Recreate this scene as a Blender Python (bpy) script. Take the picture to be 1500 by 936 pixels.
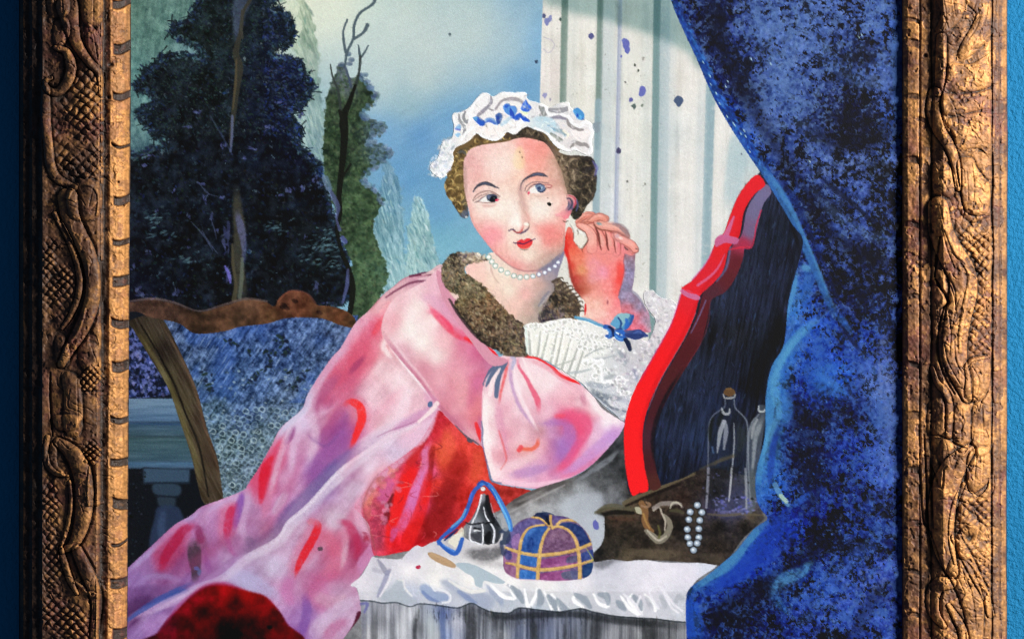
# A framed painting on glass: carved gilt frame on a blue wall, lit from the right.
import bpy, bmesh, math
import numpy as np
from mathutils import Vector
for o in list(bpy.data.objects): bpy.data.objects.remove(o)
U = 0.0004            # metres per picture unit
DIST = 3600.0         # camera distance in picture units
CX, CY = 750.0, 468.0
sc = bpy.context.scene; col = sc.collection
# ------------------------------------------------------------------- camera
cam = bpy.data.cameras.new('camera'); camo = bpy.data.objects.new('camera', cam); col.objects.link(camo)
camo.location = (0, -DIST * U, 0); camo.rotation_euler = (math.pi / 2, 0, 0)
cam.sensor_width = 36; cam.lens = 36 * DIST / 1500.0; cam.clip_start = .01; cam.clip_end = 50
sc.camera = camo
# -------------------------------------------------------------------- world
w = bpy.data.worlds.new('World'); sc.world = w; w.use_nodes = True
w.node_tree.nodes['Background'].inputs[0].default_value = (.5, .66, 1.0, 1); w.node_tree.nodes['Background'].inputs[1].default_value = .11
# ---------------------------------------- one soft lamp, high on the right
LAMP = Vector((1.31, -.93, .46))
la = bpy.data.lights.new('window_lamp', 'AREA'); la.shape = 'RECTANGLE'; la.size = .42; la.size_y = .5; la.energy = 61; la.color = (1, .985, .965)
lao = bpy.data.objects.new('window_lamp', la); col.objects.link(lao); lao.location = LAMP
lao.rotation_euler = (Vector((.02, 0, .0)) - LAMP).to_track_quat('-Z', 'Y').to_euler()
sc.cycles.filter_width = 1.1
sc.view_settings.view_transform = 'Standard'; sc.view_settings.look = 'None'; sc.view_settings.exposure = 0; sc.view_settings.gamma = 1; sc.view_settings.use_curve_mapping = False
# ----------------------------------------------------------------------------
# A small brush kit: the picture is painted stroke by stroke onto a grid of
# points; each grid point becomes a vertex of the paint layer, its colour the
# pigment there.  Coordinates are millimetre-like picture units (1 unit = U m).
# ----------------------------------------------------------------------------
import numpy as np
f32 = np.float32
PX0, PX1, PY0, PY1 = 166.0, 1338.0, -40.0, 976.0
PS = 0.95
PW = int((PX1 - PX0) * PS); PH = int((PY1 - PY0) * PS)
IMG = np.zeros((PH, PW, 3), f32)
IDM = np.zeros((PH, PW), np.int16)
RID = {}
rng = np.random.default_rng(11)
GY, GX = np.mgrid[0:PH, 0:PW].astype(f32)
GX = GX / PS + PX0; GY = GY / PS + PY0

def C(h):
    if isinstance(h, str):
        return np.array([int(h[i:i + 2], 16) / 255 for i in (0, 2, 4)], f32)
    return np.asarray(h, f32)
def rid(name):
    if name not in RID: RID[name] = len(RID) + 1
    return RID[name]
def tile(ox, oy, s):
    def f(txt):
        return [(ox + float(a.split(',')[0]) / s, oy + float(a.split(',')[1]) / s) for a in txt.split()]
    return f
S0 = tile(0, 0, 1)
def curve(pts, closed=False, n=7):
    P = np.asarray(pts, float)
    if len(P) < 3: 
        t = np.linspace(0, 1, 12)[:, None]
        return P[0] * (1 - t) + P[-1] * t
    if closed: Q = np.vstack([P[-1:], P, P[:2]])
    else: Q = np.vstack([2 * P[0] - P[1], P, 2 * P[-1] - P[-2]])
    a, b, c, d = Q[:-3], Q[1:-2], Q[2:-1], Q[3:]
    out = []
    for t in np.arange(n) / n:
        out.append(0.5 * (2 * b + (c - a) * t + (2 * a - 5 * b + 4 * c - d) * t * t + (3 * b - a - 3 * c + d) * t ** 3))
    R = np.stack(out, 1).reshape(-1, 2)
    if not closed: R = np.vstack([R, P[-1:]])
    return R
def blur(a, r):
    r = int(round(r * PS))
    if r < 1: return a
    for _ in range(2):
        for ax in (0, 1):
            k = 2 * r + 1
            p = np.pad(a, [(r + 1, r) if i == ax else (0, 0) for i in range(2)], mode='edge')
            c = np.cumsum(p, axis=ax, dtype=np.float64)
            a = ((c[k:] - c[:-k]) if ax == 0 else (c[:, k:] - c[:, :-k])).astype(f32) / k
    return a
def shape(pts, smooth=True, soft=0, n=7):
    """coverage mask of a closed outline"""
    P = curve(pts, True, n) if smooth else np.asarray(pts, float)
    P = (P - (PX0, PY0)) * PS
    m = np.zeros((PH, PW), f32)
    x1, y1 = P[:, 0], P[:, 1]; x2, y2 = np.roll(x1, -1), np.roll(y1, -1)
    lo, hi = max(0, int(y1.min())), min(PH - 1, int(y1.max()) + 1)
    for r in range(lo, hi + 1):
        row = m[r]
        for s in (-.33, 0, .33):
            y = r + s
            k = (y1 <= y) != (y2 <= y)
            if not k.any(): continue
            xs = np.sort(x1[k] + (y - y1[k]) * (x2[k] - x1[k]) / (y2[k] - y1[k])) + .5
            for a, b in zip(xs[::2], xs[1::2]):
                a = min(max(a, 0), PW - .001); b = min(max(b, 0), PW - .001)
                i, j = int(a), int(b)
                if i == j: row[i] += (b - a) / 3
                else:
                    row[i] += (i + 1 - a) / 3; row[j] += (b - j) / 3; row[i + 1:j] += 1 / 3
    m = np.clip(m, 0, 1)
    return blur(m, soft) if soft else m
_NC = {}
def noise(scale, seed=0, octs=4, sy=1.0, gain=.55):
    """fractal value noise 0..1; scale in units, sy stretches vertically"""
    key = (scale, seed, octs, sy, gain)
    if key in _NC: return _NC[key]
    r = np.random.default_rng(1000 + seed); out = np.zeros((PH, PW), f32); amp = 1.0; tot = 0
    for o in range(octs):
        sx_ = max(scale / 2 ** o, 1.2); sy_ = max(scale * sy / 2 ** o, 1.2)
        nx = int((PX1 - PX0) / sx_) + 3; ny = int((PY1 - PY0) / sy_) + 3
        g = r.random((ny, nx)).astype(f32)
        u = (np.arange(PW) / PS) / sx_; v = (np.arange(PH) / PS) / sy_
        iu = u.astype(int); iv = v.astype(int); fu = (u - iu).astype(f32); fv = (v - iv).astype(f32)
        fu = fu * fu * (3 - 2 * fu); fv = fv * fv * (3 - 2 * fv)
        a = g[:, iu] * (1 - fu) + g[:, iu + 1] * fu
        out += amp * (a[iv] * (1 - fv)[:, None] + a[iv + 1] * fv[:, None]); tot += amp; amp *= gain
    out /= tot
    out = np.clip((out - out.mean()) / (out.std() * 5) + .5, 0, 1)
    _NC[key] = out
    return out
def warpnoise(ang, sx, sl, seed, octs=3):
    """noise stretched along an angle: brush hatching"""
    r = np.random.default_rng(3000 + seed); ca, sa = math.cos(ang), math.sin(ang)
    u = (GX * ca + GY * sa) / sl; v = (-GX * sa + GY * ca) / sx
    out = np.zeros((PH, PW), f32); amp = 1.; tot = 0
    for o in range(octs):
        g = r.random((128, 512)).astype(f32)
        uu = u * 2 ** o + 1000; vv = v * 2 ** o + 1000
        i = np.floor(uu).astype(int); j = np.floor(vv).astype(int); fu = uu - i; fv = vv - j
        fu = fu * fu * (3 - 2 * fu); fv = fv * fv * (3 - 2 * fv)
        i0, i1, j0, j1 = i % 128, (i + 1) % 128, j % 512, (j + 1) % 512
        out += amp * ((g[i0, j0] * (1 - fu) + g[i1, j0] * fu) * (1 - fv) + (g[i0, j1] * (1 - fu) + g[i1, j1] * fu) * fv)
        tot += amp; amp *= .6
    out /= tot
    return np.clip((out - out.mean()) / (out.std() * 5) + .5, 0, 1).astype(f32)
def rough(m, amp, scale, seed=0, r=5):
    """a ragged, leafy edge on a mask"""
    b = blur(m, r)
    return np.clip((b + (noise(scale, seed, 3) - .5) * amp * 2 - .5) * 5 + .5, 0, 1) * (b > .02)
def bb(m):
    ys = np.flatnonzero(m.max(1) > .004); xs = np.flatnonzero(m.max(0) > .004)
    if len(ys) == 0: return None
    return slice(ys[0], ys[-1] + 1), slice(xs[0], xs[-1] + 1)
def field(sl, cps, p=2.6, s=8):
    X, Y = GX[sl], GY[sl]
    acc = np.zeros(X.shape + (3,), f32); tot = np.zeros(X.shape, f32)
    for x, y, c in cps:
        w = 1 / ((X - x) ** 2 + (Y - y) ** 2 + s * s) ** (p / 2)
        acc += w[..., None] * C(c); tot += w
    return acc / tot[..., None]
def cps(txt, T=S0):
    out = []
    for a in txt.split():
        x, y, c = a.split(',')
        (px, py), = T(x + ',' + y)
        out.append((px, py, c))
    return out
def lay(m, col, a=1., id=None, p=2.6, s=8):
    """lay paint through a mask: one colour, or a list of colour points blended into each other"""
    sl = bb(m)
    if sl is None: return
    if isinstance(col, list): col = field(sl, col, p, s)
    elif isinstance(col, np.ndarray) and col.ndim == 3: col = col[sl]
    else: col = C(col)
    k = (m[sl] * a)[..., None]
    IMG[sl] = IMG[sl] * (1 - k) + col * k
    if id:
        IDM[sl][m[sl] > .5] = rid(id)
def mul(m, f):
    sl = bb(m)
    if sl is None: return
    k = m[sl][..., None]
    IMG[sl] *= 1 - k + k * C(f)
def stroke(pts, w, col, a=1., soft=1.0, clip=None, id=None, n=6, smooth=True):
    """brush stroke along a curve; w = width or list of widths along it"""
    P = curve(pts, False, n) if smooth else np.asarray(pts, float)
    d = np.r_[0, np.cumsum(np.hypot(*np.diff(P, axis=0).T))]
    L = max(d[-1], 1e-3)
    ws = np.atleast_1d(np.asarray(w, float)) / 2
    wmin = max(ws.min(), .6)
    N = max(2, int(L / max(.6, min(wmin * .6, 3))) + 1)
    t = np.linspace(0, L, N)
    xs = (np.interp(t, d, P[:, 0]) - PX0) * PS; ys = (np.interp(t, d, P[:, 1]) - PY0) * PS
    rs = np.interp(t / L, np.linspace(0, 1, len(ws)), ws) * PS if len(ws) > 1 else np.full(N, ws[0] * PS)
    sf = max(soft * PS, .7); R = rs.max() + sf + 1
    x0, x1 = max(0, int(xs.min() - R)), min(PW, int(xs.max() + R) + 2)
    y0, y1 = max(0, int(ys.min() - R)), min(PH, int(ys.max() + R) + 2)
    if x1 <= x0 or y1 <= y0: return
    F = np.zeros((y1 - y0, x1 - x0), f32)
    wet = soft >= 2.4
    fade = iter(np.clip(np.minimum(t, L - t) / max(2., .22 * L) + .12, 0, 1) if wet else np.ones(N))
    if wet: sf *= 1.35
    for x, y, r in zip(xs, ys, rs):
        q = r + sf + 1
        a0, a1 = max(x0, int(x - q)), min(x1, int(x + q) + 2); b0, b1 = max(y0, int(y - q)), min(y1, int(y + q) + 2)
        if a1 <= a0 or b1 <= b0: continue
        dx = np.arange(a0, a1) - x; dy = (np.arange(b0, b1) - y)[:, None]
        v = np.clip((r - np.sqrt(dx * dx + dy * dy)) / sf + .5, 0, 1)
        if wet: v = v * v * (3 - 2 * v)
        v = v * (min(1, 2 * r + .3) * next(fade))
        s = F[b0 - y0:b1 - y0, a0 - x0:a1 - x0]
        np.maximum(s, v, out=s)
    if clip is not None: F = F * clip[y0:y1, x0:x1]
    if wet: F = np.clip(F * (.7 + .6 * noise(4, 999, 2)[y0:y1, x0:x1]), 0, 1)
    k = (F * a)[..., None]
    IMG[y0:y1, x0:x1] = IMG[y0:y1, x0:x1] * (1 - k) + C(col) * k
    if id: IDM[y0:y1, x0:x1][F > .5] = rid(id)
def dab(x, y, rx, ry, ang, col, a=1., soft=.8, clip=None, id=None):
    x = (x - PX0) * PS; y = (y - PY0) * PS; rx *= PS; ry *= PS
    R = max(rx, ry) + soft + 1
    x0, x1, y0, y1 = max(0, int(x - R)), min(PW, int(x + R) + 2), max(0, int(y - R)), min(PH, int(y + R) + 2)
    if x1 <= x0 or y1 <= y0: return
    dx = np.arange(x0, x1) - x; dy = (np.arange(y0, y1) - y)[:, None]
    ca, sa = math.cos(ang), math.sin(ang)
    u = (dx * ca + dy * sa) / rx; v = (-dx * sa + dy * ca) / ry
    F = np.clip((1 - np.sqrt(u * u + v * v)) * min(rx, ry) / soft + .5, 0, 1).astype(f32)
    if clip is not None: F = F * clip[y0:y1, x0:x1]
    k = (F * a)[..., None]
    IMG[y0:y1, x0:x1] = IMG[y0:y1, x0:x1] * (1 - k) + C(col) * k
    if id: IDM[y0:y1, x0:x1][F > .5] = rid(id)
def dabs(m, n, rx, ry, ang, cols, a=.8, da=.5, seed=0, clip=None, jit=.05):
    """many small touches scattered over a mask"""
    r = np.random.default_rng(500 + seed)
    idx = np.flatnonzero(m.ravel() > .5)
    if len(idx) == 0: return
    pick = r.choice(idx, n)
    for k in pick:
        y, x = divmod(int(k), PW)
        c = C(cols[r.integers(len(cols))]) * (1 + r.normal(0, jit * 2)) + r.normal(0, jit, 3) * .3
        s = r.uniform(.6, 1.4)
        dab(x / PS + PX0, y / PS + PY0, rx * s, ry * s, ang + r.normal(0, da), np.clip(c, 0, 1), a * r.uniform(.5, 1), .8, clip)
# ---------------------------------------------------------------- background
ALL = np.ones((PH, PW), f32)
A1 = tile(180, 0, 3.745); A2 = tile(180, 230, 3.745); A3 = tile(180, 460, 3.745); A4 = tile(180, 686, 3.745)
B1 = tile(560, 0, 3.745); B2 = tile(560, 230, 3.745); B3 = tile(560, 460, 3.745); B4 = tile(560, 686, 3.745)
R1 = tile(930, 0, 3.745); R2 = tile(930, 230, 3.745); R3 = tile(930, 460, 3.745); R4 = tile(930, 686, 3.745)
# sky
lay(ALL, cps('430,8,cdd0b4 480,20,bccaba 540,10,a9c2b8 600,10,a4bab3 680,15,9cb6b6 760,10,82a8be 785,60,6ea2ca '
             '570,60,a6bcb6 620,70,a7b9b6 690,55,a0b7b6 740,70,84a9be 560,120,9db7ba 620,110,9fb5b6 690,100,84a9bc '
             '760,120,699dc6 600,150,86a9b4 700,150,6a9dc2 560,200,6c9cc4 620,200,5c90c0 660,180,6197c2 590,260,5b93c0 '
             '640,300,6298bf 600,330,6aa0bc 650,360,6ba6bc 690,380,6aa3bd 560,300,6797b4 440,200,7f9c9c'), 1, 'painted_sky', p=3, s=18)
n1 = noise(60, 1, 4)
IMG[:] += (n1 - .5)[..., None] * np.array([.07, .05, .03], f32)
nh = warpnoise(-.5, 5, 40, 2)
IMG[:] += (nh - .5)[..., None] * .022
lay(blur(((((GX - 610) / 170) ** 2 + ((GY - 60) / 66) ** 2) < 1).astype(f32), 30), 'c2cec8', .5)
lay(blur(((((GX - 470) / 70) ** 2 + ((GY - 5) / 50) ** 2) < 1).astype(f32), 20), 'dcdec2', .55)
# pale misty trees at the far left and behind the dark tree
m = shape(S0('160,-45 470,-45 410,5 330,90 300,240 260,330 200,470 160,470'), soft=6)
lay(m, cps('190,10,4d6a60 230,60,506f66 270,20,54726a 210,120,4f7672 240,150,63858a 200,180,4a6a6c 280,75,6f8d92 210,230,3c5660 230,300,3f5a66 250,100,5b7a74'), 1, 'pale_tree', s=20)
wn = warpnoise(1.75, 3, 26, 3)
IMG[:] += (m * (wn - .5))[..., None] * np.array([.08, .10, .085], f32)
IMG[:] += (m * (noise(9, 38, 4, gain=.8) - .5))[..., None] * np.array([.16, .17, .15], f32)
mp = rough(shape(A1('890,0 930,-60 985,0 1030,60 1060,180 1085,330 1085,520 1110,640 1120,760 1120,1100 1160,1400 1180,1700 900,1700 850,700 900,300')), .35, 10, 4)
lay(mp, cps('425,5,a9b69c 445,30,98a892 455,60,869a88 455,90,8fa096 462,130,78908c 470,170,809a98 440,180,98b0ae 476,210,748e92 470,260,7090a0 480,300,607c84 490,400,4c6f74 430,80,a8b8a4'), 1, 'pale_tree', s=14)
wn2 = warpnoise(1.25, 2.6, 16, 5)
IMG[:] += (mp * (wn2 - .5))[..., None] * np.array([.2, .19, .16], f32)
dabs(mp, 260, 5, 1.3, 1.2, ['b7c8b4', '57786c', '8fae9e', '4f7468'], .5, .3, 1)
lay(rough(shape(S0('385,8 420,0 436,-10 440,40 425,60 405,75 392,20')), .4, 8, 31), 'c9d2bb', .75)
lay(rough(shape(S0('400,72 425,66 432,84 404,86')), .4, 8, 32), 'a9bdb4', .8)
lay(rough(shape(S0('412,150 428,152 432,168 420,166')), .4, 6, 33), '9fb9c4', .7)
# distant cypresses on the right
for pts, cc, sd in (
    ('566,232 576,250 584,262 590,300 592,345 598,400 600,440 540,470 545,380 552,300', '566,260,64889c 575,300,6f95a6 585,350,7fa3ae 570,380,7ca2a8 590,400,8aaeb2 560,330,688c94', 6),
    ('612,282 622,300 632,340 640,372 642,395 600,415 596,390 598,340 604,300', '612,295,93b8c0 608,330,93b4b4 622,350,84a6a8 632,380,7ca0a6 605,390,9cbcba', 7)):
    m = rough(shape(S0(pts)), .3, 6, sd)
    lay(m, cps(cc), 1, 'distant_cypress' if sd == 7 else 'distant_cypress_b', s=10)
    w_ = warpnoise(1.3, 2.2, 14, sd)
    IMG[:] += (m * (w_ - .5))[..., None] * np.array([.25, .22, .2], f32)
    dabs(m, 120, 4, 1.1, 1.2, ['bcd0cc', '547c88', '9cbab4', '44707c'], .5, .3, sd)
# --- the great dark tree
dark = shape(A1('270,190 290,150 380,100 400,50 440,0 470,-180 800,-180 850,0 780,30 850,60 915,110 922,220 890,270 830,265 800,310 880,315 960,340 1000,420 1030,480 1000,540 960,600 900,590 930,660 962,720 950,800 1000,840 1070,920 '
                '1080,960 1110,1060 1150,1190 1190,1290 1235,1460 1240,1640 900,1720 300,1740 -40,1740 -40,900 60,860 170,820 270,820 180,740 110,660 80,600 190,560 110,490 70,470 130,390 250,300 350,310 440,340 430,260 350,240'), soft=0)
dark = rough(dark, .5, 8, 8, 4)
lay(dark, cps('300,20,1c2b26 340,60,1d2a26 300,50,16241f 380,40,1a2a34 410,60,1c2c44 400,20,1e2f30 260,100,1f2c2c 300,120,1b2624 330,160,18221f 230,110,0f161a '
              '400,100,141c38 430,110,18264a 445,130,162450 420,130,131d30 390,170,0f1830 430,200,101a38 300,170,151e24 250,170,10181c 300,220,0c121a '
              '400,220,0c1324 440,235,0d1430 260,260,0c1218 400,280,0c1218 450,280,0c121c 300,330,0a0f16 450,340,10181c 480,380,111b20 240,380,0e1622 400,400,0b1117 200,420,161f36 300,420,0a0f14'), 1, 'dark_tree', s=12)
IMG[:] *= 1 - .42 * dark[..., None] * np.array([1, 1, .92], f32)
nf = noise(9, 9, 3); nm = noise(34, 10, 3)
IMG[:] += (dark * np.clip(nf - .5, -.3, .5))[..., None] * np.array([.12, .14, .16], f32)
IMG[:] += (dark * np.clip(nm - .52, 0, .5))[..., None] * np.array([.10, .14, .2], f32)
up = dark * (GY < 200)
dabs(up, 3400, 2.0, .9, .6, ['2a3b34', '0a0f12', '34464c', '070a0c', '20302a', '141c34', '070a0c'], .75, .9, 2)
dabs(up * (GX > 385), 900, 2.2, 1.1, .2, ['1c2a58', '223468', '0c1128', '384660', '0a0e1c'], .7, .9, 3)
dabs(dark * (GY >= 200), 2200, 2.2, 1.2, .6, ['1c2a30', '06090c', '26343e', '05070a', '1c241c', '182040', '06080c'], .7, .9, 4)
# ragged leaf tips round the rim
rim = np.clip(blur(dark, 3) * (1 - blur(dark, 3)) * 4, 0, 1)
dabs(rim * (rim > .35) + 0, 2600, 3.2, 1.2, .3, ['121b24', '1a2634', '0e151b', '22335a'], .85, 1.0, 5)
rimr = rim * (GX > 395) * (GY > 80) * (GY < 260)
dabs(rimr, 260, 2.4, 1.2, 0, ['22387c', '16264e', '30488c'], .7, .8, 6)
band = ((blur(dark, 9) > .12) & (dark < .4)).astype(f32) * (GY < 330)
dabs(band * (blur(dark, 5) > .16), 700, 2.6, .9, .2, ['10181e', '16222a', '0c1216', '1c2c3c'], .75, 1.1, 61)
band2 = ((blur(dark, 6) < .86) & (dark > .5)).astype(f32) * (GY < 260)
dabs(band2, 420, 2.6, 1.1, .2, ['4c6c6c', '3c585c', '68868c'], .5, 1.0, 62)
r0_ = np.random.default_rng(21)
for (x, y) in A1('275,180 300,150 385,95 405,50 250,300 180,345 130,395 80,465 190,560 115,620 130,680 190,740 260,800 850,60 915,120 920,200 880,265 960,345 1000,420 1025,480 990,545 955,595 930,660 960,720 945,790 1000,840 1060,910'):
    an0 = math.atan2(y - 200, x - 345)
    for q_ in range(15):
        an = an0 + r0_.normal(0, .9); L_ = r0_.uniform(3, 10)
        stroke([(x + r0_.normal(0, 7), y + r0_.normal(0, 6)), (x + math.cos(an) * L_ * .5 + r0_.normal(0, 6), y + math.sin(an) * L_ * .5 + r0_.normal(0, 5))], [2.2, .9], ['0e161a', '18242a', '0a1014', '1c2a44'][q_ % 4], .85, .9)
# lilac losses where the paint has flaked
r_ = np.random.default_rng(77)
for (x, y, rx, ry, an) in ((218, 229, 9, 4, .3), (211, 243, 6, 4, .7), (288, 165, 8, 4, .8), (279, 187, 7, 2.5, .5), (395, 185, 6, 4, .4), (372, 219, 8, 3, .1),
        (330, 213, 4, 7, .2), (358, 233, 5, 3, .2), (421, 279, 8, 4, .9), (409, 286, 6, 2.5, 0), (443, 276, 5, 7, .4), (461, 262, 6, 5, .5), (469, 272, 3, 3, 0), (295, 270, 6, 3, .8), (301, 291, 3, 8, 0),
        (310, 318, 3, 6, .2), (326, 289, 5, 4, .8), (330, 338, 6, 18, -.05), (277, 317, 4, 4, 0), (228, 310, 4, 3, 0), (331, 363, 4, 10, -.3), (448, 347, 3, 2, 0), (333, 400, 4, 11, -.2),
        (334, 402, 5, 7, 0), (258, 430, 6, 8, .3), (209, 430, 10, 5, .2), (203, 424, 6, 4, 0), (218, 370, 6, 3, .1), (462, 424, 4, 8, .2), (478, 444, 4, 3, 0), (194, 392, 4, 6, 0), (220, 437, 6, 4, 0), (408, 150, 6, 4, .3), (440, 168, 5, 5, 0), (276, 362, 3, 2, 0), (318, 338, 3, 4, 0), (255, 281, 3, 3, 0)):
    for q in range(7):
        dab(x + r_.normal(0, rx * .5), y + r_.normal(0, ry * .5), max(1, rx * r_.uniform(.15, .5)), max(.9, ry * r_.uniform(.2, .55)), an + r_.normal(0, .5),
            C(['5c64a0', '6c76b0', '4a5288', '7a8ab4'][q % 4]) * (.6 if y > 300 else .72), .65)
for pts in ('296,338 303,350 311,362 319,372', '290,267 304,283 318,288', '308,318 314,336 317,350', '280,325 298,345 312,368'):
    stroke(S0(pts), [1.2, 2.6, 1.2], '5c6888', .42, 1)
for (x, y, n, rx, ry) in ((405, 335, 22, 12, 9), (478, 345, 30, 14, 10), (485, 365, 30, 16, 10), (465, 362, 26, 18, 8), (455, 380, 16, 20, 8), (222, 318, 24, 14, 7), (240, 345, 18, 24, 14), (270, 380, 14, 22, 10), (486, 390, 16, 10, 14)):
    for q in range(n):
        dab(x + r_.normal(0, rx * .6), y + r_.normal(0, ry * .6), r_.uniform(2, 5), r_.uniform(.8, 1.6), -.3 + r_.normal(0, .3), ['3c5660', '4f6f78', '2c4048', '64848a'][q % 4], .5)
# its trunk
trunk = A1('700,0 660,70 645,180 620,290 640,370 625,480 610,600 595,720 590,800')
stroke(A1('665,-20 640,60 630,150 615,230'), [26, 22, 14, 8], '56617a', .55, 6, dark)
stroke(trunk, [5, 5, 6, 10, 11, 9, 8, 6, 4], '33322a', .9, 1.6)
stroke(A1('655,60 650,150 655,210'), 4, '3a3a33', .9, 1.2)
stroke(A1('622,330 618,450 604,600'), [3, 4, 2], '544a34', .7, 1.6)
stroke(A1('600,640 597,760 590,830'), 4, '626c94', .6, 1.4)
stroke(A1('480,640 540,740 600,850'), [2, 3, 2], '42506a', .45, 1.4)
stroke(A2('620,140 630,300 640,420 630,560 640,680 650,790'), [6, 14, 18, 15, 18, 22], '3b3a30', .9, 4)
stroke(A2('625,300 650,400 665,500 660,600'), [8, 12, 7, 4], '5f6490', .6, 3)
stroke(A2('600,480 605,600 620,700 610,780'), [3, 5, 4, 8], '4a4534', .8, 2)
stroke(A2('560,600 580,640 590,690'), [3, 6, 3], '6a66b4', .8, 1.5)
stroke(A2('655,560 650,680 640,770'), [5, 6, 6], '667064', .6, 2)
# --- olive green tree
ol = shape(A1('1200,340 1130,500 1112,600 1100,800 1108,960 1150,1110 1200,1310 1262,1480 1240,1760 1330,1760 1440,1560 1450,1480 1400,1340 1370,1240 1420,1120 1400,1060 1310,980 1380,920 1480,835 1400,800 1340,770 1430,710 1420,680 1310,640 1390,550 1350,480 1300,405 1260,440 1230,400'))
ol = rough(ol, .3, 6, 12, 3)
lay(ol, cps('500,110,5b6474 512,125,6a7080 530,120,46593a 540,140,3a4c34 490,150,44543a 520,170,35472e 540,155,33452e 485,200,33462f 520,210,3a4b34 550,190,55697c 555,220,5c748c 500,240,2c3d28 '
            '530,250,3c5038 520,300,425a3c 545,290,43593e 535,340,4a6244 550,370,4c664a 545,410,4d6848 525,440,44583e 510,330,34462f 560,400,506c58'), 1, 'olive_green_tree', s=9)
IMG[:] += (ol * (noise(8, 13, 3) - .5))[..., None] * np.array([.26, .28, .2], f32)
dabs(ol, 1500, 2.4, 1.4, .8, ['2a3a26', '566a48', '3f5438', '1e2c1e', '66785a'], .5, .9, 7)
orim = np.clip(blur(ol, 3) * (1 - blur(ol, 3)) * 4, 0, 1) * (GX > 528) * (GY < 300)
dabs(orim, 260, 3.6, 2.2, .2, ['6d88a6', '7a92a8', '4a6078', '5a7390', '3c5044'], .75, .6, 8)
for (x, y) in ((557, 181), (560, 190), (551, 186), (545, 195), (572, 223), (562, 218), (548, 208), (556, 232), (500, 95), (512, 94), (515, 88), (510, 80), (535, 110), (545, 230), (551, 245), (547, 238), (538, 212)):
    dab(x, y, 5, 3.4, r_.uniform(-.6, .3), '6b8496' if x > 520 else '5f6d80', .8)
    dab(x + 1, y + 1, 3, 2, .2, '52687c', .7)
# branches and trunk of the olive tree
br = '46565f'
stroke(A1('1390,-20 1370,25 1300,75 1268,145 1265,210 1230,290 1218,370'), [5, 4, 4, 4, 4, 4, 3], br, .95, .8)
stroke(A1('1231,110 1210,170 1212,230 1222,290'), [3, 3, 4, 4], br, .95, .8)
stroke(A1('1342,140 1320,180 1270,215'), [6, 4, 4], br, .95, .8)
stroke(A1('1346,252 1325,290 1303,312 1292,250'), [2, 3, 4, 2], br, .95, .8)
stroke(A1('1303,312 1295,400 1270,490'), [4, 3.5, 5], '343b3a', .95, .8)
stroke(A1('1138,355 1150,420 1180,500 1195,600'), [2, 3, 4, 4], '3a423e', .95, .8)
stroke(A1('1222,370 1240,430 1250,480'), 3, '4d5870', .8, .8)
stroke(A1('1275,470 1240,570 1212,640 1215,760 1200,930 1185,1080 1190,1170 1175,1260 1200,1380 1240,1480 1260,1580 1248,1700 1228,1800'),
       [4, 8, 13, 10, 9, 8, 8, 6, 5, 7, 9, 8, 6], '151711', .97, .9, id='olive_green_tree')
stroke(A1('1190,610 1205,660 1212,700'), [5, 7, 6], '1a1c15', .95, .8)
stroke(A2('1250,40 1225,80 1205,120'), [3, 3, 2], '161812', .9, .8)
stroke(A2('1130,170 1160,230 1180,280 1172,340 1190,400'), [3, 8, 7, 3, 5], '676ca4', .65, 1.4)
stroke(A2('1205,445 1220,465'), 7, '5a60a0', .8, 1.2)
stroke(A2('1235,620 1230,700 1215,760 1205,800'), [4, 6, 5, 3], '666ca2', .6, 1.6)
stroke(A2('1110,120 1130,170'), 10, '6f86a4', .7, 2)
# -------------------------------------------------------------------- column
co = shape(S0('797,-45 793,60 791,140 788,480 830,560 1000,560 1140,520 1180,400 1140,-45'), smooth=False)
lay(co, cps('812,60,cfccc2 815,110,c9c0b8 855,80,d0cec1 855,140,d2d0c2 893,120,bcc4c0 930,120,ccccc0 935,200,cecec1 930,300,d3d1c4 890,220,c2c8c6 1000,120,d2cec4 1000,250,d0cec6 1000,380,cfccc6 '
            '1060,200,d0cdc4 1085,235,a8babc 940,420,d3d1c8 880,440,d6d2c6 985,200,bfc6c4 850,300,d5d2c2 900,300,c4c8cc 1060,260,d0cdc6'), 1, 'painted_column', s=16)
IMG[:] += (co * (noise(26, 21, 4) - .5))[..., None] * .09
IMG[:] += (co * (warpnoise(1.57, 4, 90, 22) - .5))[..., None] * .07
def flute(x0, y0, x1, y1, w, c, a=.85, soft=2.5):
    stroke(S0('%g,%g %g,%g' % (x0, y0, x1, y1)), w, c, a, soft, co)
flute(803, -40, 800, 300, 6, 'd9d6cc', .4)
flute(829, -80, 824, 190, 10, '6f8278', .98, 2.2); flute(831, -80, 829, 60, 5, '62766c', .6, 2.2)
flute(837, 20, 833, 150, 5, 'dcdacf', .5)
flute(881, -80, 876, 215, 9.5, '70837a', .98, 2.2); flute(882, -80, 879, 200, 4, '62766e', .6, 2.2)
flute(877, 150, 872, 360, 11, '8299a0', .85, 2.2); flute(893, -40, 888, 330, 18, 'b9c2c0', .55, 6)
flute(909, -20, 901, 390, 6, 'a3a9b8', .9, 2.2); flute(907, 10, 900, 350, 2, '8c95a8', .6, 1)
flute(917, 60, 912, 320, 6, 'd8d6ca', .5)
flute(964, -80, 955, 520, 11, '6f8988', .98, 2); flute(976, -80, 967, 520, 15, '9aabae', .85, 4)
flute(965, 100, 957, 350, 5, '6f8a88', .5)
flute(1043, 60, 1031, 480, 14, '879ea4', .95, 2.4); flute(1041, 120, 1034, 350, 6, '869fa4', .6, 2)
flute(1055, 150, 1046, 330, 8, 'd6d3ca', .5)
flute(1085, 190, 1070, 300, 28, 'a3b7ba', .75, 6)
flute(985, 30, 985, 500, 4, 'd4d2c8', .4)
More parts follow.
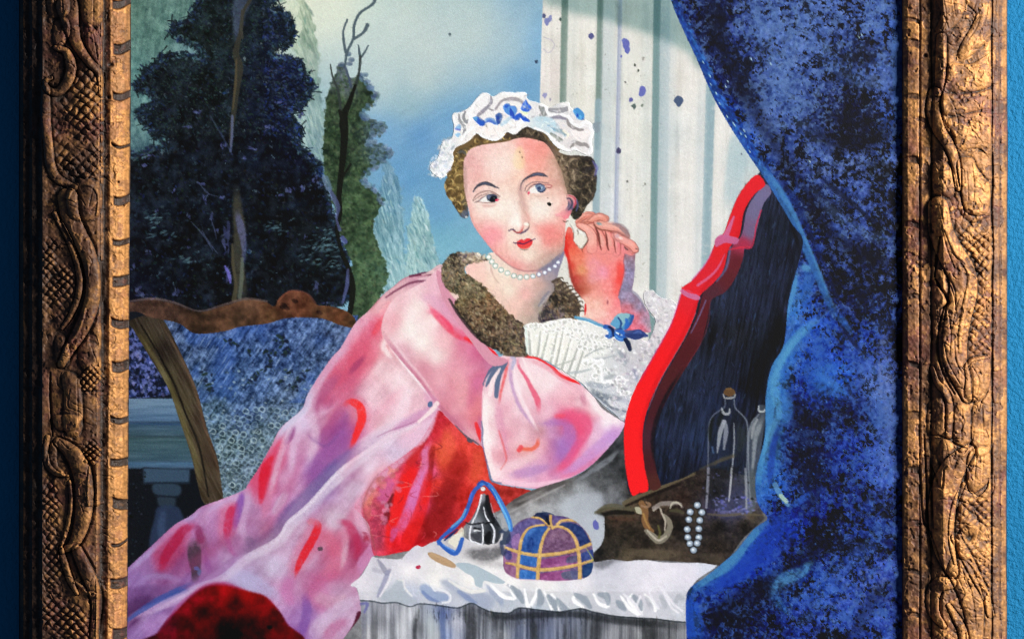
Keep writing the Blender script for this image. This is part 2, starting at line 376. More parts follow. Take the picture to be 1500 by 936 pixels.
for x0_, x1_, y0_, y1_, w_, c_ in ((840, 834, -40, 200, 16, 'bfc4bc'), (868, 862, -40, 200, 12, 'dfddd2'), (890, 884, -40, 380, 14, 'b2bbba'), (930, 922, -40, 400, 18, 'dddbd0'), (950, 942, -40, 460, 12, 'c2c8c2'), (984, 975, -40, 500, 16, 'b9c2c2'), (1012, 1002, 20, 480, 24, 'dedbd3'), (1030, 1020, 80, 470, 12, 'bcc5c6'), (1060, 1048, 140, 400, 16, 'd8d6ce')):
    flute(x0_, y0_, x1_, y1_, w_, c_, .5, 9)
# the shaded top
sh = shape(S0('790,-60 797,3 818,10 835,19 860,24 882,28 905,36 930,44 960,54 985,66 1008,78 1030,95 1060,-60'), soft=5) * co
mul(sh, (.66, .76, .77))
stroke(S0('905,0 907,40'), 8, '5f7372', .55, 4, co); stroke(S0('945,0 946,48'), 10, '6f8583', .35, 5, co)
# flaked spots
def spot(x, y, r, c, seed):
    q = np.random.default_rng(seed)
    pts = [(x + math.cos(t) * r * q.uniform(.6, 1.2) * .85, y + math.sin(t) * r * q.uniform(.7, 1.3)) for t in np.linspace(0, 6.28, 9)[:-1]]
    lay(shape(pts), c, .95)
for i, (x, y, r, c) in enumerate(((802, 31, 6, '7076a4'), (797, 24, 3.4, '4a5070'), (806, 27, 4, '7a80aa'), (821, 29, 2.6, '3c4a48'), (866, 54, 4.5, '4a4c7a'), (916, 66, 7, '5a60a2'), (919, 74, 5, '5a60a2'), (914, 60, 4, '6068a6'), (910, 83, 2, '555aa0'),
        (940, 134, 6.5, '5c62a4'), (924, 147, 3.4, '50528c'), (929, 156, 4.2, '4a5a58'), (941, 155, 2.6, '6a7468'), (994, 148, 7.5, '40506c'), (906, 221, 4.3, '3a3856'), (943, 87, 3, '8a8880'), (944, 88, 2, 'cfcdc0'), (930, 96, 2, '40443c'),
        (935, 104, 2, '40443c'), (916, 121, 1.6, '4c4c48'), (786, 91, 3.2, '33445c'), (798, 140, 4, '8c8cb0'), (806, 146, 2, '7c7890'), (659, 51, 2.6, '4c5c60'), (919, 266, 2, '50504c'), (945, 270, 1.8, '77776c'), (942, 387, 2, 'a9a89c'), (1086, 226, 1.6, '48505c'))):
    spot(x, y, r, c, i)
for i in range(90):
    x, y = r_.uniform(800, 1000), r_.uniform(20, 420)
    dab(x, y, r_.uniform(.6, 1.1), r_.uniform(.6, 1.1), 0, '6e7068', .5)
stroke(S0('797,55 808,60 812,68 804,78 796,72'), 1.2, '8c88a4', .5, .8)
# ---------------------------------------------- balustrade, chair, chair back
bal = shape(S0('160,455 360,455 420,640 340,760 160,900'), smooth=False)
lay(bal, '0e131b', 1, 'painted_balustrade')
lf = shape(S0('186,470 215,500 250,578 186,586'), smooth=False)
lay(lf, '1f2a4c', 1)
nlf = noise(8, 51, 3, gain=.8)
lay(lf * np.clip((nlf - .5) * 8, 0, 1), '5f6aa4', .75); lay(lf * np.clip((.44 - nlf) * 9, 0, 1), '0a0f1c', .9)
dabs(lf, 160, 3, 1.8, .4, ['6a74b4', '2a3868', '0c1222', '8088b8'], .6, .9, 21)
for y0, y1, c0, c1 in ((584, 618, '5c7488', '47617c'), (618, 640, '344c60', '344a54'), (640, 676, '364e54', '374f5c'), (676, 686, '40607a', '33495e')):
    m = shape([(160, y0), (300, y0), (300, y1), (160, y1)], smooth=False, soft=1)
    k = np.clip((GY - y0) / (y1 - y0), 0, 1)[..., None]
    lay(m, C(c0) * (1 - k) + C(c1) * k, 1)
stroke(S0('160,585 260,585'), 2, '7590ac', .6, 1)
stroke(S0('160,619 290,622'), 3, '273f60', .6, 2)
IMG[:] += (bal * (GY > 586) * (warpnoise(0, 4, 60, 52) - .5))[..., None] * .10
m = shape(S0('160,686 205,687 212,684 300,690 300,760 160,860'), smooth=False); lay(m, '0c1016', 1)
for pts, c in (('210,685 212,685 276,687 278,687 277,706 275,707 213,708 211,707', '35495c'), ('226,708 262,710 261,726 228,724', '2b3b4a'), ('232,726 256,728 254,742 234,742', '27333f'), ('232,742 260,742 270,768 262,800 224,806 219,790 226,760', '243046')):
    lay(shape(S0(pts), soft=1), c, .95)
stroke(S0('240,745 236,775 240,800'), [8, 12, 8], '3c4e6c', .5, 5)
stroke(S0('212,707 276,707'), 3, '16202c', .8, 2); stroke(S0('228,726 260,728'), 3, '141c26', .8, 2)
dabs(shape(S0('188,690 215,690 215,800 188,830'), smooth=False), 60, 1.5, 1.2, 0, ['2a3440', '1a222c', '060808'], .6, 1, 22)
# upholstered chair back
cb = shape(S0('215,462 525,462 522,482 500,512 470,560 440,610 405,650 375,705 352,730 318,740 300,620 260,520'), smooth=False)
lay(cb, cps('240,480,46587c 290,500,44597e 340,490,486090 400,480,465f92 460,475,48608c 500,490,55688a 360,520,405c8c 420,530,3e5888 460,540,465c80 330,560,42608c 380,570,456090 430,570,566a86 310,600,506c82 '
            '360,610,466090 400,600,5a6f86 340,650,587078 390,640,5f747c 330,700,566a74 360,690,5f7180 300,570,4c5f6e'), 1, 'painted_chair', s=14)
nk = noise(7, 53, 3, gain=.8); nl = warpnoise(-.95, 2.2, 26, 54)
IMG[:] *= 1 - .12 * cb[..., None]
IMG[:] += (cb * (nk - .5))[..., None] * np.array([.36, .4, .46], f32)
lay(cb * np.clip((noise(40, 57, 3) - .52) * 4, 0, 1) * (GY < 590), '2c4c8c', .5)
IMG[:] += (cb * (nl - .5))[..., None] * np.array([.16, .18, .24], f32)
for q in range(110):
    x, y = r_.uniform(255, 500), r_.uniform(470, 600); L = r_.uniform(5, 16)
    if cb[int((y - PY0) * PS), int((x - PX0) * PS)] < .5: continue
    stroke([(x, y), (x + L * .3, y - L * .5), (x + L * .6, y - L)], [1, 2.2, 1], ['7c92b8', '8fa4c0', '2c4068', '63789e'][q % 4], .5, 1, cb)
for (x, y) in ((412, 495), (416, 508), (409, 500), (414, 518), (404, 520), (395, 534), (390, 540), (388, 516), (378, 548), (372, 555), (424, 548), (438, 556), (414, 560), (430, 566), (346, 508), (362, 516), (336, 498), (446, 543), (396, 528), (420, 512), (305, 560), (300, 548), (310, 570)):
    for q in range(5): dab(x + r_.normal(0, 4), y + r_.normal(0, 3), r_.uniform(1.5, 4), r_.uniform(1.2, 2.6), r_.uniform(-1, 1), ['10182a', '1a2a24', '16203a'][q % 3], .8)
# netted lace pattern below
lc = cb * np.clip((GY - 585 - (410 - GX) * .1) / 25, 0, 1)
for j in range(14):
    for i in range(16):
        x = 302 + i * 11 + (j % 2) * 5.5; y = 590 + j * 11
        if not (0 <= x < 500) or lc[int((y - PY0) * PS), int((x - PX0) * PS)] < .4: continue
        x += r_.normal(0, 1.3); y += r_.normal(0, 1.3)
        k = r_.uniform(.3, .95)
        stroke([(x - 5, y), (x - 1, y - 4), (x + 4, y - 1), (x + 2, y + 4), (x - 4, y + 2)], 1.6, ['93a9ae', '7f97a0', 'a9bcbc'][(i + j) % 3], k * .8, 1, cb)
        dab(x, y, 3, 2.4, .3, '2c3c46', .6 * k)
for q in range(260):
    x, y = r_.uniform(290, 500), r_.uniform(540, 725)
    dab(x, y, r_.uniform(1.2, 3), r_.uniform(1, 2), r_.uniform(-1, 1), ['9fb2b4', '22303c', '7488a0', '35485a'][q % 4], .5, .8, cb)
# chair wood: back post and crest rail
post = shape(A3('30,40 60,90 150,240 250,410 310,580 370,760 410,930 440,1030 500,1060 548,1020 540,930 520,800 460,620 400,400 310,200 240,60 180,0'))
lay(post, cps('200,470,2c261f 240,510,241d18 270,550,33291f 295,610,382d24 310,670,382c22 320,720,3c3226 215,500,3f3a28 245,560,48442e 265,610,504a34 285,680,4c4430 225,480,3a3228'), 1, 'painted_chair')
stroke(A3('50,60 160,220 255,390 330,590 390,760 425,930'), [4, 6, 6, 6, 7, 7], '5c5538', .8, 3, post)
stroke(A3('100,60 190,210 280,380 350,560 410,700 440,830 470,1000'), [2, 3, 3.5, 3, 3, 3, 2], '100d0a', .85, 1.6, post)
stroke(A3('190,20 300,200 390,400 450,620 510,800 535,960'), [3, 4, 4, 4, 4, 4], '5a4636', .7, 3, post)
IMG[:] += (post * (warpnoise(1.1, 2.5, 30, 55) - .5))[..., None] * .12
rail = shape(A2('-20,805 60,795 160,783 280,805 420,850 560,815 680,783 780,795 830,818 860,770 920,735 1010,752 1062,810 1140,818 1230,848 1275,892 1262,935 1190,922 1080,884 900,884 800,912 640,932 560,955 400,968 300,910 150,880 80,850 -20,850'))
lay(rail, cps('190,450,3a2a24 225,445,4a352b 255,455,3a2921 292,465,352519 330,465,4a3324 365,450,5a4030 400,460,49331f 425,440,5e3a2a 440,450,54301f 410,450,46281a 470,460,4c3320 500,465,56331f 515,470,3c2a18 350,470,3f2e20'), 1, 'painted_chair')
stroke(A2('30,792 160,778 280,798 420,845 560,808 680,778 790,792'), [2, 4, 3, 2, 3, 4, 3], '836a60', .55, 2)
stroke(A2('850,790 920,735 1010,750 1060,805'), [2, 3, 3, 2], '7a4636', .6, 2)
stroke(A2('60,810 200,800 300,830 420,890 560,850 680,820'), [6, 10, 8, 5, 8, 8], '2a1c14', .35, 4, rail)
for (x, y) in ((432, 441), (416, 447), (420, 451), (414, 450), (468, 458)): dab(x, y, 5, 3, .4, '1c0e0a', .7)
IMG[:] += (rail * (noise(9, 56, 3) - .5))[..., None] * np.array([.2, .15, .12], f32)
# ---------------------------------------------------------------------- robe
robe = shape(S0('648,388 624,400 595,406 576,420 560,433 540,455 520,474 500,508 482,529 452,575 442,599 412,626 399,650 380,684 364,708 356,718 324,731 295,742 279,755 255,769 220,801 176,842 160,860 160,985 530,985 531,894 530,878 522,857 530,840 548,814 548,790 600,760 700,735 716,690 708,640 712,560 731,525 700,490 672,460 655,424'))
lay(robe, cps('640,400,d8b8ba 610,410,c48e9e 580,430,d6a6ac 555,450,d8a2aa 530,480,d2b0c0 560,500,d7969f 575,470,e3c4c4 600,470,ead8d2 620,500,eadcd6 600,440,dfb8bc 640,440,c98a9c 660,480,cf8296 '
             '500,520,cfb8cc 475,560,c9b6cc 540,520,d27a88 520,530,cc6478 560,540,e0bcc2 590,560,e0c0c6 550,580,dcb4be 610,600,d9acb8 500,560,b86a86 480,590,b06488 470,610,c08aa4 530,600,d8a4b4 560,620,d9aeb8 600,630,d6a0b2 '
             '440,620,cdb4cc 430,650,c890ae 455,650,cba0b8 490,630,a55c8c 510,640,a86094 480,660,a45f92 465,690,946094 440,700,c490b0 420,700,cf9cb8 400,680,c86a8c 385,710,c24a70 400,740,c284a8 440,740,a8709c 470,710,87669a 500,680,b884a8 '
             '540,680,d2b4c4 580,660,cfb8cc 520,720,cdb2c4 490,760,cbb0c0 560,700,d48c98 530,760,c9a0b4 450,780,c8a8bc 420,800,c4a0b8 365,740,b890b0 340,760,c48cb0 330,750,c894b4 370,780,b080a4 350,800,b07aa0 390,780,b8809c '
             '300,760,bf90b4 280,775,b07ca8 260,800,9a4a74 240,820,a0527a 290,800,a06888 310,830,a06c98 220,830,a884b0 200,850,9c7cac 240,860,94608c 280,850,9a70a0 210,880,7c5482 190,870,8c6a9c 195,900,6c4870 230,890,7f5c90 '
             '340,830,c4aac4 370,810,c0aac0 400,830,c4b0c4 440,820,c8a8bc 360,850,b0a0bc 420,860,c08cac 460,850,c07a9c 500,830,bb7090 480,790,cc7c94 500,800,c08098 520,800,b0486c 470,880,c47ca0 450,900,a47aac 440,930,a070a8 500,870,c49cb4 510,900,c4a0b8 480,920,c49cb4 '
             '240,905,b088b4 220,920,ac84b4 260,880,b48cb8 200,930,a080b0'), 1, 'robe', p=3.4, s=9)
IMG[:] += (robe * (noise(22, 61, 4) - .5))[..., None] * np.array([.1, .13, .12], f32)
IMG[:] += (robe * (warpnoise(-.9, 6, 50, 62) - .5))[..., None] * np.array([.05, .07, .06], f32)
# pale outer edge
stroke(S0('524,472 502,508 486,530 456,576 446,600 416,628 402,652 384,686'), [10, 12, 14, 13, 9, 9, 6, 4], 'c6bfd4', .75, 5, robe)
stroke(S0('300,742 283,756 258,772 224,804 182,842'), [5, 8, 9, 8, 7], 'b6a6cc', .7, 5, robe)
stroke(S0('360,722 330,736 302,748'), [7, 8, 8], 'c3a4c4', .7, 4, robe)
# folds, left skirt
HOT = ('f03434', 'd8283c', 'd42c44', 'e02834', 'b0284c', 'c83458', 'c9506a', 'd64658', 'd4506e')
def fold(T, pts, w, c, a=.7, s=4):
    if c in HOT:      # rose bleeding into the cloth round each red touch
        stroke([(x - 3, y + 2) for x, y in T(pts)], [k * 2.4 for k in w] if isinstance(w, list) else w * 2.4, 'd2607e', .42, 10, robe)
    stroke(T(pts), w, c, a * (.9 if c in HOT else 1), max(s, 2.5) if c in HOT else s, robe)
fold(A3, '1420,0 1350,100 1300,200 1230,280 1180,340 1130,400 1080,470', [8, 18, 22, 26, 26, 20, 10], 'c9506a', .55, 7)
fold(A3, '1430,20 1405,60 1370,120', [7, 9, 6], 'd64658', .75, 4)
fold(A3, '1330,230 1290,270 1240,330', [4, 10, 6], '7c3866', .6, 4)
fold(A3, '1190,330 1110,420 1060,500 1080,550', [10, 16, 14, 6], 'a85c82', .6, 6)
fold(A3, '1060,550 1130,530 1180,480', [3, 5, 3], 'd2a6be', .6, 4)
fold(A3, '1210,500 1250,480 1300,510 1310,580 1280,660 1250,740', [6, 11, 13, 12, 9, 6], 'f03434', .92, 2.2)
fold(A3, '1215,520 1180,600 1140,650 1080,690 1020,680', [16, 26, 24, 14, 6], '9a5890', .6, 7)
fold(A3, '1250,600 1180,720 1100,820 1010,920', [10, 28, 34, 34], '98609a', .7, 8)
fold(A3, '1170,820 1130,880 1080,920', [10, 14, 8], '6a6498', .7, 4)
fold(A3, '1010,660 1060,700 1120,720 1190,660', [3, 4, 4, 3], '8c5a92', .6, 3)
fold(A3, '970,560 960,650 930,750 930,900', [8, 12, 10, 8], 'd4b6cc', .6, 7)
fold(A3, '940,610 920,670 880,720', [6, 9, 6], '8a4478', .7, 4)
fold(A3, '880,680 840,760 800,840 770,930', [10, 16, 16, 14], 'd4506e', .75, 5)
fold(A3, '830,770 790,830 760,930', [5, 12, 12], 'd8283c', .85, 3)
fold(A4, '790,-30 775,60 765,130 755,200', [16, 16, 12, 4], 'd42c44', .85, 4)
fold(A4, '830,20 815,100 790,200 770,280', [10, 14, 12, 8], 'cc7c98', .6, 6)
fold(A4, '900,130 860,190 820,260', [10, 12, 6], 'c9bccc', .75, 4)
fold(A4, '690,110 660,220 650,330 680,390', [12, 16, 14, 8], 'c7a4c0', .7, 6)
fold(A4, '660,120 640,200 620,280 605,340', [5, 12, 12, 6], '8450a0', .7, 4)
fold(A4, '620,190 590,240 575,320 570,380', [6, 12, 12, 8], 'c83458', .8, 4)
fold(A4, '570,380 590,440 620,480', [8, 8, 4], 'b06090', .6, 5)
fold(A4, '520,210 490,330 500,460 480,550', [10, 16, 16, 10], 'b47ca8', .5, 7)
fold(A4, '1180,0 1100,110 1000,200 900,280 840,360', [14, 24, 26, 24, 10], '8a6498', .7, 6)
fold(A4, '1160,10 1090,90 1020,150', [8, 10, 6], '565a90', .6, 3)
fold(A4, '830,310 800,380 740,420 690,450', [12, 16, 16, 12], '8a6484', .6, 6)
fold(A4, '690,380 700,420', 12, '7c5c7c', .5, 6)
fold(A4, '400,310 330,340 290,400 240,470 205,560', [6, 13, 15, 14, 7], 'b0284c', .8, 4)
fold(A4, '410,320 430,400', [10, 14], '8c3058', .6, 5)
fold(A4, '390,420 395,500 400,580 390,620', [20, 20, 14, 10], '53424c', .8, 3)
fold(A4, '445,440 460,520 480,580', [6, 9, 8], '9a5c94', .6, 5)
dab(288, 832, 4, 3, .3, '6a70a4', .8); dab(292, 838, 3, 5, .1, '70759c', .7)
fold(A4, '90,600 200,590 330,610', [6, 9, 6], 'a890b8', .6, 5)
fold(A4, '0,700 130,690 260,670 380,640', [20, 26, 18, 8], '7a5684', .55, 7)
fold(A4, '0,790 80,750 170,720', [18, 22, 12], '5c3c64', .6, 8)
fold(A4, '200,740 290,690 370,660', [5, 8, 6], '4c5c98', .8, 2.5)
fold(A4, '10,870 60,810 180,760 330,700 460,620 620,510 760,430', [6, 12, 14, 13, 11, 10, 8], 'c4a8c8', .7, 4)
fold(A4, '640,500 760,440 850,370 960,240 1060,130 1180,30 1290,-70', [8, 16, 22, 24, 24, 24, 22], 'd0c0cc', .65, 7)
fold(A4, '540,580 640,590 760,650 860,710', [12, 20, 20, 14], 'bcb0cc', .7, 7)
fold(A4, '1050,290 1070,320 1040,390 1000,460 960,540 945,600', [10, 12, 12, 12, 9, 3], 'e02834', .9, 2.5)
fold(A4, '1040,280 1020,300', 8, 'd07888', .6, 4)
fold(A4, '1090,330 1140,400 1180,470 1150,560 1080,600', [8, 16, 22, 22, 16], 'd07088', .55, 8)
fold(A4, '1080,440 1086,440', 6, '5a4a54', .8, 1.5)
fold(A4, '1180,290 1240,310 1290,420 1270,500', [8, 12, 10, 6], 'b83c60', .7, 5)
fold(A4, '1200,320 1220,400 1210,500 1190,560', [8, 10, 8, 4], 'd4b4c0', .6, 5)
fold(A4, '1000,690 1010,780 990,860 970,930', [10, 14, 14, 12], '8a5fa0', .7, 5)
fold(A4, '1040,690 1140,730 1240,700', [14, 20, 10], 'cfa4b4', .6, 8)
fold(A4, '1300,700 1200,760 1080,860 1030,940', [10, 18, 22, 18], 'd0b8cc', .65, 6)
fold(A4, '1230,830 1150,880 1120,940', [10, 16, 14], 'c07094', .5, 7)
fold(A4, '920,600 900,680 930,740', [14, 20, 12], 'c470a0', .5, 8)
fold(A4, '1300,560 1330,500 1370,430 1390,400', [16, 18, 14, 8], 'c890b4', .7, 4)
fold(A3, '1450,120 1430,180 1480,250', [5, 8, 5], 'e8d8d8', .7, 5)
# the lap panel: its crisp upper edge, shade above it, light along it
edge_ = S0('648,588 616,614 580,630 540,655 495,688 450,737 420,763 404,787 356,814 324,841 284,857 228,886 180,920')
lap = shape(edge_ + S0('160,985 535,985 560,820 640,640'), n=5)
up_ = robe * (1 - lap)
for i0, i1, w_, c_, a_, s_ in ((2, 6, [8, 16, 22, 16], '7a6296', .6, 6), (4, 8, [10, 24, 26, 16], '7d6090', .6, 7), (6, 9, [14, 22, 18], '8a6488', .6, 6), (8, 11, [10, 16, 14], '9c6c98', .55, 6), (10, 13, [5, 9, 6], '4f62a0', .75, 3), (0, 3, [4, 7, 5], 'b078a4', .6, 3)):
    stroke([(x - 3, y - 4) for x, y in edge_[i0:i1]], w_, c_, a_, s_, up_)
stroke([(x + 4, y + 6) for x, y in edge_], [4, 9, 12, 15, 17, 18, 18, 14, 10, 8, 5, 4, 3], 'd8c8d4', .5, 6, lap * robe)
stroke([(x + 2, y + 3) for x, y in edge_[:9]], [2, 3, 4, 4, 4, 4, 4, 3, 1.5], 'e8dce2', .45, 2.6, lap * robe)
stroke(S0('565,500 590,530 616,562 640,592'), [3, 6, 6, 4], 'ecdfe2', .6, 3, robe); stroke(S0('600,560 590,600 560,626'), [10, 16, 10], 'e4ccd4', .5, 7, robe)
stroke(S0('440,604 420,640 404,690 394,730'), [5, 9, 9, 6], 'd8c4d4', .55, 5, robe); stroke(S0('470,560 455,600 462,640 448,690'), [6, 12, 12, 8], 'd6bccc', .45, 6, robe)
# crimson lining turned up at the hem
lin = shape(A4('150,960 190,900 240,830 310,760 380,690 460,640 560,632 690,672 780,700 850,770 900,850 950,960'), soft=1)
lay(lin, cps('300,865,a01a2c 330,862,a81c24 365,868,a8201f 390,885,8c1a22 410,910,6c1420 250,915,7c1a34 280,885,901a2c 300,900,521016 340,890,5a1414 360,910,4c1212 320,930,3c0c10 380,930,4a0e14 270,930,5a1220 345,935,300809'), 1, 'robe', s=7)
nl2 = noise(18, 63, 4)
IMG[:] += (lin * (nl2 - .55))[..., None] * np.array([.3, .06, .08], f32)
stroke(A4('200,900 300,760 380,690 460,640 560,632 690,675'), [3, 4, 5, 6, 6, 4], 'b04a78', .5, 4)
for (x, y) in ((395, 918), (338, 930), (330, 935), (352, 928)): dab(x, y, 4, 3, 0, '140406', .7)
fold(A4, '1300,800 1280,860 1240,930', [10, 10, 10], '501228', .8, 2)
for pts, w_, c_, a_ in (('540,490 520,540 500,590 470,640', [12, 22, 22, 12], 'c8607c', .35), ('600,560 560,600 530,650 500,700', [8, 14, 14, 8], 'd88ca0', .35), ('470,830 500,790 520,750 530,720', [12, 18, 16, 8], 'cc5c7c', .35), ('380,800 400,760 430,700 450,650', [8, 12, 12, 8], 'b85c84', .35), ('250,850 290,820 330,790 350,760', [10, 16, 14, 8], 'a85078', .35), ('450,880 470,850 500,840', [12, 18, 12], 'c86490', .35), ('575,440 560,470 548,500', [10, 14, 8], 'd86c7c', .45)):
    stroke(S0(pts), w_, c_, a_, 10, robe)
# shoulder gathers
stroke(B2('340,600 260,640 140,650 60,700 0,750 -70,850'), [4, 6, 5, 6, 4, 2], '803850', .55, 2.5, robe)
stroke(B2('330,670 250,640 150,655'), [3, 5, 3], '5a1c38', .8, 1.5)
stroke(B2('350,715 260,680 160,690 80,730 20,770'), [5, 5, 3, 3, 2], '5e2440', .75, 1.8)
stroke(B2('200,720 280,770 340,820 400,870 430,940'), [1.5, 3, 5, 6, 5], '4a1c38', .75, 1.8)
stroke(B2('330,640 290,630 220,645'), [4, 6, 3], 'e4c2c0', .8, 2, robe)
stroke(B2('345,690 290,670 200,670'), [4, 6, 3], 'deb8c0', .7, 2, robe)
stroke(B2('420,790 380,760 330,730'), [8, 7, 3], 'e2c8bc', .8, 2)
stroke(B2('150,740 190,745 300,820 380,900'), [1, 1.6, 1.6, 1], '7c4a60', .5, 1)
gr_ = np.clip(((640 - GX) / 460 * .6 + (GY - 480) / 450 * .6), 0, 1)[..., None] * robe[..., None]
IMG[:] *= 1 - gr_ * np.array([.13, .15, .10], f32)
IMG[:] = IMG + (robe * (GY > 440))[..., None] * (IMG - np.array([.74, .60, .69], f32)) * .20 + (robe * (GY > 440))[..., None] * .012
# ---------------------------------------------------------------- red underskirt
sk = shape(S0('642,601 655,612 668,625 688,644 705,653 712,670 716,695 727,708 780,719 770,732 745,748 730,775 690,800 640,808 600,812 560,822 545,806 541,770 527,752 520,740 538,716 560,690 585,672 612,650 630,622'))
lay(sk, cps('645,612,b83038 640,630,bc3034 660,635,cc5040 640,660,d85a3c 680,660,d04a34 700,670,c04030 670,690,a82a20 650,680,cc4a32 640,710,c03828 700,700,c84a30 680,720,b02a20 650,730,98201c 640,760,8c1818 620,770,981818 740,725,a03428 '
            '625,640,b83040 615,680,c03038 605,700,cc2028 620,660,c85060 600,720,c83060 630,690,c46084 615,740,c05080 590,760,d81c24 580,790,d42028 600,790,c01820 570,720,c06068 555,700,cc7468 560,740,b84858 550,760,a84858 540,740,c46070 570,690,cc6070 550,790,b05060'), 1, 'red_underskirt', p=3.2, s=7)
IMG[:] += (sk * (noise(10, 64, 4, gain=.75) - .5))[..., None] * np.array([.24, .14, .14], f32)
IMG[:] *= 1 - sk[..., None] * np.array([.0, .14, .02], f32)
def sf(T, pts, w, c, a=.7, s=3): stroke(T(pts), w, c, a, s, sk)
C5 = tile(520, 590, 6.24)
sf(C5, '720,360 700,500 690,620 660,760 600,900', [5, 8, 8, 10, 12], '7c1414', .7, 3)
sf(C5, '960,420 940,560 900,700 850,800', [14, 30, 30, 22], '8e1c18', .5, 9)
sf(C5, '1120,420 1130,560 1080,700', [14, 18, 14], 'd8583c', .5, 7)
sf(C5, '830,250 850,400 800,560', [10, 24, 16], 'dc6240', .5, 8)
sf(C5, '600,420 630,360 660,300', [6, 6, 4], '8c1820', .7, 2.5)
sf(C5, '640,290 560,440 500,560 460,620', [5, 12, 14, 6], 'b82426', .75, 3)
sf(C5, '700,350 640,450 640,560 600,680 540,800 500,930', [5, 9, 11, 14, 16, 16], 'cc7aa6', .75, 3.5)
sf(C5, '560,570 500,680 440,800 380,930', [10, 16, 18, 18], 'dc2024', .85, 3)
sf(C5, '680,760 640,850 600,930', [5, 10, 14], 'e0242a', .8, 3)
sf(C5, '440,380 380,440 300,500 230,560', [8, 16, 20, 12], 'd07068', .65, 5)
sf(C5, '240,640 200,640 240,720 200,760', [8, 14, 18, 10], 'a02c4c', .7, 4)
sf(C5, '150,760 120,840 100,930', [14, 18, 18], 'd08468', .7, 4)
sf(C5, '330,700 280,800 240,900', [14, 18, 16], 'bc5c90', .7, 4)
sf(C5, '350,840 330,900 300,936', [4, 8, 8], '501018', .8, 2)
sf(C5, '60,780 55,880 60,936', [3, 4, 4], '501830', .6, 2)
sf(B4, '150,0 100,150 60,300 40,420', [16, 20, 18, 16], 'e0201e', .8, 4)
sf(B4, '240,0 200,130 140,260 80,360', [10, 18, 20, 12], 'cc78b0', .65, 5)
sf(B4, '70,330 50,400', [12, 6], 'b060a8', .6, 3)
sf(B4, '260,10 220,200 170,330 110,460', [12, 16, 20, 18], 'd82020', .75, 4)
sf(B4, '400,60 330,200 280,330 220,400', [20, 34, 34, 20], '7c1416', .6, 9)
sf(B4, '30,240 10,300', 10, '541018', .8, 3)
for i in range(40):
    x, y = r_.uniform(530, 640), r_.uniform(640, 810)
    stroke([(x, y), (x + r_.normal(0, 5), y + r_.uniform(3, 7)), (x + r_.normal(0, 8), y + r_.uniform(6, 12))], [1, 2, 1], ['6c1828', 'e09088', '982030', 'd44058'][i % 4], .45, 1, sk)
stroke(S0('618,648 585,676 556,700 534,724 524,746 530,772 544,800'), [5, 9, 12, 13, 12, 11, 8], 'cf98b0', .85, 6)
for (x, y, rx, ry, c_) in ((560, 706, 12, 8, 'cc7474'), (548, 722, 9, 7, 'c87074'), (574, 690, 8, 6, 'd08078'), (540, 748, 7, 12, 'bc5c60'), (552, 738, 8, 8, 'b04858'), (560, 758, 7, 7, 'c46c88'), (536, 786, 5, 9, 'a83450'), (566, 742, 6, 7, 'c888a0'), (548, 770, 6, 8, '983048'), (582, 712, 7, 9, 'c45c74')):
    for q_ in range(7): dab(x + r_.normal(0, rx * .5), y + r_.normal(0, ry * .5), rx * r_.uniform(.25, .6), ry * r_.uniform(.25, .6), r_.uniform(0, 3), C(c_) * r_.uniform(.8, 1.12), .6, 2)
# ornamental front edge
for T, pts in ((A4, '1400,30 1350,110 1320,200 1340,300 1370,390 1390,470'),):
    stroke(T(pts), [6, 7, 7, 6, 6, 4], 'b0505a', .35, 4)
    stroke(T(pts), [2, 2.4, 2, 2, 2, 1.4], '7a4a48', .35, 2)
stroke(C5('760,30 700,110 650,230 560,330 460,360 380,400', ), [8, 16, 18, 22, 20, 10], 'd8b2c8', .8, 4)
stroke(C5('750,20 640,110 520,170 400,220 260,290 130,370 20,440'), [8, 14, 18, 22, 24, 24, 20], 'd6bccc', .8, 5)
stroke(C5('690,80 560,190 430,260'), [2, 3, 2], 'e2cfd6', .7, 3)
stroke(C5('640,60 560,130 450,190 330,260'), [10, 14, 10, 4], 'b870a0', .5, 6)
stroke(C5('650,110 500,190 330,250 200,310'), [1.5, 2, 2, 1], '8c4470', .45, 1.5)
# ---------------------------------------------------------------------- arm
arm = shape(S0('648,392 622,412 600,424 575,440 560,470 562,495 587,527 616,561 640,594 667,624 688,643 703,651 705,615 709,561 731,526 709,503 685,481 668,455 656,428'))
lay(arm, cps('590,440,e2b6bc 575,470,e0a4ac 610,450,ecd8d2 600,480,f0e6de 620,500,efe4dc 640,520,ead4d0 630,470,ebd0cc 640,440,dca4b4 655,450,cc7c98 660,480,dc8c98 650,500,e0a8ac 680,500,d0708c 700,515,c86488 670,540,d88c9c 650,550,d8949e '
             '620,545,d08c9c 590,520,d09aa6 640,580,cc8292 680,570,d68894 700,560,cc6a88 690,600,d87c84 670,600,d08490 700,625,d06478 690,635,d8a0a8 720,530,b86c8c 665,615,c4748a'), 1, 'sleeve', p=3.2, s=9)
IMG[:] += (arm * (noise(20, 65, 4) - .5))[..., None] * np.array([.06, .1, .1], f32)
def af(pts, w, c, a=.7, s=4): stroke(B3(pts), w, c, a, s, arm)
af('250,-60 300,10 360,70 420,110 500,150 560,190', [3, 8, 10, 14, 10, 6], 'e23a54', .7, 4)
af('455,130 540,160 600,210 650,240 690,240', [4, 12, 15, 10, 6], 'ee1f26', .95, 1.6)
af('320,0 420,80 500,140', [10, 14, 6], 'd680a0', .6, 5)
af('0,100 100,240 210,370 300,490 420,610 520,700', [5, 7, 6, 6, 6, 5], 'b0607c', .55, 3)
af('20,90 110,220 220,350 300,470', [3, 4, 3, 3], 'e8ccd0', .5, 3)
af('540,560 545,640 550,700', [8, 10, 6], '9a5898', .5, 4)
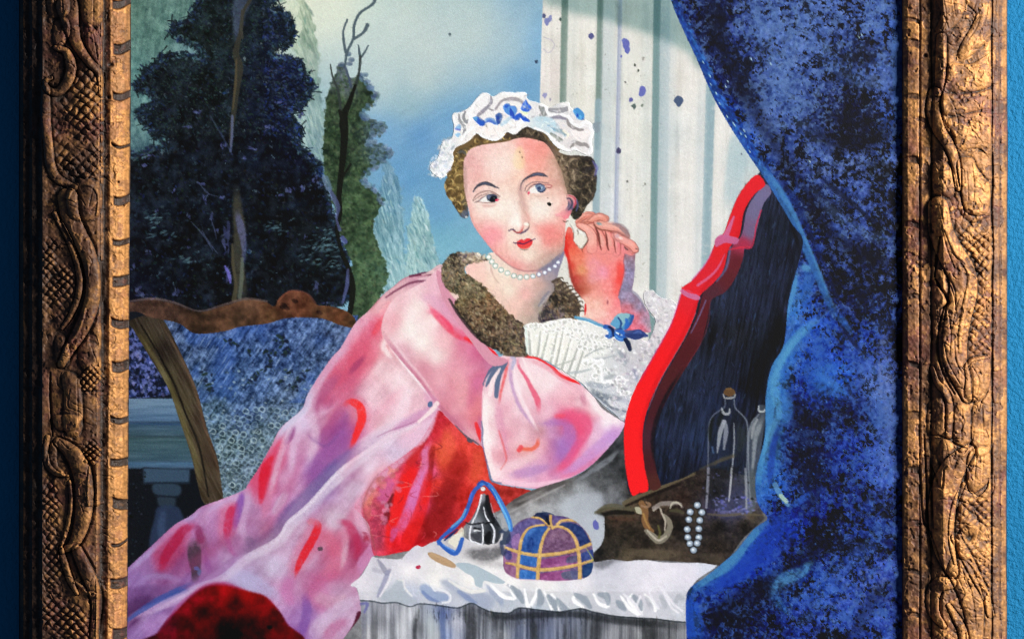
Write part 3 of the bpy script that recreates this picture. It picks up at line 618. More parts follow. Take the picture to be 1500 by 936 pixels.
af('515,600 530,650 545,700', [5, 7, 4], 'e8262c', .9, 1.5)
af('480,420 520,520 510,600', [16, 22, 14], 'cf6470', .4, 9)
af('540,340 500,420 470,520', [10, 16, 10], 'c06090', .35, 8)
af('400,300 440,420 430,540', [14, 20, 12], 'e0a0a4', .45, 9)
stroke(B2('240,850 280,850 330,890 380,950'), [6, 10, 10, 8], 'e65a7a', .6, 5, arm)
stroke(B2('310,860 360,910 390,960'), [2, 5, 5], 'e63a58', .7, 2.5, arm)
stroke(B2('200,760 300,800 380,880 440,940'), [10, 16, 14, 8], 'd49cb4', .6, 6, arm)
# under-arm facet and slate tick
stroke(B3('225,400 250,450 290,500 240,560 150,590'), [6, 14, 16, 14, 6], 'cc8cac', .55, 5, robe)
dab(630, 592, 3.6, 4.6, .3, '4c6488', .95)
stroke(B3('300,490 270,530 200,590'), [7, 6, 4], 'f0dcd8', .8, 2)
# -------------------------------------------------------------------- puffed sleeve
pf = shape(S0('735,521 755,520 775,518 808,535 850,562 872,583 892,601 916,621 912,636 895,655 868,680 845,695 820,705 790,715 760,713 727,706 718,694 712,670 707,645 707,600 709,575 716,552 726,533'))
lay(pf, cps('715,600,ecd8d6 718,640,eed6d6 725,690,eeccd0 735,560,e4b8c0 740,600,e2acb8 740,640,dc98a8 735,670,dc9aa4 755,560,e8ccd0 760,600,e6c0c8 765,640,e4b8c0 780,560,ead0d2 800,560,ecd2d4 830,580,e2aab4 800,600,dfaab8 '
            '850,590,dcb0b8 870,600,ebd8da 890,620,eddfe0 905,625,d8aed0 790,650,dc9ca8 770,660,e4a4a0 790,630,c09098 810,630,b880a8 830,615,dc5478 845,610,e0607c 850,630,d84a6c 860,610,d86c84 820,650,a070ac 830,660,9c70b0 840,650,c06098 '
            '845,665,e0507c 830,690,d87094 810,690,bc7ca4 780,690,c492b4 750,690,e0b0bc 760,705,e2a8bc 800,705,dc94b0 860,670,d080a8 880,650,c898c4 895,640,b888c4 900,632,c090c8 870,640,dcaac0'), 1, 'sleeve', p=3.2, s=8)
IMG[:] += (pf * (noise(16, 66, 4) - .5))[..., None] * np.array([.06, .1, .09], f32)
def pfs(pts, w, c, a=.75, s=3): stroke(B3(pts), w, c, a, s, pf)
pfs('790,230 850,240 920,280 970,330 1030,360 1085,380', [5, 5, 5, 5, 5, 3], 'ee2226', .97, 1.2)
pfs('800,250 900,290 980,350 1060,400', [5, 8, 7, 4], 'dc8a98', .55, 3)
pfs('740,240 750,290 790,350 820,410 850,470 860,540', [4, 4, 5, 7, 9, 6], 'dc4a68', .8, 2.5)
pfs('770,240 800,310 830,380', [3, 4, 2], 'f2dcdc', .8, 2)
pfs('700,250 705,340 720,420 750,500 790,560 840,630', [6, 6, 5, 5, 4, 2], 'b08ab4', .75, 3)
pfs('725,260 730,360 760,460 820,580 860,650', [4, 7, 6, 5, 3], 'f0dade', .75, 3)
pfs('690,240 680,300 665,370 650,430 640,500', [5, 5, 4, 4, 3], 'e04a4c', .75, 2.5)
pfs('640,470 640,560 660,660 680,760 660,830', [10, 13, 10, 7, 4], 'd28aa4', .6, 5)
pfs('640,640 670,740 680,800 650,850', [2, 3, 3, 2], 'd85858', .6, 2)
pfs('570,440 560,560 570,700 590,820 620,900', [9, 12, 11, 10, 7], 'f4e2e0', .75, 4)
pfs('855,680 850,715 820,740 760,740 740,750', [5, 6, 6, 5, 3], 'e2563c', .75, 2.5)
pfs('760,730 750,745', 7, 'e63840', .7, 2)
pfs('855,600 900,600 960,590 1010,600 1030,680 1000,760 940,820', [4, 10, 13, 18, 26, 22, 12], '9c68b0', .6, 6)
pfs('960,560 1040,560 1110,600 1100,680 1060,760 990,840 920,880', [14, 22, 22, 18, 18, 14, 8], 'e04a74', .65, 6)
pfs('950,560 1000,560', 7, 'ec3c50', .5, 4)
pfs('1060,520 1120,540', [10, 6], 'cc7088', .5, 5)
pfs('1110,400 1150,460 1230,540 1320,600', [5, 14, 20, 14], 'f2e2e2', .8, 5)
pfs('1150,560 1180,640 1120,740 1040,840', [8, 14, 14, 8], 'd8b0c8', .55, 6)
pfs('1320,630 1240,680 1150,760 1050,840 960,880', [8, 14, 16, 12, 6], 'b888c4', .65, 5)
pfs('700,880 780,870 860,850 930,830', [10, 14, 12, 6], 'a878b0', .6, 5)
pfs('620,900 720,925 840,935 960,920 1060,890', [5, 6, 7, 7, 4], 'ecc0d0', .75, 2.5)
pfs('640,840 700,830 780,800 860,760', [8, 12, 12, 8], 'e8c8cc', .5, 6)
pfs('1095,450 1110,500', [8, 6], 'b86c84', .5, 4)
for T, pts, w in ((B3, '670,265 640,330 630,390 625,450', [10, 9, 8, 6]), (B3, '650,265 600,320 565,385', [7, 11, 8])):
    stroke(T(pts), w, '52627e', .95, 1.2, np.maximum(pf, arm))
stroke(B3('645,300 605,370 590,440'), [3, 7, 6], 'f0d8d8', .9, 1.2)
stroke(B3('712,235 725,250 712,300'), [5, 6, 3], '9098c0', .6, 2)
stroke(B3('730,225 790,225'), [6, 6], '4c4438', .7, 2)
# dark seam under the puffed sleeve and beside the arm
stroke(B3('1110,400 1160,440 1200,500 1250,540 1330,590'), [2, 3.5, 4, 3, 2], '5a5c5e', .85, 1.2)
stroke(B3('545,590 550,640 548,690 560,760 585,860 600,915 650,925'), [2, 3, 1.5, 2, 2.5, 3, 2], '5a6288', .75, 1.2)
stroke(B3('400,610 470,680 500,695 530,715'), [1.5, 2, 4, 2], '4a4450', .8, 1.2); dab(688, 645, 4.5, 3, .5, '4a4a54', .9)
# ------------------------------------------------------------ chest and neck
lay(shape(S0('640,396 670,425 690,470 720,515 745,528 720,535 690,500 650,440')), 'cc8a9c', 1, 'robe'); lay(shape(S0('648,400 660,430 682,452 676,436 664,415')), 'e0c0b4', 1, 'robe')
E1 = tile(620, 120, 7.49); E2 = tile(740, 120, 7.49); E3 = tile(660, 240, 7.49); E4 = tile(680, 330, 7.49); E5 = tile(800, 300, 7.49); E6 = tile(800, 400, 7.49); E7 = tile(740, 490, 6.818); E8 = tile(620, 360, 6.24)
ch = shape(E4('10,490 60,420 130,390 250,350 300,300 700,300 1000,280 1110,240 1080,380 1040,500 1020,620 1050,800 1000,1000 900,1150 600,1200 430,920 330,800 210,700 110,640'))
lay(ch, cps('690,392,ecb8ac 705,395,ecbcae 700,410,e8b8aa 720,390,ead0c0 725,410,e8c8b4 740,400,ecd8c4 745,425,e8d0bc 730,432,e4bcac 760,410,ecc8b8 775,410,e8b4a8 770,430,e4a8a0 755,445,e6b6a8 750,460,e4b4a4 775,455,c8a094 '
            '790,420,c49c90 805,405,9c8c90 815,395,857c8c 820,380,807890 800,430,a08c88 790,450,9c8c80 805,450,7c7478 815,425,7c7270 780,470,a89488 800,465,847c78 765,470,c4a898 735,385,e4c4b4 760,398,d8a89c 710,425,e4bca8'), 1, 'neck', p=3.2, s=6)
stroke(E4('290,420 300,500 340,590 380,640'), [2, 2.4, 1.6, 1], 'b48c80', .6, 2)
stroke(E4('820,880 870,800 930,730'), [3, 5, 3], '7c7884', .7, 2)
stroke(E4('830,890 900,800 945,740'), [1, 1.6, 1], 'a8a4a4', .7, 1)
IMG[:] += (ch * (noise(5, 71, 2) - .5))[..., None] * .05
# ---------------------------------------------------------------------- fur
fur = shape(E8('180,150 260,75 350,62 460,62 560,100 595,130 500,150 400,175 385,240 480,310 570,390 650,480 740,580 850,670 940,740 948,930 945,1000 760,1010 660,950 560,900 480,820 400,720 300,580 300,500 330,460 220,400 165,290'))
fur2 = shape(E8('1230,300 1330,380 1400,470 1432,600 1390,668 1150,725 1050,670 1100,560 1180,430'))
fur = rough(fur, .3, 5, 72, 2); fur2 = rough(fur2, .4, 5, 73, 2)
lay(fur, cps('655,385,4a4438 665,378,332e28 680,375,8c7c70 700,378,a08c7a 712,380,a09080 660,400,6a6254 670,415,5c5a48 690,420,6c6850 705,430,747058 665,425,4c4a3c 716,436,7c5434 672,442,5c5434 690,450,5a4634 720,450,6a4c38 '
             '740,460,54452f 700,470,6a5240 720,480,5c4a3c 750,475,5a4c44 765,490,6c6058 740,500,504438 760,510,4c443e 685,470,322a24 700,490,2c2620 725,505,40362e 735,440,6a5440'), 1, 'fur_collar', s=6)
lay(fur2, cps('820,415,5a4e46 835,425,6a5c50 825,440,3a3028 845,445,5a4c3c 815,440,2a2624 840,460,4e4234 800,460,5a5058 820,465,6c6068 800,455,4a444a'), 1, 'fur_collar', s=5)
for fm, n, sd in ((fur, 1500, 31), (fur2, 420, 32)):
    IMG[:] += (fm * (noise(6, sd, 3, gain=.8) - .5))[..., None] * np.array([.4, .36, .3], f32)
    dabs(fm, n, 2.2, .9, .9, ['1c1812', '9a8c6c', '6a5c46', 'b4a484', '3c3228', '80745a', '8a6a48'], .6, .7, sd)
dabs(shape(E8('330,70 470,65 580,110 480,140 390,150')), 70, 3, 1.4, .5, ['c8b8a0', '5a5460', 'e0d4bc', '8a7868'], .7, .8, 33)
stroke(E8('240,490 300,590 380,700 480,820 600,920'), [3, 5, 5, 4, 3], '1c1a18', .75, 2)
for i, (x, y) in enumerate(E8('1235,300 1280,345 1320,375 1350,405 1380,440 1405,470 1415,515 1420,560 1430,600')):
    stroke([(x - 8, y + 5), (x, y), (x + 6, y - 1), (x + 7, y + 2)], [4, 3.5, 2.4, 1], '4a3e34', .9, .9)
stroke(E8('1090,650 1120,600 1150,610'), [4, 7, 4], '26262c', .7, 2); stroke(E8('1170,480 1210,470 1200,540'), [4, 7, 5], '1e1a16', .6, 2.4); stroke(E8('1250,600 1310,590 1340,610'), [4, 6, 4], '201c16', .5, 2.4)
# -------------------------------------------------------------- lace chemise
lace = shape(S0('768,482 772,474 790,474 806,470 830,466 850,470 880,474 900,480 930,490 948,500 960,470 948,452 942,430 955,425 968,436 985,440 992,450 985,480 975,500 955,530 938,560 925,585 918,605 912,616 895,602 872,583 850,560 820,540 790,524 772,518'))
lace = rough(lace, .12, 5, 74, 2)
lay(lace, cps('780,490,d8d8cc 800,480,dcdcd0 830,480,dedcd2 860,490,dad9d2 790,510,dcdacc 820,510,e2ded0 850,520,dcdad0 880,500,d2d2c8 900,510,b8bab8 920,510,b0b0b0 940,520,b8b4b6 960,500,c4bec0 975,470,c4bebc 960,450,c6c4c4 985,445,cac6c6 '
              '870,540,d8d8d2 900,540,c0c2c2 920,550,b4b4b8 850,555,d8d6d0 880,565,c2c4c6 900,575,b4b8bc 880,580,a0a8b0 915,590,b0b0ba 905,560,c8c8c6 930,540,b2aeb4'), 1, 'lace_chemise', s=8)
def lq(T, pts, w, c, a=.8, s=1.2): stroke(T(pts), w, c, a, s, lace)
for k in range(8):   # fan pleats
    x0 = 776 + k * 12 + r_.normal(0, 2); y0 = 486 + max(0, k - 4) * 1.5
    x1 = 774 + k * 9.4 + r_.normal(0, 1.5); y1 = 519 + k * 5.8
    lq(S0, '%g,%g %g,%g %g,%g' % (x0 + 2, y0, (x0 + x1) / 2 + 1.5, (y0 + y1) / 2, x1, y1), [1.5, 3, 3.4], '92968e', .75, 2)
    lq(S0, '%g,%g %g,%g %g,%g' % (x0 + 5.5, y0, (x0 + x1) / 2 + 5, (y0 + y1) / 2, x1 + 4, y1 + 1), [2, 3, 2], 'f0eee4', .6, 1.6)
lq(E7, '560,400 650,385 760,370 860,345', [3, 4, 4, 2], '9ea6a6', .8, 2); lq(E7, '480,320 580,290 700,250', [2, 3, 2], 'a4a89e', .8, 1.6)
lq(E7, '780,230 880,170 990,130 1100,115', [2, 3, 2, 2], '8f9494', .8, 1.4); lq(E7, '820,215 940,190 1060,150', [5, 7, 5], 'e4e4dc', .6, 3); lq(E7, '880,245 1000,235 1110,200', [2, 3, 2], '9aa0a4', .7, 1.6)
lq(E7, '1120,150 1160,200 1200,270 1180,300', [5, 7, 7, 4], '7c868e', .7, 3); lq(E7, '980,440 1050,420 1110,410', [3, 6, 4], '8c9294', .7, 2.6); lq(E7, '1280,330 1310,400 1310,470', [4, 6, 4], '7c8296', .7, 2.6)
lq(E7, '780,490 880,500 980,520 1060,510', [4, 8, 7, 4], '8e969e', .75, 3); lq(E7, '840,520 900,590 980,620 1080,630 1180,650', [5, 9, 9, 7, 4], '6a727a', .75, 3)
lq(E7, '920,600 1000,680 1080,740 1200,770', [4, 5, 4, 3], '5c646e', .8, 2); lq(E7, '1020,680 1120,700 1220,720', [6, 9, 7], 'cacaca', .7, 3); lq(E7, '1060,770 1160,800 1220,830', [5, 8, 6], 'a4a8b0', .7, 3)
# scalloped lace edges: rows of little loops
def loops(pts, n, r, c='f0efe8', d='9a9c96', a=.85, sd=0):
    q = np.random.default_rng(sd); P = curve(pts, False, 12); dd = np.r_[0, np.cumsum(np.hypot(*np.diff(P, axis=0).T))]
    for t in np.linspace(0, dd[-1], n):
        x = np.interp(t, dd, P[:, 0]) + q.normal(0, .8); y = np.interp(t, dd, P[:, 1]) + q.normal(0, .8); rr = r * q.uniform(.7, 1.2); o = q.uniform(0, 6)
        dab(x + 1, y + 1, rr * .8, rr * .7, o, d, .55, 1)
        stroke([(x + rr * math.cos(o + k), y + rr * .85 * math.sin(o + k)) for k in np.linspace(0, 4.9, 6)], 1.7, c, a, .9)
loops(S0('770,478 785,476 800,478 815,474 830,470 848,474'), 12, 4, sd=1)
loops(S0('800,486 825,482 850,484 870,492 890,492'), 12, 3.6, sd=2)
loops(S0('830,492 850,496 870,500 885,506 900,500'), 10, 3.4, sd=3)
loops(S0('850,508 865,512 878,502'), 5, 3.4, sd=4)
lq(E7, '780,265 860,250 920,270 960,250 975,290 940,320 960,380 960,440 980,480 1040,465 1090,480', [4, 4, 4, 4, 4, 4, 4, 4, 4, 4, 3], 'f0f0ea', .9, 1.2)
lq(E7, '1120,500 1100,460 1130,420 1180,440 1190,490 1150,520 1120,560 1170,600 1230,570 1250,620 1260,670', [3.6] * 11, 'eeeeea', .9, 1.2)
loops(E7('800,290 880,300 940,360 900,400 920,450'), 7, 4, 'eeeee8', 'a0a29a', .8, 5); loops(E7('1130,460 1160,560 1200,590'), 4, 4, 'f0f0ec', '8f8f8c', .8, 6); loops(E7('990,350 1030,380'), 3, 4, 'e8e8e4', '8c908c', .7, 7)
dabs(lace * (GX > 895), 420, 2.6, 1.5, .5, ['a09ca2', 'd8d4d2', 'c0bcc0', '8c8890', 'e4e0de', 'b4aeb8'], .6, 1.2, 34)
dabs(lace * (GX < 895), 240, 1.8, 1, .3, ['f4f2ea', 'b4b6b0', 'e6e4da'], .6, 1.2, 35)
stroke(S0('770,480 772,500 771,517'), [2, 2, 2], 'b8dcd0', .5, 1)
# -------------------------------------------------------------------- hand
sl_ = shape(E5('860,460 920,440 960,430 990,480 975,600 975,700 960,850 945,950 1000,1010 1080,1110 1130,1200 1152,1370 1125,1400 1000,1400 860,1385 820,1150 790,1000 850,800 855,600'))
lay(sl_, cps('918,365,a07478 925,370,9a6c74 922,385,8c7c90 920,400,8480a0 916,420,7c7894 912,435,86809a 925,440,807c94 935,450,8c88a0 920,450,c8707c 915,460,dc7078 930,465,d86c7c 940,480,d46478 945,470,a08ca4 952,475,a8a4b0 925,480,dc6474 905,460,d87078 935,495,c86c80'), 1, 'hand', s=5)
IMG[:] += (sl_ * (noise(5, 75, 3, gain=.8) - .5))[..., None] * np.array([.2, .2, .24], f32)
stroke(E6('830,180 940,200 1010,260 1060,340 1090,420'), [2, 3, 4, 4, 3], '7c788c', .7, 2)
hand = shape(E5('235,255 270,250 295,310 305,390 340,450 380,490 420,450 465,385 440,330 425,300 350,260 330,215 380,160 430,105 480,95 520,115 590,100 640,115 665,150 680,195 720,205 780,225 840,250 880,310 905,380 960,430 990,480 985,530 930,560 865,540 850,620 855,720 830,860 790,1000 810,1060 825,1240 805,1320 720,1365 640,1342 540,1300 460,1262 385,1232 425,1200 430,1080 380,1010 320,930 270,800 245,660 225,560 195,480 210,350'))
lay(hand, cps('835,335,d8685c 832,350,d84438 829,362,d83830 838,370,e06850 845,380,e48068 836,390,c84438 842,410,b04038 850,425,9c4434 858,425,b86450 852,395,d89068 865,390,e48c7c 875,380,e48c84 890,375,e88884 905,385,e87c78 885,400,e890a0 870,410,dc9088 '
              '900,400,ec7c78 910,395,ee645c 908,410,ec5650 905,425,ec6460 890,420,ee8c88 870,430,e8988c 860,440,e8b0a0 875,445,ecb8a8 890,445,ec9c94 905,445,ea7c80 860,460,ecc0b0 880,460,ecb8ac 900,455,ea9090 885,475,e8a0a0 '
              '850,325,e0a090 865,320,d48878 880,318,d88878 857,330,e8a898 870,335,e49c8c 868,350,e89c90 885,340,e89488 895,350,e68880 910,355,e89890 905,335,dc9488 915,345,a88078 925,360,b87870 900,365,ec8498 912,365,e88488'), 1, 'hand', p=3.2, s=5)
IMG[:] += (hand * (noise(4, 76, 2) - .5))[..., None] * np.array([.07, .1, .1], f32)
dk = '84423c'
def hs(pts, w, c=dk, a=.8, s=1.2): stroke(E5(pts), w, C(c) * (.8 if c == dk else .95), min(1, a * 1.15), s)
def finger(pts, w_, c_, hl='f0b4a6', out_='8a4640'):
    P_ = E5(pts); stroke([(x + .5, y + .6) for x, y in P_], [k + 1.9 for k in w_], out_, .75, 1.1, id='hand'); stroke(P_, w_, c_, 1, 1, id='hand'); stroke([(x - 1, y - 1) for x, y in P_], [k * .45 for k in w_], hl, .55, 2.4)
finger('345,185 390,140 450,112 505,112', [6, 8, 9, 8], 'd88474'); finger('440,190 500,160 580,128 650,150', [6, 9, 10, 9], 'd98a78')
finger('770,520 770,440 745,370 715,320', [11, 11, 10, 8], 'e47c82'); finger('705,500 705,420 690,350 655,295', [10, 11, 10, 8], 'e58880'); finger('625,500 615,420 595,350 560,270', [10, 11.5, 11, 9], 'e68c80')
finger('500,480 505,400 495,330 455,270 395,235 350,215', [14, 14, 13, 11, 9, 6], 'e89e90')
finger('545,210 610,235 690,245 780,255 850,300 885,340', [7, 9, 9.5, 10, 9, 7], 'da9284'); finger('755,340 810,370 880,405 945,445 975,490', [9, 10, 11, 11, 9], 'e69488')
dab(800 + 570 / 7.49, 300 + 208 / 7.49, 3.4, 1.8, .3, '84908c', .9); dab(800 + 785 / 7.49, 300 + 348 / 7.49, 3.2, 2.4, .5, 'd0a4a4', .8)
stroke(E5('480,520 600,540 720,540 800,540'), [20, 26, 26, 18], 'e68c86', .75, 10, hand)
hs('525,215 560,290 580,370 590,440 605,495', [1, 3, 4, 3, 1]); hs('650,290 665,370 670,440 685,500', [1, 2.6, 3, 1.5]); hs('740,340 750,430 765,530', [1, 2, 1], dk, .7)
hs('330,215 370,170 430,130', [2, 2, 1], 'b06858', .7); hs('360,200 450,190 520,200', [1, 2, 1], 'a85c50', .7); hs('430,200 480,150 520,120', [1, 2, 1], 'b06a5c', .8)
hs('430,105 480,95 525,112 590,98 640,112 668,150 678,195', 1.4, 'a87068', .6, .9)
hs('525,200 540,240 600,275 680,285 720,300 745,320', [1, 2.4, 2, 2, 2, 1.2], '8c5448', .8); hs('540,195 600,205 700,210 780,225', [3, 6, 7, 5], 'eab0a0', .6, 2.6)
hs('700,205 780,220 840,255 885,310 905,375', [2, 5, 8, 8, 4], '8c787c', .7, 2.4); hs('740,310 780,300 840,330 900,370', [2, 3, 4, 2], '9c6864', .6, 1.6)
dab(878, 328, 3.6, 1.8, .3, '7c8c8c', .95); dab(880, 329, 2, 1, .3, 'b4bcb4', .7)
hs('745,315 760,360 800,385 860,390 930,420', [6, 8, 9, 8, 6], 'eca49c', .6, 2.4); dab(904, 346, 3.5, 3.2, 0, 'c8a0a4', .7); dab(909, 349, 3, 2, .4, 'f4dcd4', .7); hs('740,330 770,385 830,405', [1.4, 2, 1], 'b06c6c', .6)
hs('860,465 885,490 895,495', [2, 3, 2], '6c4a48', .8); hs('985,485 1015,490', [2, 1], '7c605c', .8, .8); hs('860,540 850,620 855,720 830,860 790,1000', [1.2, 1.5, 1.5, 1.5, 1.2], '9c4450', .6, 1)
hs('225,300 205,400 210,480 245,600 255,700', [3, 5, 6, 4, 2], 'd82a24', .75, 2.4); hs('245,600 270,760 320,900 390,1000', [3, 5, 6, 4], '8c3028', .55, 2.6); hs('430,1090 432,1150 425,1210', [2, 3.4, 1], 'd83030', .85, 1)
hs('340,440 385,485 400,520', [1, 2, 1], '9c5044', .8, 1); hs('465,385 430,440 400,480', [1.4, 2.4, 1.4], '6c5048', .8, 1); hs('350,260 420,300 440,330 465,385', [1.2, 1.4, 1.6, 1.8], '7c5c50', .75, 1); hs('300,310 305,390 345,450', [1.4, 1.6, 1.2], '8c3c34', .7, 1)
hs('480,640 560,700 520,800', [16, 24, 16], 'ee9cb4', .35, 9); hs('800,620 820,740 790,880', [8, 12, 8], 'ee4640', .5, 5); hs('560,560 640,600 700,600', [10, 14, 10], 'ec8880', .4, 6)
hs('460,280 490,340 480,400', [5, 8, 5], 'eaa89c', .6, 3); hs('600,330 620,400 625,460', [3, 6, 4], 'eca89c', .6, 2.6); hs('695,340 705,400 715,460', [3, 5, 4], 'eca498', .6, 2.6)
dab(890, 443, 1.3, 3, 0, '8c4c54', .8); dab(889, 437, 1.6, 1.6, 0, 'e8a8a8', .6)
# ------------------------------------------------------------ ribbon and bow
def rb(pts, w, c, a=.95, s=.9): stroke(E6(pts), w, c, a, s, id='ribbon_bow')
rb('320,485 360,495 460,515 550,555 640,590', [4, 5, 5, 5, 4], '5a94b8'); rb('340,480 440,500 540,545', [1.2, 1.5, 1.2], '90bcd0', .7)
rb('650,590 690,600 720,640 700,690 660,690', [7, 7, 9, 8, 4], '2c56a0'); rb('660,610 700,650 690,700', [2, 3, 2], '4c86c4', .8); rb('690,590 730,620 740,690', [3, 5, 3], '141e40', .9)
lay(shape(E6('705,560 740,500 790,450 860,440 940,455 965,490 940,530 905,600 860,620 790,620 740,590')), cps('895,468,6aa4bc 910,462,8cb8c0 922,463,3c6898 915,475,4a86b4 900,475,5a94bc', S0), 1, 'ribbon_bow', s=3)
lay(shape(E6('800,470 850,445 920,455 870,540 830,590 820,540')), '86b0b8', .95); lay(shape(E6('740,510 780,500 815,550 790,600 730,570')), '5c98bc', .9)
rb('790,490 825,545 810,600', [2, 3, 2], '1c3c74', .9); rb('950,470 930,540 890,600', [4, 4, 3], '285090', .9); rb('880,510 890,560 870,610', [4, 6, 4], '2c62b4', .9)
lay(shape(E6('750,640 800,620 860,630 880,690 850,745 790,740 750,700')), '2c60b0', 1, 'ribbon_bow'); rb('770,650 800,670 830,680', [2, 3, 2], 'e0ecf4', .95, .8); rb('760,690 800,720 840,725', [2, 2, 2], '6ca4d8', .8); dab(908, 490, 1.4, 1.4, 0, '10203c', .9); rb('750,620 830,610', [2, 2], '142c64', .8)
rb('880,680 940,670 1010,650 1050,670 1110,690', [6, 10, 9, 9, 3], '2c4078'); rb('900,690 1000,700 1060,690', [5, 9, 5], '26386c'); rb('960,660 1020,640 1040,660', [2, 4, 2], '4c64a0', .7); rb('880,640 940,640', [4, 3], '40507c', .8)
rb('870,730 900,780 920,840', [6, 7, 5], '101c3c')
# ---------------------------------------------------------------------- hair
lay(shape(S0('655,260 662,225 690,195 720,200 765,180 800,190 820,220 780,225 740,215 700,220 684,240 680,270')), '6a5638', 1, 'hair')
hairb = shape(S0('690,214 698,195 712,196 740,192 752,196 765,186 778,187 795,196 806,210 825,226 845,228 868,232 874,250 872,285 860,300 850,318 840,322 832,300 815,240 790,206 750,205 700,214 690,235 686,300 686,318 676,318 664,300 654,285 651,268 662,250 664,235 672,220'))
hairb = rough(hairb, .14, 5, 81, 2)
lay(hairb, cps('700,205,5c4c38 720,205,6c5638 740,202,4a3c30 760,193,3c342c 780,195,443a32 800,208,5a4a40 820,228,7a6654 845,235,4a4038 860,240,24201c 870,250,3a3648 855,260,3c362e 840,265,6c6050 830,250,84705e 865,275,3a352c 850,300,3e3a30 845,315,2a2a24 '
              '672,225,3c3a34 680,232,8a744c 668,250,8a7244 658,270,705c3a 668,285,80683e 680,270,7c6840 676,305,4a4436 684,315,4c5468 664,262,9a8450'), 1, 'hair', s=5)
q = np.random.default_rng(5)
def curls(pts, n, r, cols, a=.75):
    P = curve(pts, False, 12); dd = np.r_[0, np.cumsum(np.hypot(*np.diff(P, axis=0).T))]
    for i, t in enumerate(np.linspace(0, dd[-1], n)):
        x = np.interp(t, dd, P[:, 0]) + q.normal(0, 2); y = np.interp(t, dd, P[:, 1]) + q.normal(0, 2); rr = r * q.uniform(.7, 1.3); o = q.uniform(0, 6)
        stroke([(x + (k - 2) * rr * .45 * math.cos(o) + rr * .5 * math.sin(k * 2.2) * math.sin(o), y + (k - 2) * rr * .45 * math.sin(o) + rr * .5 * math.sin(k * 2.2 + o)) for k in np.linspace(0, 4, 9)], [.8, 2.2, .8], cols[i % len(cols)], a, .9, hairb)
lt = ['c8ac6c', '3c3020', 'a88c54', '5a4628', 'd8c084']; dkc = ['948468', '1c1812', '6c5e48', '2c261e', 'a4947c', '4a4034']
curls(S0('672,222 660,258 656,280 670,300 680,312'), 34, 6, lt); curls(S0('680,235 666,250 662,272 676,290'), 26, 5, lt); curls(S0('700,205 720,206 745,202'), 18, 4.5, lt); curls(S0('752,196 775,192 798,205'), 20, 5, dkc)
curls(S0('815,235 835,240 862,242 868,260 858,285 848,310'), 46, 6, dkc); curls(S0('825,250 838,262 842,280'), 26, 5, dkc + ['b4a488']); curls(S0('850,255 862,275 850,295'), 30, 5, dkc); dabs(hairb * (GX > 815), 140, 2.2, .9, .5, dkc, .55, 1.2, 41)
def curl(x, y, r, lt_, md, dk_):
    o = q.uniform(0, 6.28); s = q.choice([-1, 1]); r *= q.uniform(.7, 1.35); x += q.normal(0, 1.5); y += q.normal(0, 1.5)
    dab(x, y, r * 1.05, r * .8, o, dk_, .6, 2.2, hairb)
    stroke([(x + r * .78 * math.cos(o + s * k), y + r * .78 * math.sin(o + s * k)) for k in np.linspace(0, 2.9, 8)], [1, 3.2, 1], md, .75, 1.4, hairb)
    stroke([(x + r * .66 * math.cos(o + s * k), y + r * .66 * math.sin(o + s * k)) for k in np.linspace(.5, 2.2, 6)], [.8, 2.0, .8], lt_, .75, 1.1, hairb)
    stroke([(x + r * .3 * math.cos(o + s * k), y + r * .3 * math.sin(o + s * k)) for k in np.linspace(2, 4, 5)], 1.6, md, .6, 1.2, hairb)
for (x, y) in S0('668,232 677,242 662,250 671,261 657,266 665,278 674,289 659,284 669,300 678,306 681,226 690,216 700,206 713,203 726,204'): curl(x, y, 7, 'd2b878', '94784a', '46371f')
for (x, y) in S0('826,240 835,252 838,266 846,258 830,232 840,240'): curl(x, y, 7, 'b8a68a', '857460', '3e352b')
for (x, y) in S0('850,244 861,240 869,252 858,262 866,272 850,274 860,285 845,286 853,297 846,309 757,194 770,191 784,195 796,203'): curl(x, y, 6.5, '85775f', '564a3a', '1f1b16')
stroke(S0('672,224 678,222 684,228'), [3, 4, 2], '5c6068', .6, 1.4); dab(680, 313, 4, 5, .4, '5a6478', .7); dab(683, 318, 2, 1.4, 0, 'd0d8dc', .8); stroke(S0('868,236 874,246 872,256'), [2, 5, 3], '6c6cb0', .6, 1.4)
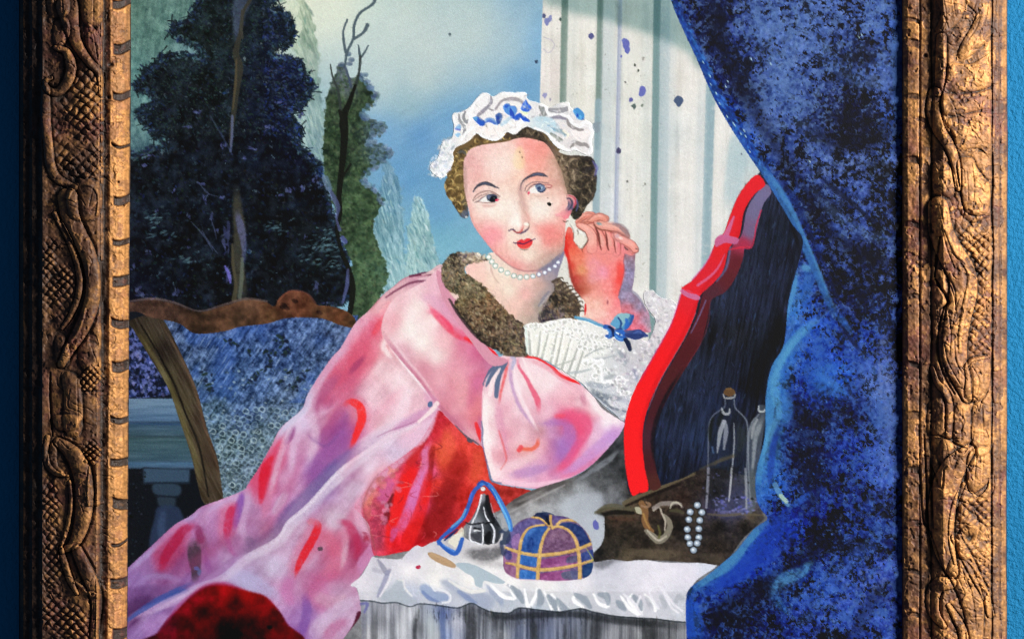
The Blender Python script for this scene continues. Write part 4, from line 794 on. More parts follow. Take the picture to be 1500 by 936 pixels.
# ---------------------------------------------------------------------- face
face = shape(S0('679,240 683,228 689,219 705,213 727,210 741,208 754,204 767,202 780,204 797,209 807,220 815,235 822,250 828,272 832,290 830,318 828,335 827,362 820,376 808,388 790,396 768,397 747,388 726,372 710,353 693,329 686,305 680,275'))
lay(face, cps('690,235,d8a09c 700,222,e4b0a8 720,215,ecb8b0 745,215,ecc4b8 700,245,e2aca6 720,240,e8c0b6 740,240,ecd0c4 755,230,eeccb8 760,245,ecc8b4 765,215,f0a098 780,212,ee9088 775,235,f09488 795,222,e48c80 790,240,ec9c90 808,235,b89480 805,250,d0a090 '
              '690,262,e0a8a0 710,262,e8b4a8 740,262,ecbcae 760,258,eec0a8 780,258,ec9c8c 800,262,e0a494 820,262,bc9080 700,275,e4b8ac 720,272,e6c4b6 745,280,e8c8b6 756,275,eac0b0 700,300,ead0c4 720,310,ecdccc 740,300,f0dcc8 735,320,ecd4c0 705,320,ecc8ba 690,305,dc9890 695,318,e4a89c '
              '755,305,f2e4d8 752,325,f4e6da 760,290,dcb4a4 764,305,dcb0a0 770,320,e8b4a8 785,300,ecdccc 800,305,ecdccc 815,300,ecc8b8 790,320,ecd8c8 810,320,eccaba 825,310,e8a09c 820,330,e4a494 826,322,e88888 '
              '710,335,eea8a4 725,340,ee9498 735,345,eca4a0 715,350,ea909a 700,338,dc948c 745,345,ecd4c0 750,360,ecd0bc 735,365,ecb0a4 728,368,e4948c 745,378,e8a49c 790,335,e89088 805,340,e47c78 820,345,dc8478 800,355,e68880 815,360,d09080 822,370,a88880 785,350,ecccbc '
              '780,372,e8d4c0 770,375,ecd0bc 765,385,e6a098 755,390,d8807c 780,390,c4948c 795,380,c8a494 800,390,a08c84 810,380,9c8884 790,362,e4b8a8 770,345,e8d8c4'), 1, 'face', p=3.0, s=9)
IMG[:] += (face * (noise(4, 82, 2) - .5))[..., None] * np.array([.07, .09, .09], f32)
lay(shape(S0('753,226 758,217 765,216 769,234 767,247 756,247 751,238'), soft=1), 'eecb98', .6); dab(761.5, 223, .9, 1.8, 0, '4a3430', .8); dab(765, 231, 1, 1.4, 0, '3a2a26', .8)
lay(shape(S0('762,204 780,205 796,212 806,232 800,252 782,258 768,250 764,228'), soft=5) * face, 'f08c80', .26)
stroke(S0('814,232 824,252 830,275 834,292'), [8, 12, 10, 6], '8c7460', .5, 5); stroke(S0('681,238 681,262 683,290'), [4, 6, 4], 'a08078', .55, 3, face)
stroke(S0('686,300 694,328 711,353 727,372 748,389'), [2, 3, 4, 4, 4], 'c87470', .5, 3, face); stroke(S0('726,372 747,389 768,397 792,396'), [1.4, 2, 2.4, 2], 'a06c70', .7, 1.4)
stroke(S0('822,372 806,389 788,397'), [6, 6, 4], '6c6880', .6, 3); stroke(S0('826,340 827,362 820,376'), [3, 4, 5], '94807c', .5, 2.4, face)
for (x, y, rx, ry, c, a) in ((722, 348, 16, 14, 'ee848e', .32), (806, 344, 18, 15, 'e8706c', .3), (700, 305, 10, 14, 'f0e0d0', .35), (730, 305, 14, 14, 'f2e2d2', .35), (790, 308, 16, 10, 'f0e2d2', .45), (755, 322, 7, 10, 'f6ece0', .55), (772, 376, 9, 6, 'f0dcc8', .5), (752, 345, 7, 6, 'ecdcc8', .5), (788, 352, 6, 6, 'ece0d0', .55), (745, 386, 14, 4, 'e07c78', .4), (700, 255, 8, 18, 'e09a94', .3), (735, 250, 14, 16, 'f0d4c8', .35)):
    lay(blur((((GX - x) / rx) ** 2 + ((GY - y) / ry) ** 2 < 1).astype(f32), 4) * face, c, a)
for (x, y, rx, ry, c, a) in ((733, 236, 24, 22, 'f0d4c8', .45), (728, 300, 22, 22, 'eedad0', .35), (792, 306, 20, 12, 'eedcd4', .35), (755, 300, 6, 22, 'f2e2da', .35), (762, 378, 16, 10, 'ecd2c6', .3), (716, 340, 20, 16, 'ea8c90', .25), (806, 342, 20, 16, 'e4807c', .28), (752, 392, 22, 6, 'dc7c7c', .3)):
    lay(blur((((GX - x) / rx) ** 2 + ((GY - y) / ry) ** 2 < 1).astype(f32), 7) * face, c, a)
lay(blur(shape(S0('764,268 772,296 776,316 770,330 764,322 766,300 760,280')), 2) * face, 'd09c90', .5)
stroke(S0('763,262 762,280 766,298 772,312'), [5, 7, 6, 4], 'b48c88', .45, 4, face)
def fs(pts, w, c, a=.85, s=1): stroke(E3(pts), w, C(c) * (.82 if a > .55 and s < 1.5 else 1), min(1, a * 1.12), s)
# brows
fs('250,310 275,265 320,230 380,215 440,230 490,255 530,270', [1.2, 3, 4.6, 5.4, 4.6, 3, 1.2], '4c4c58', .9, 1.2); fs('330,228 380,216 430,232', [1.5, 2.4, 1.5], '6a6e88', .6)
fs('765,290 775,230 810,175 870,140 940,115 1000,120 1060,140', [1.2, 2, 2.6, 4, 5.4, 5.4, 1.6], '54525e', .85, 1.2); fs('900,125 960,112 1010,125', [1.4, 2.4, 1.4], '7078a0', .6)
# her right eye
fs('245,400 290,340 350,310 420,300 480,320 540,360', [1.4, 1.8, 1.8, 1.8, 2, 1.6], '9c7670', .7); fs('250,410 300,370 360,340 420,325 480,335 530,375', [1, 1.2, 1.2, 1.2, 1.6, 1.2], '8c6c68', .7)
lay(shape(E3('300,415 340,380 400,340 460,335 520,370 525,395 480,420 420,425 350,420')), 'e6ddd6', .95)
lay(shape(E3('395,350 430,335 490,340 515,370 505,410 460,425 420,410 400,385')), '3e4252', .97); lay(shape(E3('430,375 460,355 495,360 510,385 490,415 450,420 430,405')), '10141c', .97); lay(shape(E3('400,350 430,345 440,370 415,390')), '6a7088', .8)
lay(shape(E3('495,390 525,385 530,400 510,412 490,410')), 'd8405a', .9); fs('300,420 350,425 420,430 480,428', [1, 1.4, 1.6, 1.2], 'a87c74', .7); fs('320,450 400,465 480,455 520,430', [2, 4, 4, 2], 'd09c92', .6, 2.4); fs('260,425 300,415 340,380 400,340', [1, 1.6, 1.4, 1], '84686a', .8)
dab(660 + 478 / 7.49, 240 + 378 / 7.49, 1, .9, 0, '8aa090', .7)
# her left eye
fs('780,330 775,260 800,210 860,180', [3, 4, 3, 2], 'c09890', .55, 2.4); fs('815,300 830,255 880,215 940,200 1000,205 1080,215', [1.4, 1.8, 1.8, 1.6, 1.6, 1.2], '9c7c7c', .7); fs('835,310 870,260 930,225 990,225', [1.2, 1.6, 1.6, 1.4], '7c6468', .75)
lay(shape(E3('865,315 880,275 925,240 990,230 1040,260 1035,295 990,320 920,325')), 'e8dfd8', .95); lay(shape(E3('930,240 970,228 1020,240 1042,270 1030,305 990,318 955,300 940,275')), '66748e', .97); lay(shape(E3('950,250 985,240 1010,262 990,290 960,285')), '8294aa', .9)
lay(shape(E3('950,262 975,250 995,262 990,285 965,288')), '2a3350', .85); dab(660 + 1000 / 7.49, 240 + 262 / 7.49, 1.1, 1, 0, 'c0d0e0', .8)
fs('960,300 1000,312 1035,290 1045,265', [1, 2, 2, 1], '3a405c', .8); fs('925,235 980,222 1030,240', [1.2, 2, 1.4], '54506c', .8); lay(shape(E3('842,325 860,305 872,315 855,340')), 'd84460', .9); fs('1040,235 1080,230 1110,245 1090,265 1050,255', [1.5, 2, 2, 2, 1.2], 'cc6c6c', .6)
fs('900,350 980,360 1060,345', [2, 4, 2], 'd0ac9c', .6, 2.4); fs('1050,200 1130,180 1180,200', [3, 5, 3], 'd09488', .5, 2.4); fs('1040,275 1090,262', [1, 1], 'a06c68', .6)
# patch, nose, mouth
lay(shape(E3('1058,432 1085,425 1108,445 1095,465 1075,462')), '0c0e0c', .97); dab(802.5, 290.5, 1, .7, 0, '4c2c28', .7)
fs('775,380 760,430 780,480 820,540 840,600', [3, 5, 4, 3, 2], 'c8a094', .6, 2.4); fs('640,740 655,725 685,722 710,745 740,762 790,755 840,725 858,700', [1.2, 2.2, 2.2, 2, 2.4, 2.8, 2.4, 1.4], '6c5870', .85); fs('690,735 730,755 770,745 800,700', [1, 2.4, 3, 1.4], 'd8605c', .8, 1.4)
fs('800,660 790,700 760,740', [2, 4, 3], 'e08c84', .6, 2.4); fs('855,640 862,690 845,720', [1.4, 1.8, 1.4], 'a0786c', .6); fs('820,660 845,665', [4, 4], 'f4ecdc', .8, 1.6); fs('820,520 850,580 870,650', [2, 4, 3], 'd89c90', .5, 2.6); fs('740,560 745,660 742,710', [5, 7, 4], 'f6ece0', .4, 4)
lay(shape(E3('725,865 745,845 775,830 800,838 830,822 860,820 885,830 900,850 890,890 850,925 800,932 755,920 730,890')), 'd83038', .96); lay(shape(E3('745,890 800,895 870,875 885,890 850,922 800,930 755,915')), 'e8403c', .9); fs('770,905 820,912 860,895', [2, 3, 2], 'ee645c', .6, 1.4)
fs('690,866 720,872 760,872 800,880 850,860 890,840 930,825', [1.4, 1.8, 1.6, 1.6, 1.6, 1.6, 1], '4c2c54', .85, .9); fs('760,935 810,945 850,940', [1, 2, 1], 'a08878', .7)
# ear and earring
ear = shape(E3('1270,350 1310,338 1355,355 1385,395 1380,440 1340,500 1310,560 1290,600 1260,605 1225,590 1210,540 1260,500 1290,440'))
lay(ear, cps('836,290,d89890 843,298,e0707c 838,305,50506c 836,312,e47880 828,318,ea8088 824,312,e4a098 832,300,5c5a70 840,292,c88c8c'), 1, 'face', s=2.5)
fs('1275,380 1310,385 1335,430 1320,480 1290,510', [1.6, 2.4, 3, 2.4, 1.4], '4a4a60', .8); fs('1300,350 1350,370 1375,420 1350,480', [1.2, 2, 2.2, 1.4], 'e05868', .85); fs('1385,400 1395,460 1380,520', [2, 3, 2], '54609c', .6); fs('1150,560 1200,560 1250,530', [4, 6, 4], 'ea8c94', .5, 2.6)
fs('1240,630 1260,640 1290,625', [1.4, 1.8, 1.2], '6c5848', .8)
lay(shape(E3('1308,665 1340,670 1375,705 1400,755 1385,795 1355,800 1352,750 1330,700')), 'e2ded2', .97, 'earring'); fs('1390,730 1402,760 1388,795', [1.2, 1.6, 1.2], '7c6c60', .8); fs('1330,690 1360,740', [1, 1.6], 'fbfaf4', .8)
stroke(E3('1310,665 1332,700 1352,750 1354,800'), 1.3, '8c8072', .8, .8); stroke(E3('1350,840 1392,892 1430,926 1490,852 1482,800'), 1.3, '84705e', .8, .8)
lay(shape(E3('1380,790 1420,770 1480,800 1490,850 1430,925 1390,890 1350,840')), 'd8d2c2', .97)
# pearl necklace
for i, (x, y) in enumerate(E4('268,350 302,400 342,448 405,492 475,525 545,555 612,572 685,568 755,560 820,540 885,520 935,485 995,450 1030,408')):
    rr = 3.6 if i < 8 else 3.2
    dab(x, y, rr + .7, rr + .5, 0, '7ca49c' if i < 9 else '7c7c94', .85, .9, id='necklace'); dab(x, y, rr - .5, rr - .7, 0, 'e8e4d8' if i < 8 else 'dce0ea', .97, .8, id='necklace'); dab(x - .5, y - .6, 1.3, 1.1, 0, 'fdfcf8', .9, .8)
stroke(E4('800,500 900,450 1000,380 1080,300'), [3, 5, 5, 4], '6c6a80', .55, 2.4)
# ----------------------------------------------------------------------- cap
cap = shape(S0('638,258 629,247 633,238 641,232 646,214 650,206 661,203 665,186 662,174 664,166 672,165 684,160 690,155 697,146 706,137 715,137 722,142 736,135 752,136 770,136 773,146 786,150 797,154 806,158 818,152 832,150 836,158 850,170 858,176 864,180 870,187 870,196 866,206 868,222 862,228 850,224 842,220 834,223 818,218 806,206 798,196 782,190 772,186 764,190 758,195 752,198 742,194 736,202 724,207 706,202 698,196 690,204 678,212 672,214 664,222 664,238 656,252 650,261'))
capr = rough(cap, .1, 4, 83, 1)
lay(capr, cps('650,240,d8dad8 640,246,dfe0dc 660,215,d4d6d4 672,175,dcdcd8 690,165,e6e2de 710,145,e4e2de 750,142,e8e4dc 740,165,e2dcd8 720,195,ebe4dc 760,180,ebe6dc 700,190,e8e0d8 790,165,ddd8d4 810,165,c8c8c4 830,155,d4d4d2 820,185,dcd4d0 845,190,ddd6d2 '
              '855,205,dcd4d0 862,220,e0dcd8 840,212,d2ccc8 830,200,dad2cc 790,182,bcd0d4 805,190,b8ccd2 850,180,d8d4d2 680,200,e6e2da'), 1, 'frilled_cap', s=6)
IMG[:] *= 1 - .03 * capr[..., None]
def cp_(T, pts, w, c, a=.8, s=1.2): stroke(T(pts), w, c, a, s, capr)
for T, pts, w, c in ((E1, '740,160 745,220 720,260 670,310 600,370', [2, 4, 4, 5, 4], 'a4a0aa'), (E1, '640,150 560,230 520,330', [2, 4, 3], 'f6f2ec'), (E1, '720,300 780,310 850,220 900,200 980,190 1060,210 1090,240', [2, 3, 3, 3, 5, 5, 3], 'b4aeb0'), (E1, '870,130 980,135 1120,135', [3, 5, 4], 'f8f4ec'),
        (E1, '460,330 440,390 470,450 490,420', [2, 4, 4, 2], '9c9ea0'), (E1, '390,360 400,430 450,500 440,600', [2, 4, 4, 3], 'a8aaac'), (E1, '330,380 340,450 370,470', [3, 4, 2], 'f2f2f0'), (E1, '480,340 520,380 500,440', [3, 5, 3], 'f4f2ec'), (E1, '420,640 470,560 560,500', [3, 4, 3], 'f2eee8'),
        (E1, '690,480 700,540', [2, 3], 'a8a49e'), (E1, '560,570 640,600 720,640 800,640 900,560', [4, 6, 6, 5, 3], 'f6efe6'), (E1, '930,560 1020,530 1060,490', [4, 5, 3], 'f4efe6'), (E1, '620,490 760,560 860,520', [5, 8, 5], 'e8dcd4'), (E1, '940,440 1000,470 1100,440', [4, 6, 4], 'f4f0e6'),
        (E2, '330,520 450,580 560,680 690,770', [5, 6, 6, 5], 'f2eee4'), (E2, '500,570 560,610 620,640', [3, 5, 3], '9ea49c'), (E2, '520,590 590,650', [3, 4], 'c4c6bc'), (E2, '390,280 430,340 400,370', [6, 9, 6], '9ca09c'), (E2, '390,260 440,270 460,330 500,370 580,350 660,380', [3, 4, 4, 4, 4, 3], 'f6f4ee'),
        (E2, '490,310 580,320 690,300', [5, 7, 6], 'a8a8ac'), (E2, '620,240 700,250 700,320', [4, 5, 3], 'e6e2dc'), (E2, '500,400 580,390 660,410', [3, 5, 3], 'a09cac'), (E2, '680,420 700,470 780,520 850,530', [3, 5, 5, 3], 'a49e9c'), (E2, '690,380 740,450 820,490 860,450 920,450 940,490', [4, 5, 5, 5, 5, 4], 'f8f4ee'),
        (E2, '840,400 920,380 990,430', [6, 8, 6], 'a4a8ac'), (E2, '720,720 770,670 830,690 880,690 910,720', [3, 5, 5, 5, 3], 'a8a29e'), (E2, '930,500 960,570 930,640 950,720 920,780', [4, 5, 4, 5, 4], 'f2eeea'), (E2, '690,770 760,730 830,800 880,790', [3, 4, 4, 3], 'f0ece4'), (E2, '760,560 820,600 900,560', [8, 12, 8], 'e6dcd6'), (E2, '540,520 640,560 660,600', [4, 6, 4], 'a8c0c8'), (E2, '640,540 690,580 670,620', [3, 3, 2], 'ece4cc')):
    cp_(T, pts, [k * 1.15 for k in w], C(c) * (.80 if int(c[:2], 16) < 0xd0 else 1.0), .92)
lay(shape(E2('960,460 1040,440 1060,480 1030,550 990,560 965,520')), '7c8a90', .85); lay(shape(E2('1040,460 1090,470 1085,520 1050,560')), 'a4b2b4', .6)
cp_(E2, '400,400 500,430 580,500', [6, 8, 4], 'a6c2cc', .8, 2); cp_(E1, '1190,420 1280,410 1400,450 1480,520', [5, 9, 9, 5], 'aac4cc', .75, 2.4); cp_(E1, '1370,480 1450,540', [3, 3], '7ca0b4', .7)
def bl_(T, pts, cc): lay(shape(T(pts)), cc if isinstance(cc, str) else cc, .97)
bl_(E1, '545,400 590,385 640,410 675,440 670,480 630,485 590,455', '2450a8'); bl_(E1, '545,395 590,388 580,430', '5c94bc'); bl_(E1, '670,420 720,395 770,405 800,440 820,475 770,465 720,440 690,450', '7094c0'); cp_(E1, '680,450 730,430 790,460', [2, 4, 3], '4464b0', .8)
bl_(E1, '790,370 830,345 865,360 860,420 835,465 805,460 795,410', '3c5c94'); bl_(E1, '805,375 830,365 835,440 812,450', '24408a'); bl_(E1, '875,290 885,255 930,238 955,265 960,330 945,370 900,340', '4c80c0'); bl_(E1, '895,260 930,245 945,262 905,290', '2c58b0'); bl_(E1, '955,270 1010,270 1030,320 1000,370 960,330', '5484c4')
bl_(E1, '950,290 990,340 1000,390 965,405 950,370', '2446a4'); bl_(E1, '1070,300 1105,220 1130,200 1150,240 1190,285 1130,340', '2f5cc0'); bl_(E1, '985,400 1040,350 1080,360 1050,420 1010,420', '2450b0'); bl_(E1, '1060,370 1110,380 1170,435 1110,435 1070,405', '2450b0'); cp_(E1, '1080,330 1130,350', [3, 5], 'dce8b4', .9); cp_(E1, '1075,300 1130,205', [1, 1.4], '86a8d8', .6)
cp_(E1, '860,470 940,410 960,390', [5, 7, 4], '9cbccc', .7, 2)
bl_(E2, '745,320 790,285 830,310 870,360 860,410 820,420 780,390', '4486bc'); cp_(E2, '770,300 800,340 790,380', [2, 4, 3], '1c44a0', .9); cp_(E2, '810,310 860,360 850,400', [2, 4, 3], '2a58ac', .8); cp_(E2, '810,350 830,400', [3, 3], '64a8d0', .8); bl_(E1, '350,510 390,470 415,490 400,530', '7ca4cc'); cp_(E1, '350,520 400,530', [2, 3], '6468b4', .8); bl_(E1, '350,580 390,560 410,580 380,610', '8cb4d0')
dabs(capr, 200, 3, 1, .6, ['f8f6f0', '9c9ca0', 'ece4de', 'b8bac0'], .5, 1.2, 42)
dabs(shape(S0('630,256 630,240 648,208 662,205 664,230 652,258')), 110, 3.4, 1.6, .8, ['f2f2f0', 'b4bcc4', 'e0e0dc', 'a8b4bc'], .7, 1.2, 43)
# --------------------------------------------- toilet table: shadow, cloth, skirt
tb = shape(S0('736,745 752,732 782,717 840,698 870,678 905,640 918,620 925,640 950,700 1130,720 1130,770 1080,815 1010,870 1008,985 525,985 530,895 522,857 530,840 548,815 560,814 600,806 640,799 664,792 690,778 712,766 722,752'))
lay(tb, cps('760,735,54504e 790,725,6a6664 830,705,5a5856 860,690,3c3e40 890,670,2c2e30 900,650,3a3c40 920,690,303234 930,720,2c2a28 880,710,4c4e50 850,715,8c9094 800,745,9a9ca0 830,740,a4a8ac 860,760,a6aab2 870,790,a8aeb6 760,755,98989a 780,745,a0a0a0 900,730,6a6c70'), 1, 'shaded_tabletop', s=6)
IMG[:] += (tb * (noise(9, 91, 4, gain=.7) - .5))[..., None] * .14
D1 = tile(630, 690, 5.742); D2 = tile(870, 690, 5.742); D3 = tile(520, 770, 6.24)
stroke(B4('680,210 760,170 850,120 960,90 1040,70'), [10, 13, 11, 9, 4], '4a4644', .75, 3, tb); stroke(B4('720,190 800,160 900,110'), [3, 5, 3], '8a8684', .6, 2.4, tb)
stroke(B4('700,240 800,190 920,130 1000,90'), [3, 3, 3, 2], 'a8a6a4', .5, 2, tb)
stroke(B3('1060,920 1150,860 1240,800 1300,740'), [3, 7, 9, 5], '8c9098', .55, 2.6, tb)
lay(shape(S0('820,745 850,722 880,722 884,742 872,752 884,765 886,785 872,800 850,790'), soft=3) * tb, 'aab0b8', .75)
# cloth
cl = shape(D3('-40,540 60,450 130,330 160,280 200,290 320,300 420,300 480,240 560,180 620,190 700,150 800,120 960,60 1150,20 1500,60') + S0('860,800 880,806 920,812 960,822 1000,824 1050,826 1020,850 1008,872 1006,890 1005,912 990,912 960,908 940,907 900,904 870,898 850,893 820,898 790,895 760,892 745,900 720,898 705,892 690,885 670,892 640,888 615,886 600,890 580,884 560,885 545,882 530,884 523,862'))
lay(cl, cps('535,850,c2bcc0 550,840,b4b2b8 560,825,b0acb2 600,815,b4b0b8 640,800,a8a4a8 660,790,9c9a9c 600,835,d4cfcc 640,825,ccc8c4 640,850,d4d0c8 690,850,d6d2ca 720,830,cfccc8 730,800,b0acac 750,850,d8d4ce 800,855,d4d0cc 850,855,ccc8ca 880,840,aeaeb6 '
             '900,830,a8a8b0 930,840,bcbac0 970,840,cac6cc 1010,845,c4c0c8 1040,835,b4b8c4 950,860,c6c2c8 980,890,b4b6bc 1000,890,b0b4ba 560,870,9aa0a8 600,870,9ca4b4 650,875,9ca2b0 700,880,9ca4b4 750,880,a4abb4 800,885,a8aeb4 850,885,aeb2b6 900,890,b2b4ba 545,870,bcbabe'), 1, 'tablecloth', s=8)
IMG[:] += (cl * (noise(12, 92, 4) - .5))[..., None] * .05
IMG[:] *= 1 + .05 * (cl * (GY < 866))[..., None]
def ts(T, pts, w, c, a=.75, s=2): stroke(T(pts), w, c, a, s, cl)
ts(D3, '210,310 250,370 290,430 320,400', [3, 7, 8, 4], '7c7c8a'); ts(D3, '180,400 240,420', [8, 6], '9c9aa4', .6); ts(D3, '300,420 280,500 240,580 210,640', [6, 9, 8, 4], '84849a'); ts(D3, '330,440 290,540 230,640', [3, 4, 3], 'd8d2d4', .8)
lay(shape(D3('240,660 330,560 390,490 430,485 450,560 500,640 560,690 440,720 300,690'), soft=1) * cl, '9aa2a8', .8); ts(D3, '400,490 440,500 460,570 520,640', [3, 3, 4, 3], 'd6d4d0', .7); ts(D3, '520,560 540,620 560,640', [3, 5, 2], 'b8bac4', .7)
lay(shape(D3('590,570 620,530 680,545 760,600 830,620 870,650 840,690 740,690 640,650'), soft=1) * cl, '8090ac', .8); ts(D3, '690,540 730,590 760,580 830,600 870,640 860,690 800,700', [2, 3, 3, 4, 4, 4, 3], 'd4d4d6', .85, 1.4); ts(D3, '620,600 680,660 760,690', [4, 6, 3], '5a6c98', .6)
lay(shape(D3('780,495 860,490 940,540 1050,600 1180,610 1260,640 1280,700 1200,770 1060,710 960,660 880,590 800,540'), soft=2) * cl, '8f97a8', .75); ts(D3, '950,600 1020,650 1100,700', [5, 8, 4], '68789c', .6); ts(D3, '860,500 960,560 1060,600 1180,590', [3, 5, 6, 5], 'dcd8ce', .75)
ts(D3, '1200,520 1260,600 1330,680 1350,740', [4, 9, 10, 6], '7c88a0', .65, 2.6); ts(D3, '1190,500 1280,580 1360,640 1440,660', [3, 5, 6, 4], 'dcdad6', .8); ts(D3, '1400,540 1450,580 1490,640', [4, 6, 4], '8c929c', .65)
for T, pts in ((B4, '700,640 720,690 730,710'), (B4, '780,660 790,720 805,760 840,700 850,660'), (B4, '890,680 920,740 940,790 970,795 965,740 930,690'), (B4, '1060,680 1050,720 1100,760'), (B4, '1160,690 1190,740 1240,750 1220,680'), (B4, '1370,690 1350,720 1380,760 1410,795 1425,760 1400,720'), (B4, '1310,700 1350,760 1400,800'), (B4, '1440,690 1490,740 1498,780'), (B4, '600,640 660,700 720,715')):
    ts(T, pts, [3, 6, 4], 'e9e8e6', .95, 1.5)
for T, pts in ((B4, '710,650 750,690 770,730'), (B4, '860,670 870,720 850,770'), (B4, '910,700 940,740 950,770'), (B4, '1060,690 1110,720 1140,760'), (B4, '1190,690 1230,700 1240,740'), (B4, '1380,700 1410,740 1420,770'), (B4, '960,720 1000,770 1040,790'), (B4, '1290,730 1330,770')):
    ts(T, pts, [6, 11, 6], '7c868f', .8, 2.2)
ts(B4, '760,780 860,770 950,800 1060,800', [8, 10, 10, 8], 'a9b2bc', .6, 4)
for T, pts in ((R4, '100,650 80,680 110,740 130,770'), (R4, '100,650 140,650 170,700 200,760 240,790'), (R4, '-60,690 0,740 30,790'), (R4, '160,670 210,740 260,780'), (R4, '30,700 10,760 40,800')): ts(T, pts, [3, 4, 3], 'd6d4d8', .85, 1.4)
for T, pts in ((R4, '60,700 90,760'), (R4, '140,690 170,760'), (R4, '220,740 240,700 265,720')): ts(T, pts, [6, 8], '92969c', .6, 2.6)
# comb and its shadow, a red fleck
lay(shape(D3('665,250 700,240 780,270 860,310 920,355 910,382 850,372 760,335 690,290')), 'a88a6a', .97, 'painted_comb'); stroke(D3('690,255 780,290 880,350'), [2, 3, 2], 'bc9c78', .6, 2)
lay(shape(D3('920,350 990,335 1100,360 1220,420 1330,480 1370,520 1290,525 1180,500 1160,560 1100,540 1080,470 1000,420')) * cl, '93a4ac', .85)
dab(520 + 578 / 6.24, 770 + 376 / 6.24, 3.8, 2.6, -.3, 'a01c3c', .95)
stroke(S0('684,810 720,812 740,800'), [14, 20, 12], '3c3c3e', .7, 7, cl); stroke(S0('690,822 740,828'), [8, 10], '8c8a8a', .5, 6, cl)
stroke(S0('866,820 880,826 900,815 930,815'), [10, 16, 14, 6], '46484c', .6, 7, cl); stroke(S0('870,808 900,806 930,812'), [8, 10, 4], '202022', .7, 4, cl)
# gathered skirt of the table
sk2 = shape(S0('528,878 545,879 560,882 580,881 600,887 615,883 640,885 670,889 690,882 705,889 720,895 745,897 760,889 790,892 820,895 850,890 870,895 900,901 940,904 960,905 990,909 1008,910 1009,985 524,985 530,930'), smooth=False)
lay(sk2, cps('535,900,8c8e98 540,930,a4a4a8 560,910,72747a 575,900,9a9ca4 590,920,b0b2b8 600,900,b4b6bc 612,920,6c6e74 630,915,9ca4aa 640,930,a0a4a8 650,900,5a6890 655,930,8490b0 670,910,a4a6b4 685,900,4a4c52 700,920,6c7078 720,910,54565c 735,930,8a8e94 750,910,585c68 760,930,60687c 790,910,4c5060 '
              '800,930,5c6478 830,915,6a7080 850,930,50545c 880,910,50535a 900,930,7c7e84 930,925,8a8c90 940,915,4a4c50 960,930,44464a 985,920,5a5c60 1000,925,82848a'), 1, 'table_skirt', s=5)
wv = warpnoise(1.57, 3.2, 120, 93)
IMG[:] += (sk2 * (wv - .5))[..., None] * .3
for x, w, c, a in ((534, 7, '5c5e6a', .6), (550, 9, '5a5c60', .6), (576, 8, '606268', .6), (612, 6, '3c3e42', .8), (648, 8, '586890', .8), (668, 10, 'b0b2bc', .5), (690, 16, '2c2e32', .7), (716, 10, '808690', .5), (735, 6, '303338', .6), (762, 8, '707a90', .5), (778, 10, '26292c', .7), (806, 12, '707892', .5), (830, 6, '2c2e34', .7), (850, 6, '8088a0', .5), (872, 16, '2c2e32', .6), (900, 12, '9a9ca2', .5), (925, 6, '505258', .6), (950, 14, '26282a', .6), (975, 8, '7c7e84', .4), (995, 8, '8c8e94', .5), (592, 12, 'bcbec2', .5), (630, 10, 'a4acae', .5)):
    stroke(S0('%g,%g %g,%g %g,985' % (x, 888 + (x - 530) * .05, x + r_.normal(0, 2), 930, x + r_.normal(0, 4))), w, c, a, 4, sk2)
stroke(S0('528,879 545,880 560,883 580,882 600,888 615,884 640,886 670,890 690,883 705,890 720,896 745,898 760,890 790,893 820,896 850,891 870,896 900,902 940,905 960,906 990,910 1006,911'), 1.8, '1c262c', .7, 1.2)
stroke(S0('690,890 705,896 720,901 745,903 790,900 850,900 900,908 960,913 1006,918'), [5, 9, 9, 9, 9, 10, 10, 10, 9], '14171a', .6, 5, sk2)
dabs(sk2 * (GY < 912) * (GX > 610), 110, 3, .8, 1.57, ['16181a', '3a3c30', '0c0e10'], .4, .15, 51)
stroke(S0('529,884 538,884 534,896'), [4, 5, 3], '5a5a94', .7, 1.6)
# ------------------------------------------------------------------ jewel box
bx_ = shape(D2('20,350 110,300 240,310 290,250 420,180 560,110 720,30 830,-40 1100,-60 1360,-40 1420,350 1430,400 1260,560 1160,700 1110,790 900,770 640,755 400,745 280,755 150,740 0,760 -20,700 60,620 90,520 80,420'))
lay(bx_, cps('880,755,2a2620 900,745,5a5248 920,752,4a3a2c 900,765,3a2c22 890,775,16140f 920,780,1e1a14 950,790,1c1812 930,800,221c16 900,805,2c2822 920,810,564c3c 960,812,4c4236 1000,815,443a30 1050,815,382e28 990,770,14100c 1050,770,16120e 1090,770,14100c 1050,800,1a1510 960,740,2c2018 1000,730,2a1c16 1020,710,241c18 1050,720,0e0c0c 1080,730,4a4c70 1090,745,565a88 1060,745,5a5c88 1040,745,34304a 1100,755,4a4030 1020,755,3c3428 1110,700,4c5454 870,810,1c1c1c 930,730,4a3e30'), 1, 'jewel_box', s=5)
IMG[:] += (bx_ * (noise(6, 94, 3, gain=.8) - .5))[..., None] * np.array([.14, .12, .11], f32)
stroke(D2('20,350 120,300 250,310 380,330'), [6, 10, 9, 8], '54503e', .8, 2); stroke(D2('40,380 160,345 330,350'), [4, 7, 5], '100e0a', .85, 2)
stroke(D2('260,270 420,190 560,130 700,70 840,20'), [8, 9, 9, 8, 6], '5c523e', .9, 1.6); stroke(D2('270,290 420,225 560,170 720,110'), [3, 5, 5, 4], '140e0a', .8, 2)
stroke(D2('100,390 240,400 370,410'), [4, 6, 4], '4a3226', .7, 2.4); stroke(D2('250,670 420,690 640,700 760,690'), [6, 12, 14, 6], '5a5040', .7, 4); stroke(D2('880,710 1000,730 1110,760'), [6, 12, 10], '4c4438', .6, 4); stroke(D2('960,360 1100,370 1250,360 1420,370'), [3, 4, 4, 3], '5c5444', .7, 1.6)
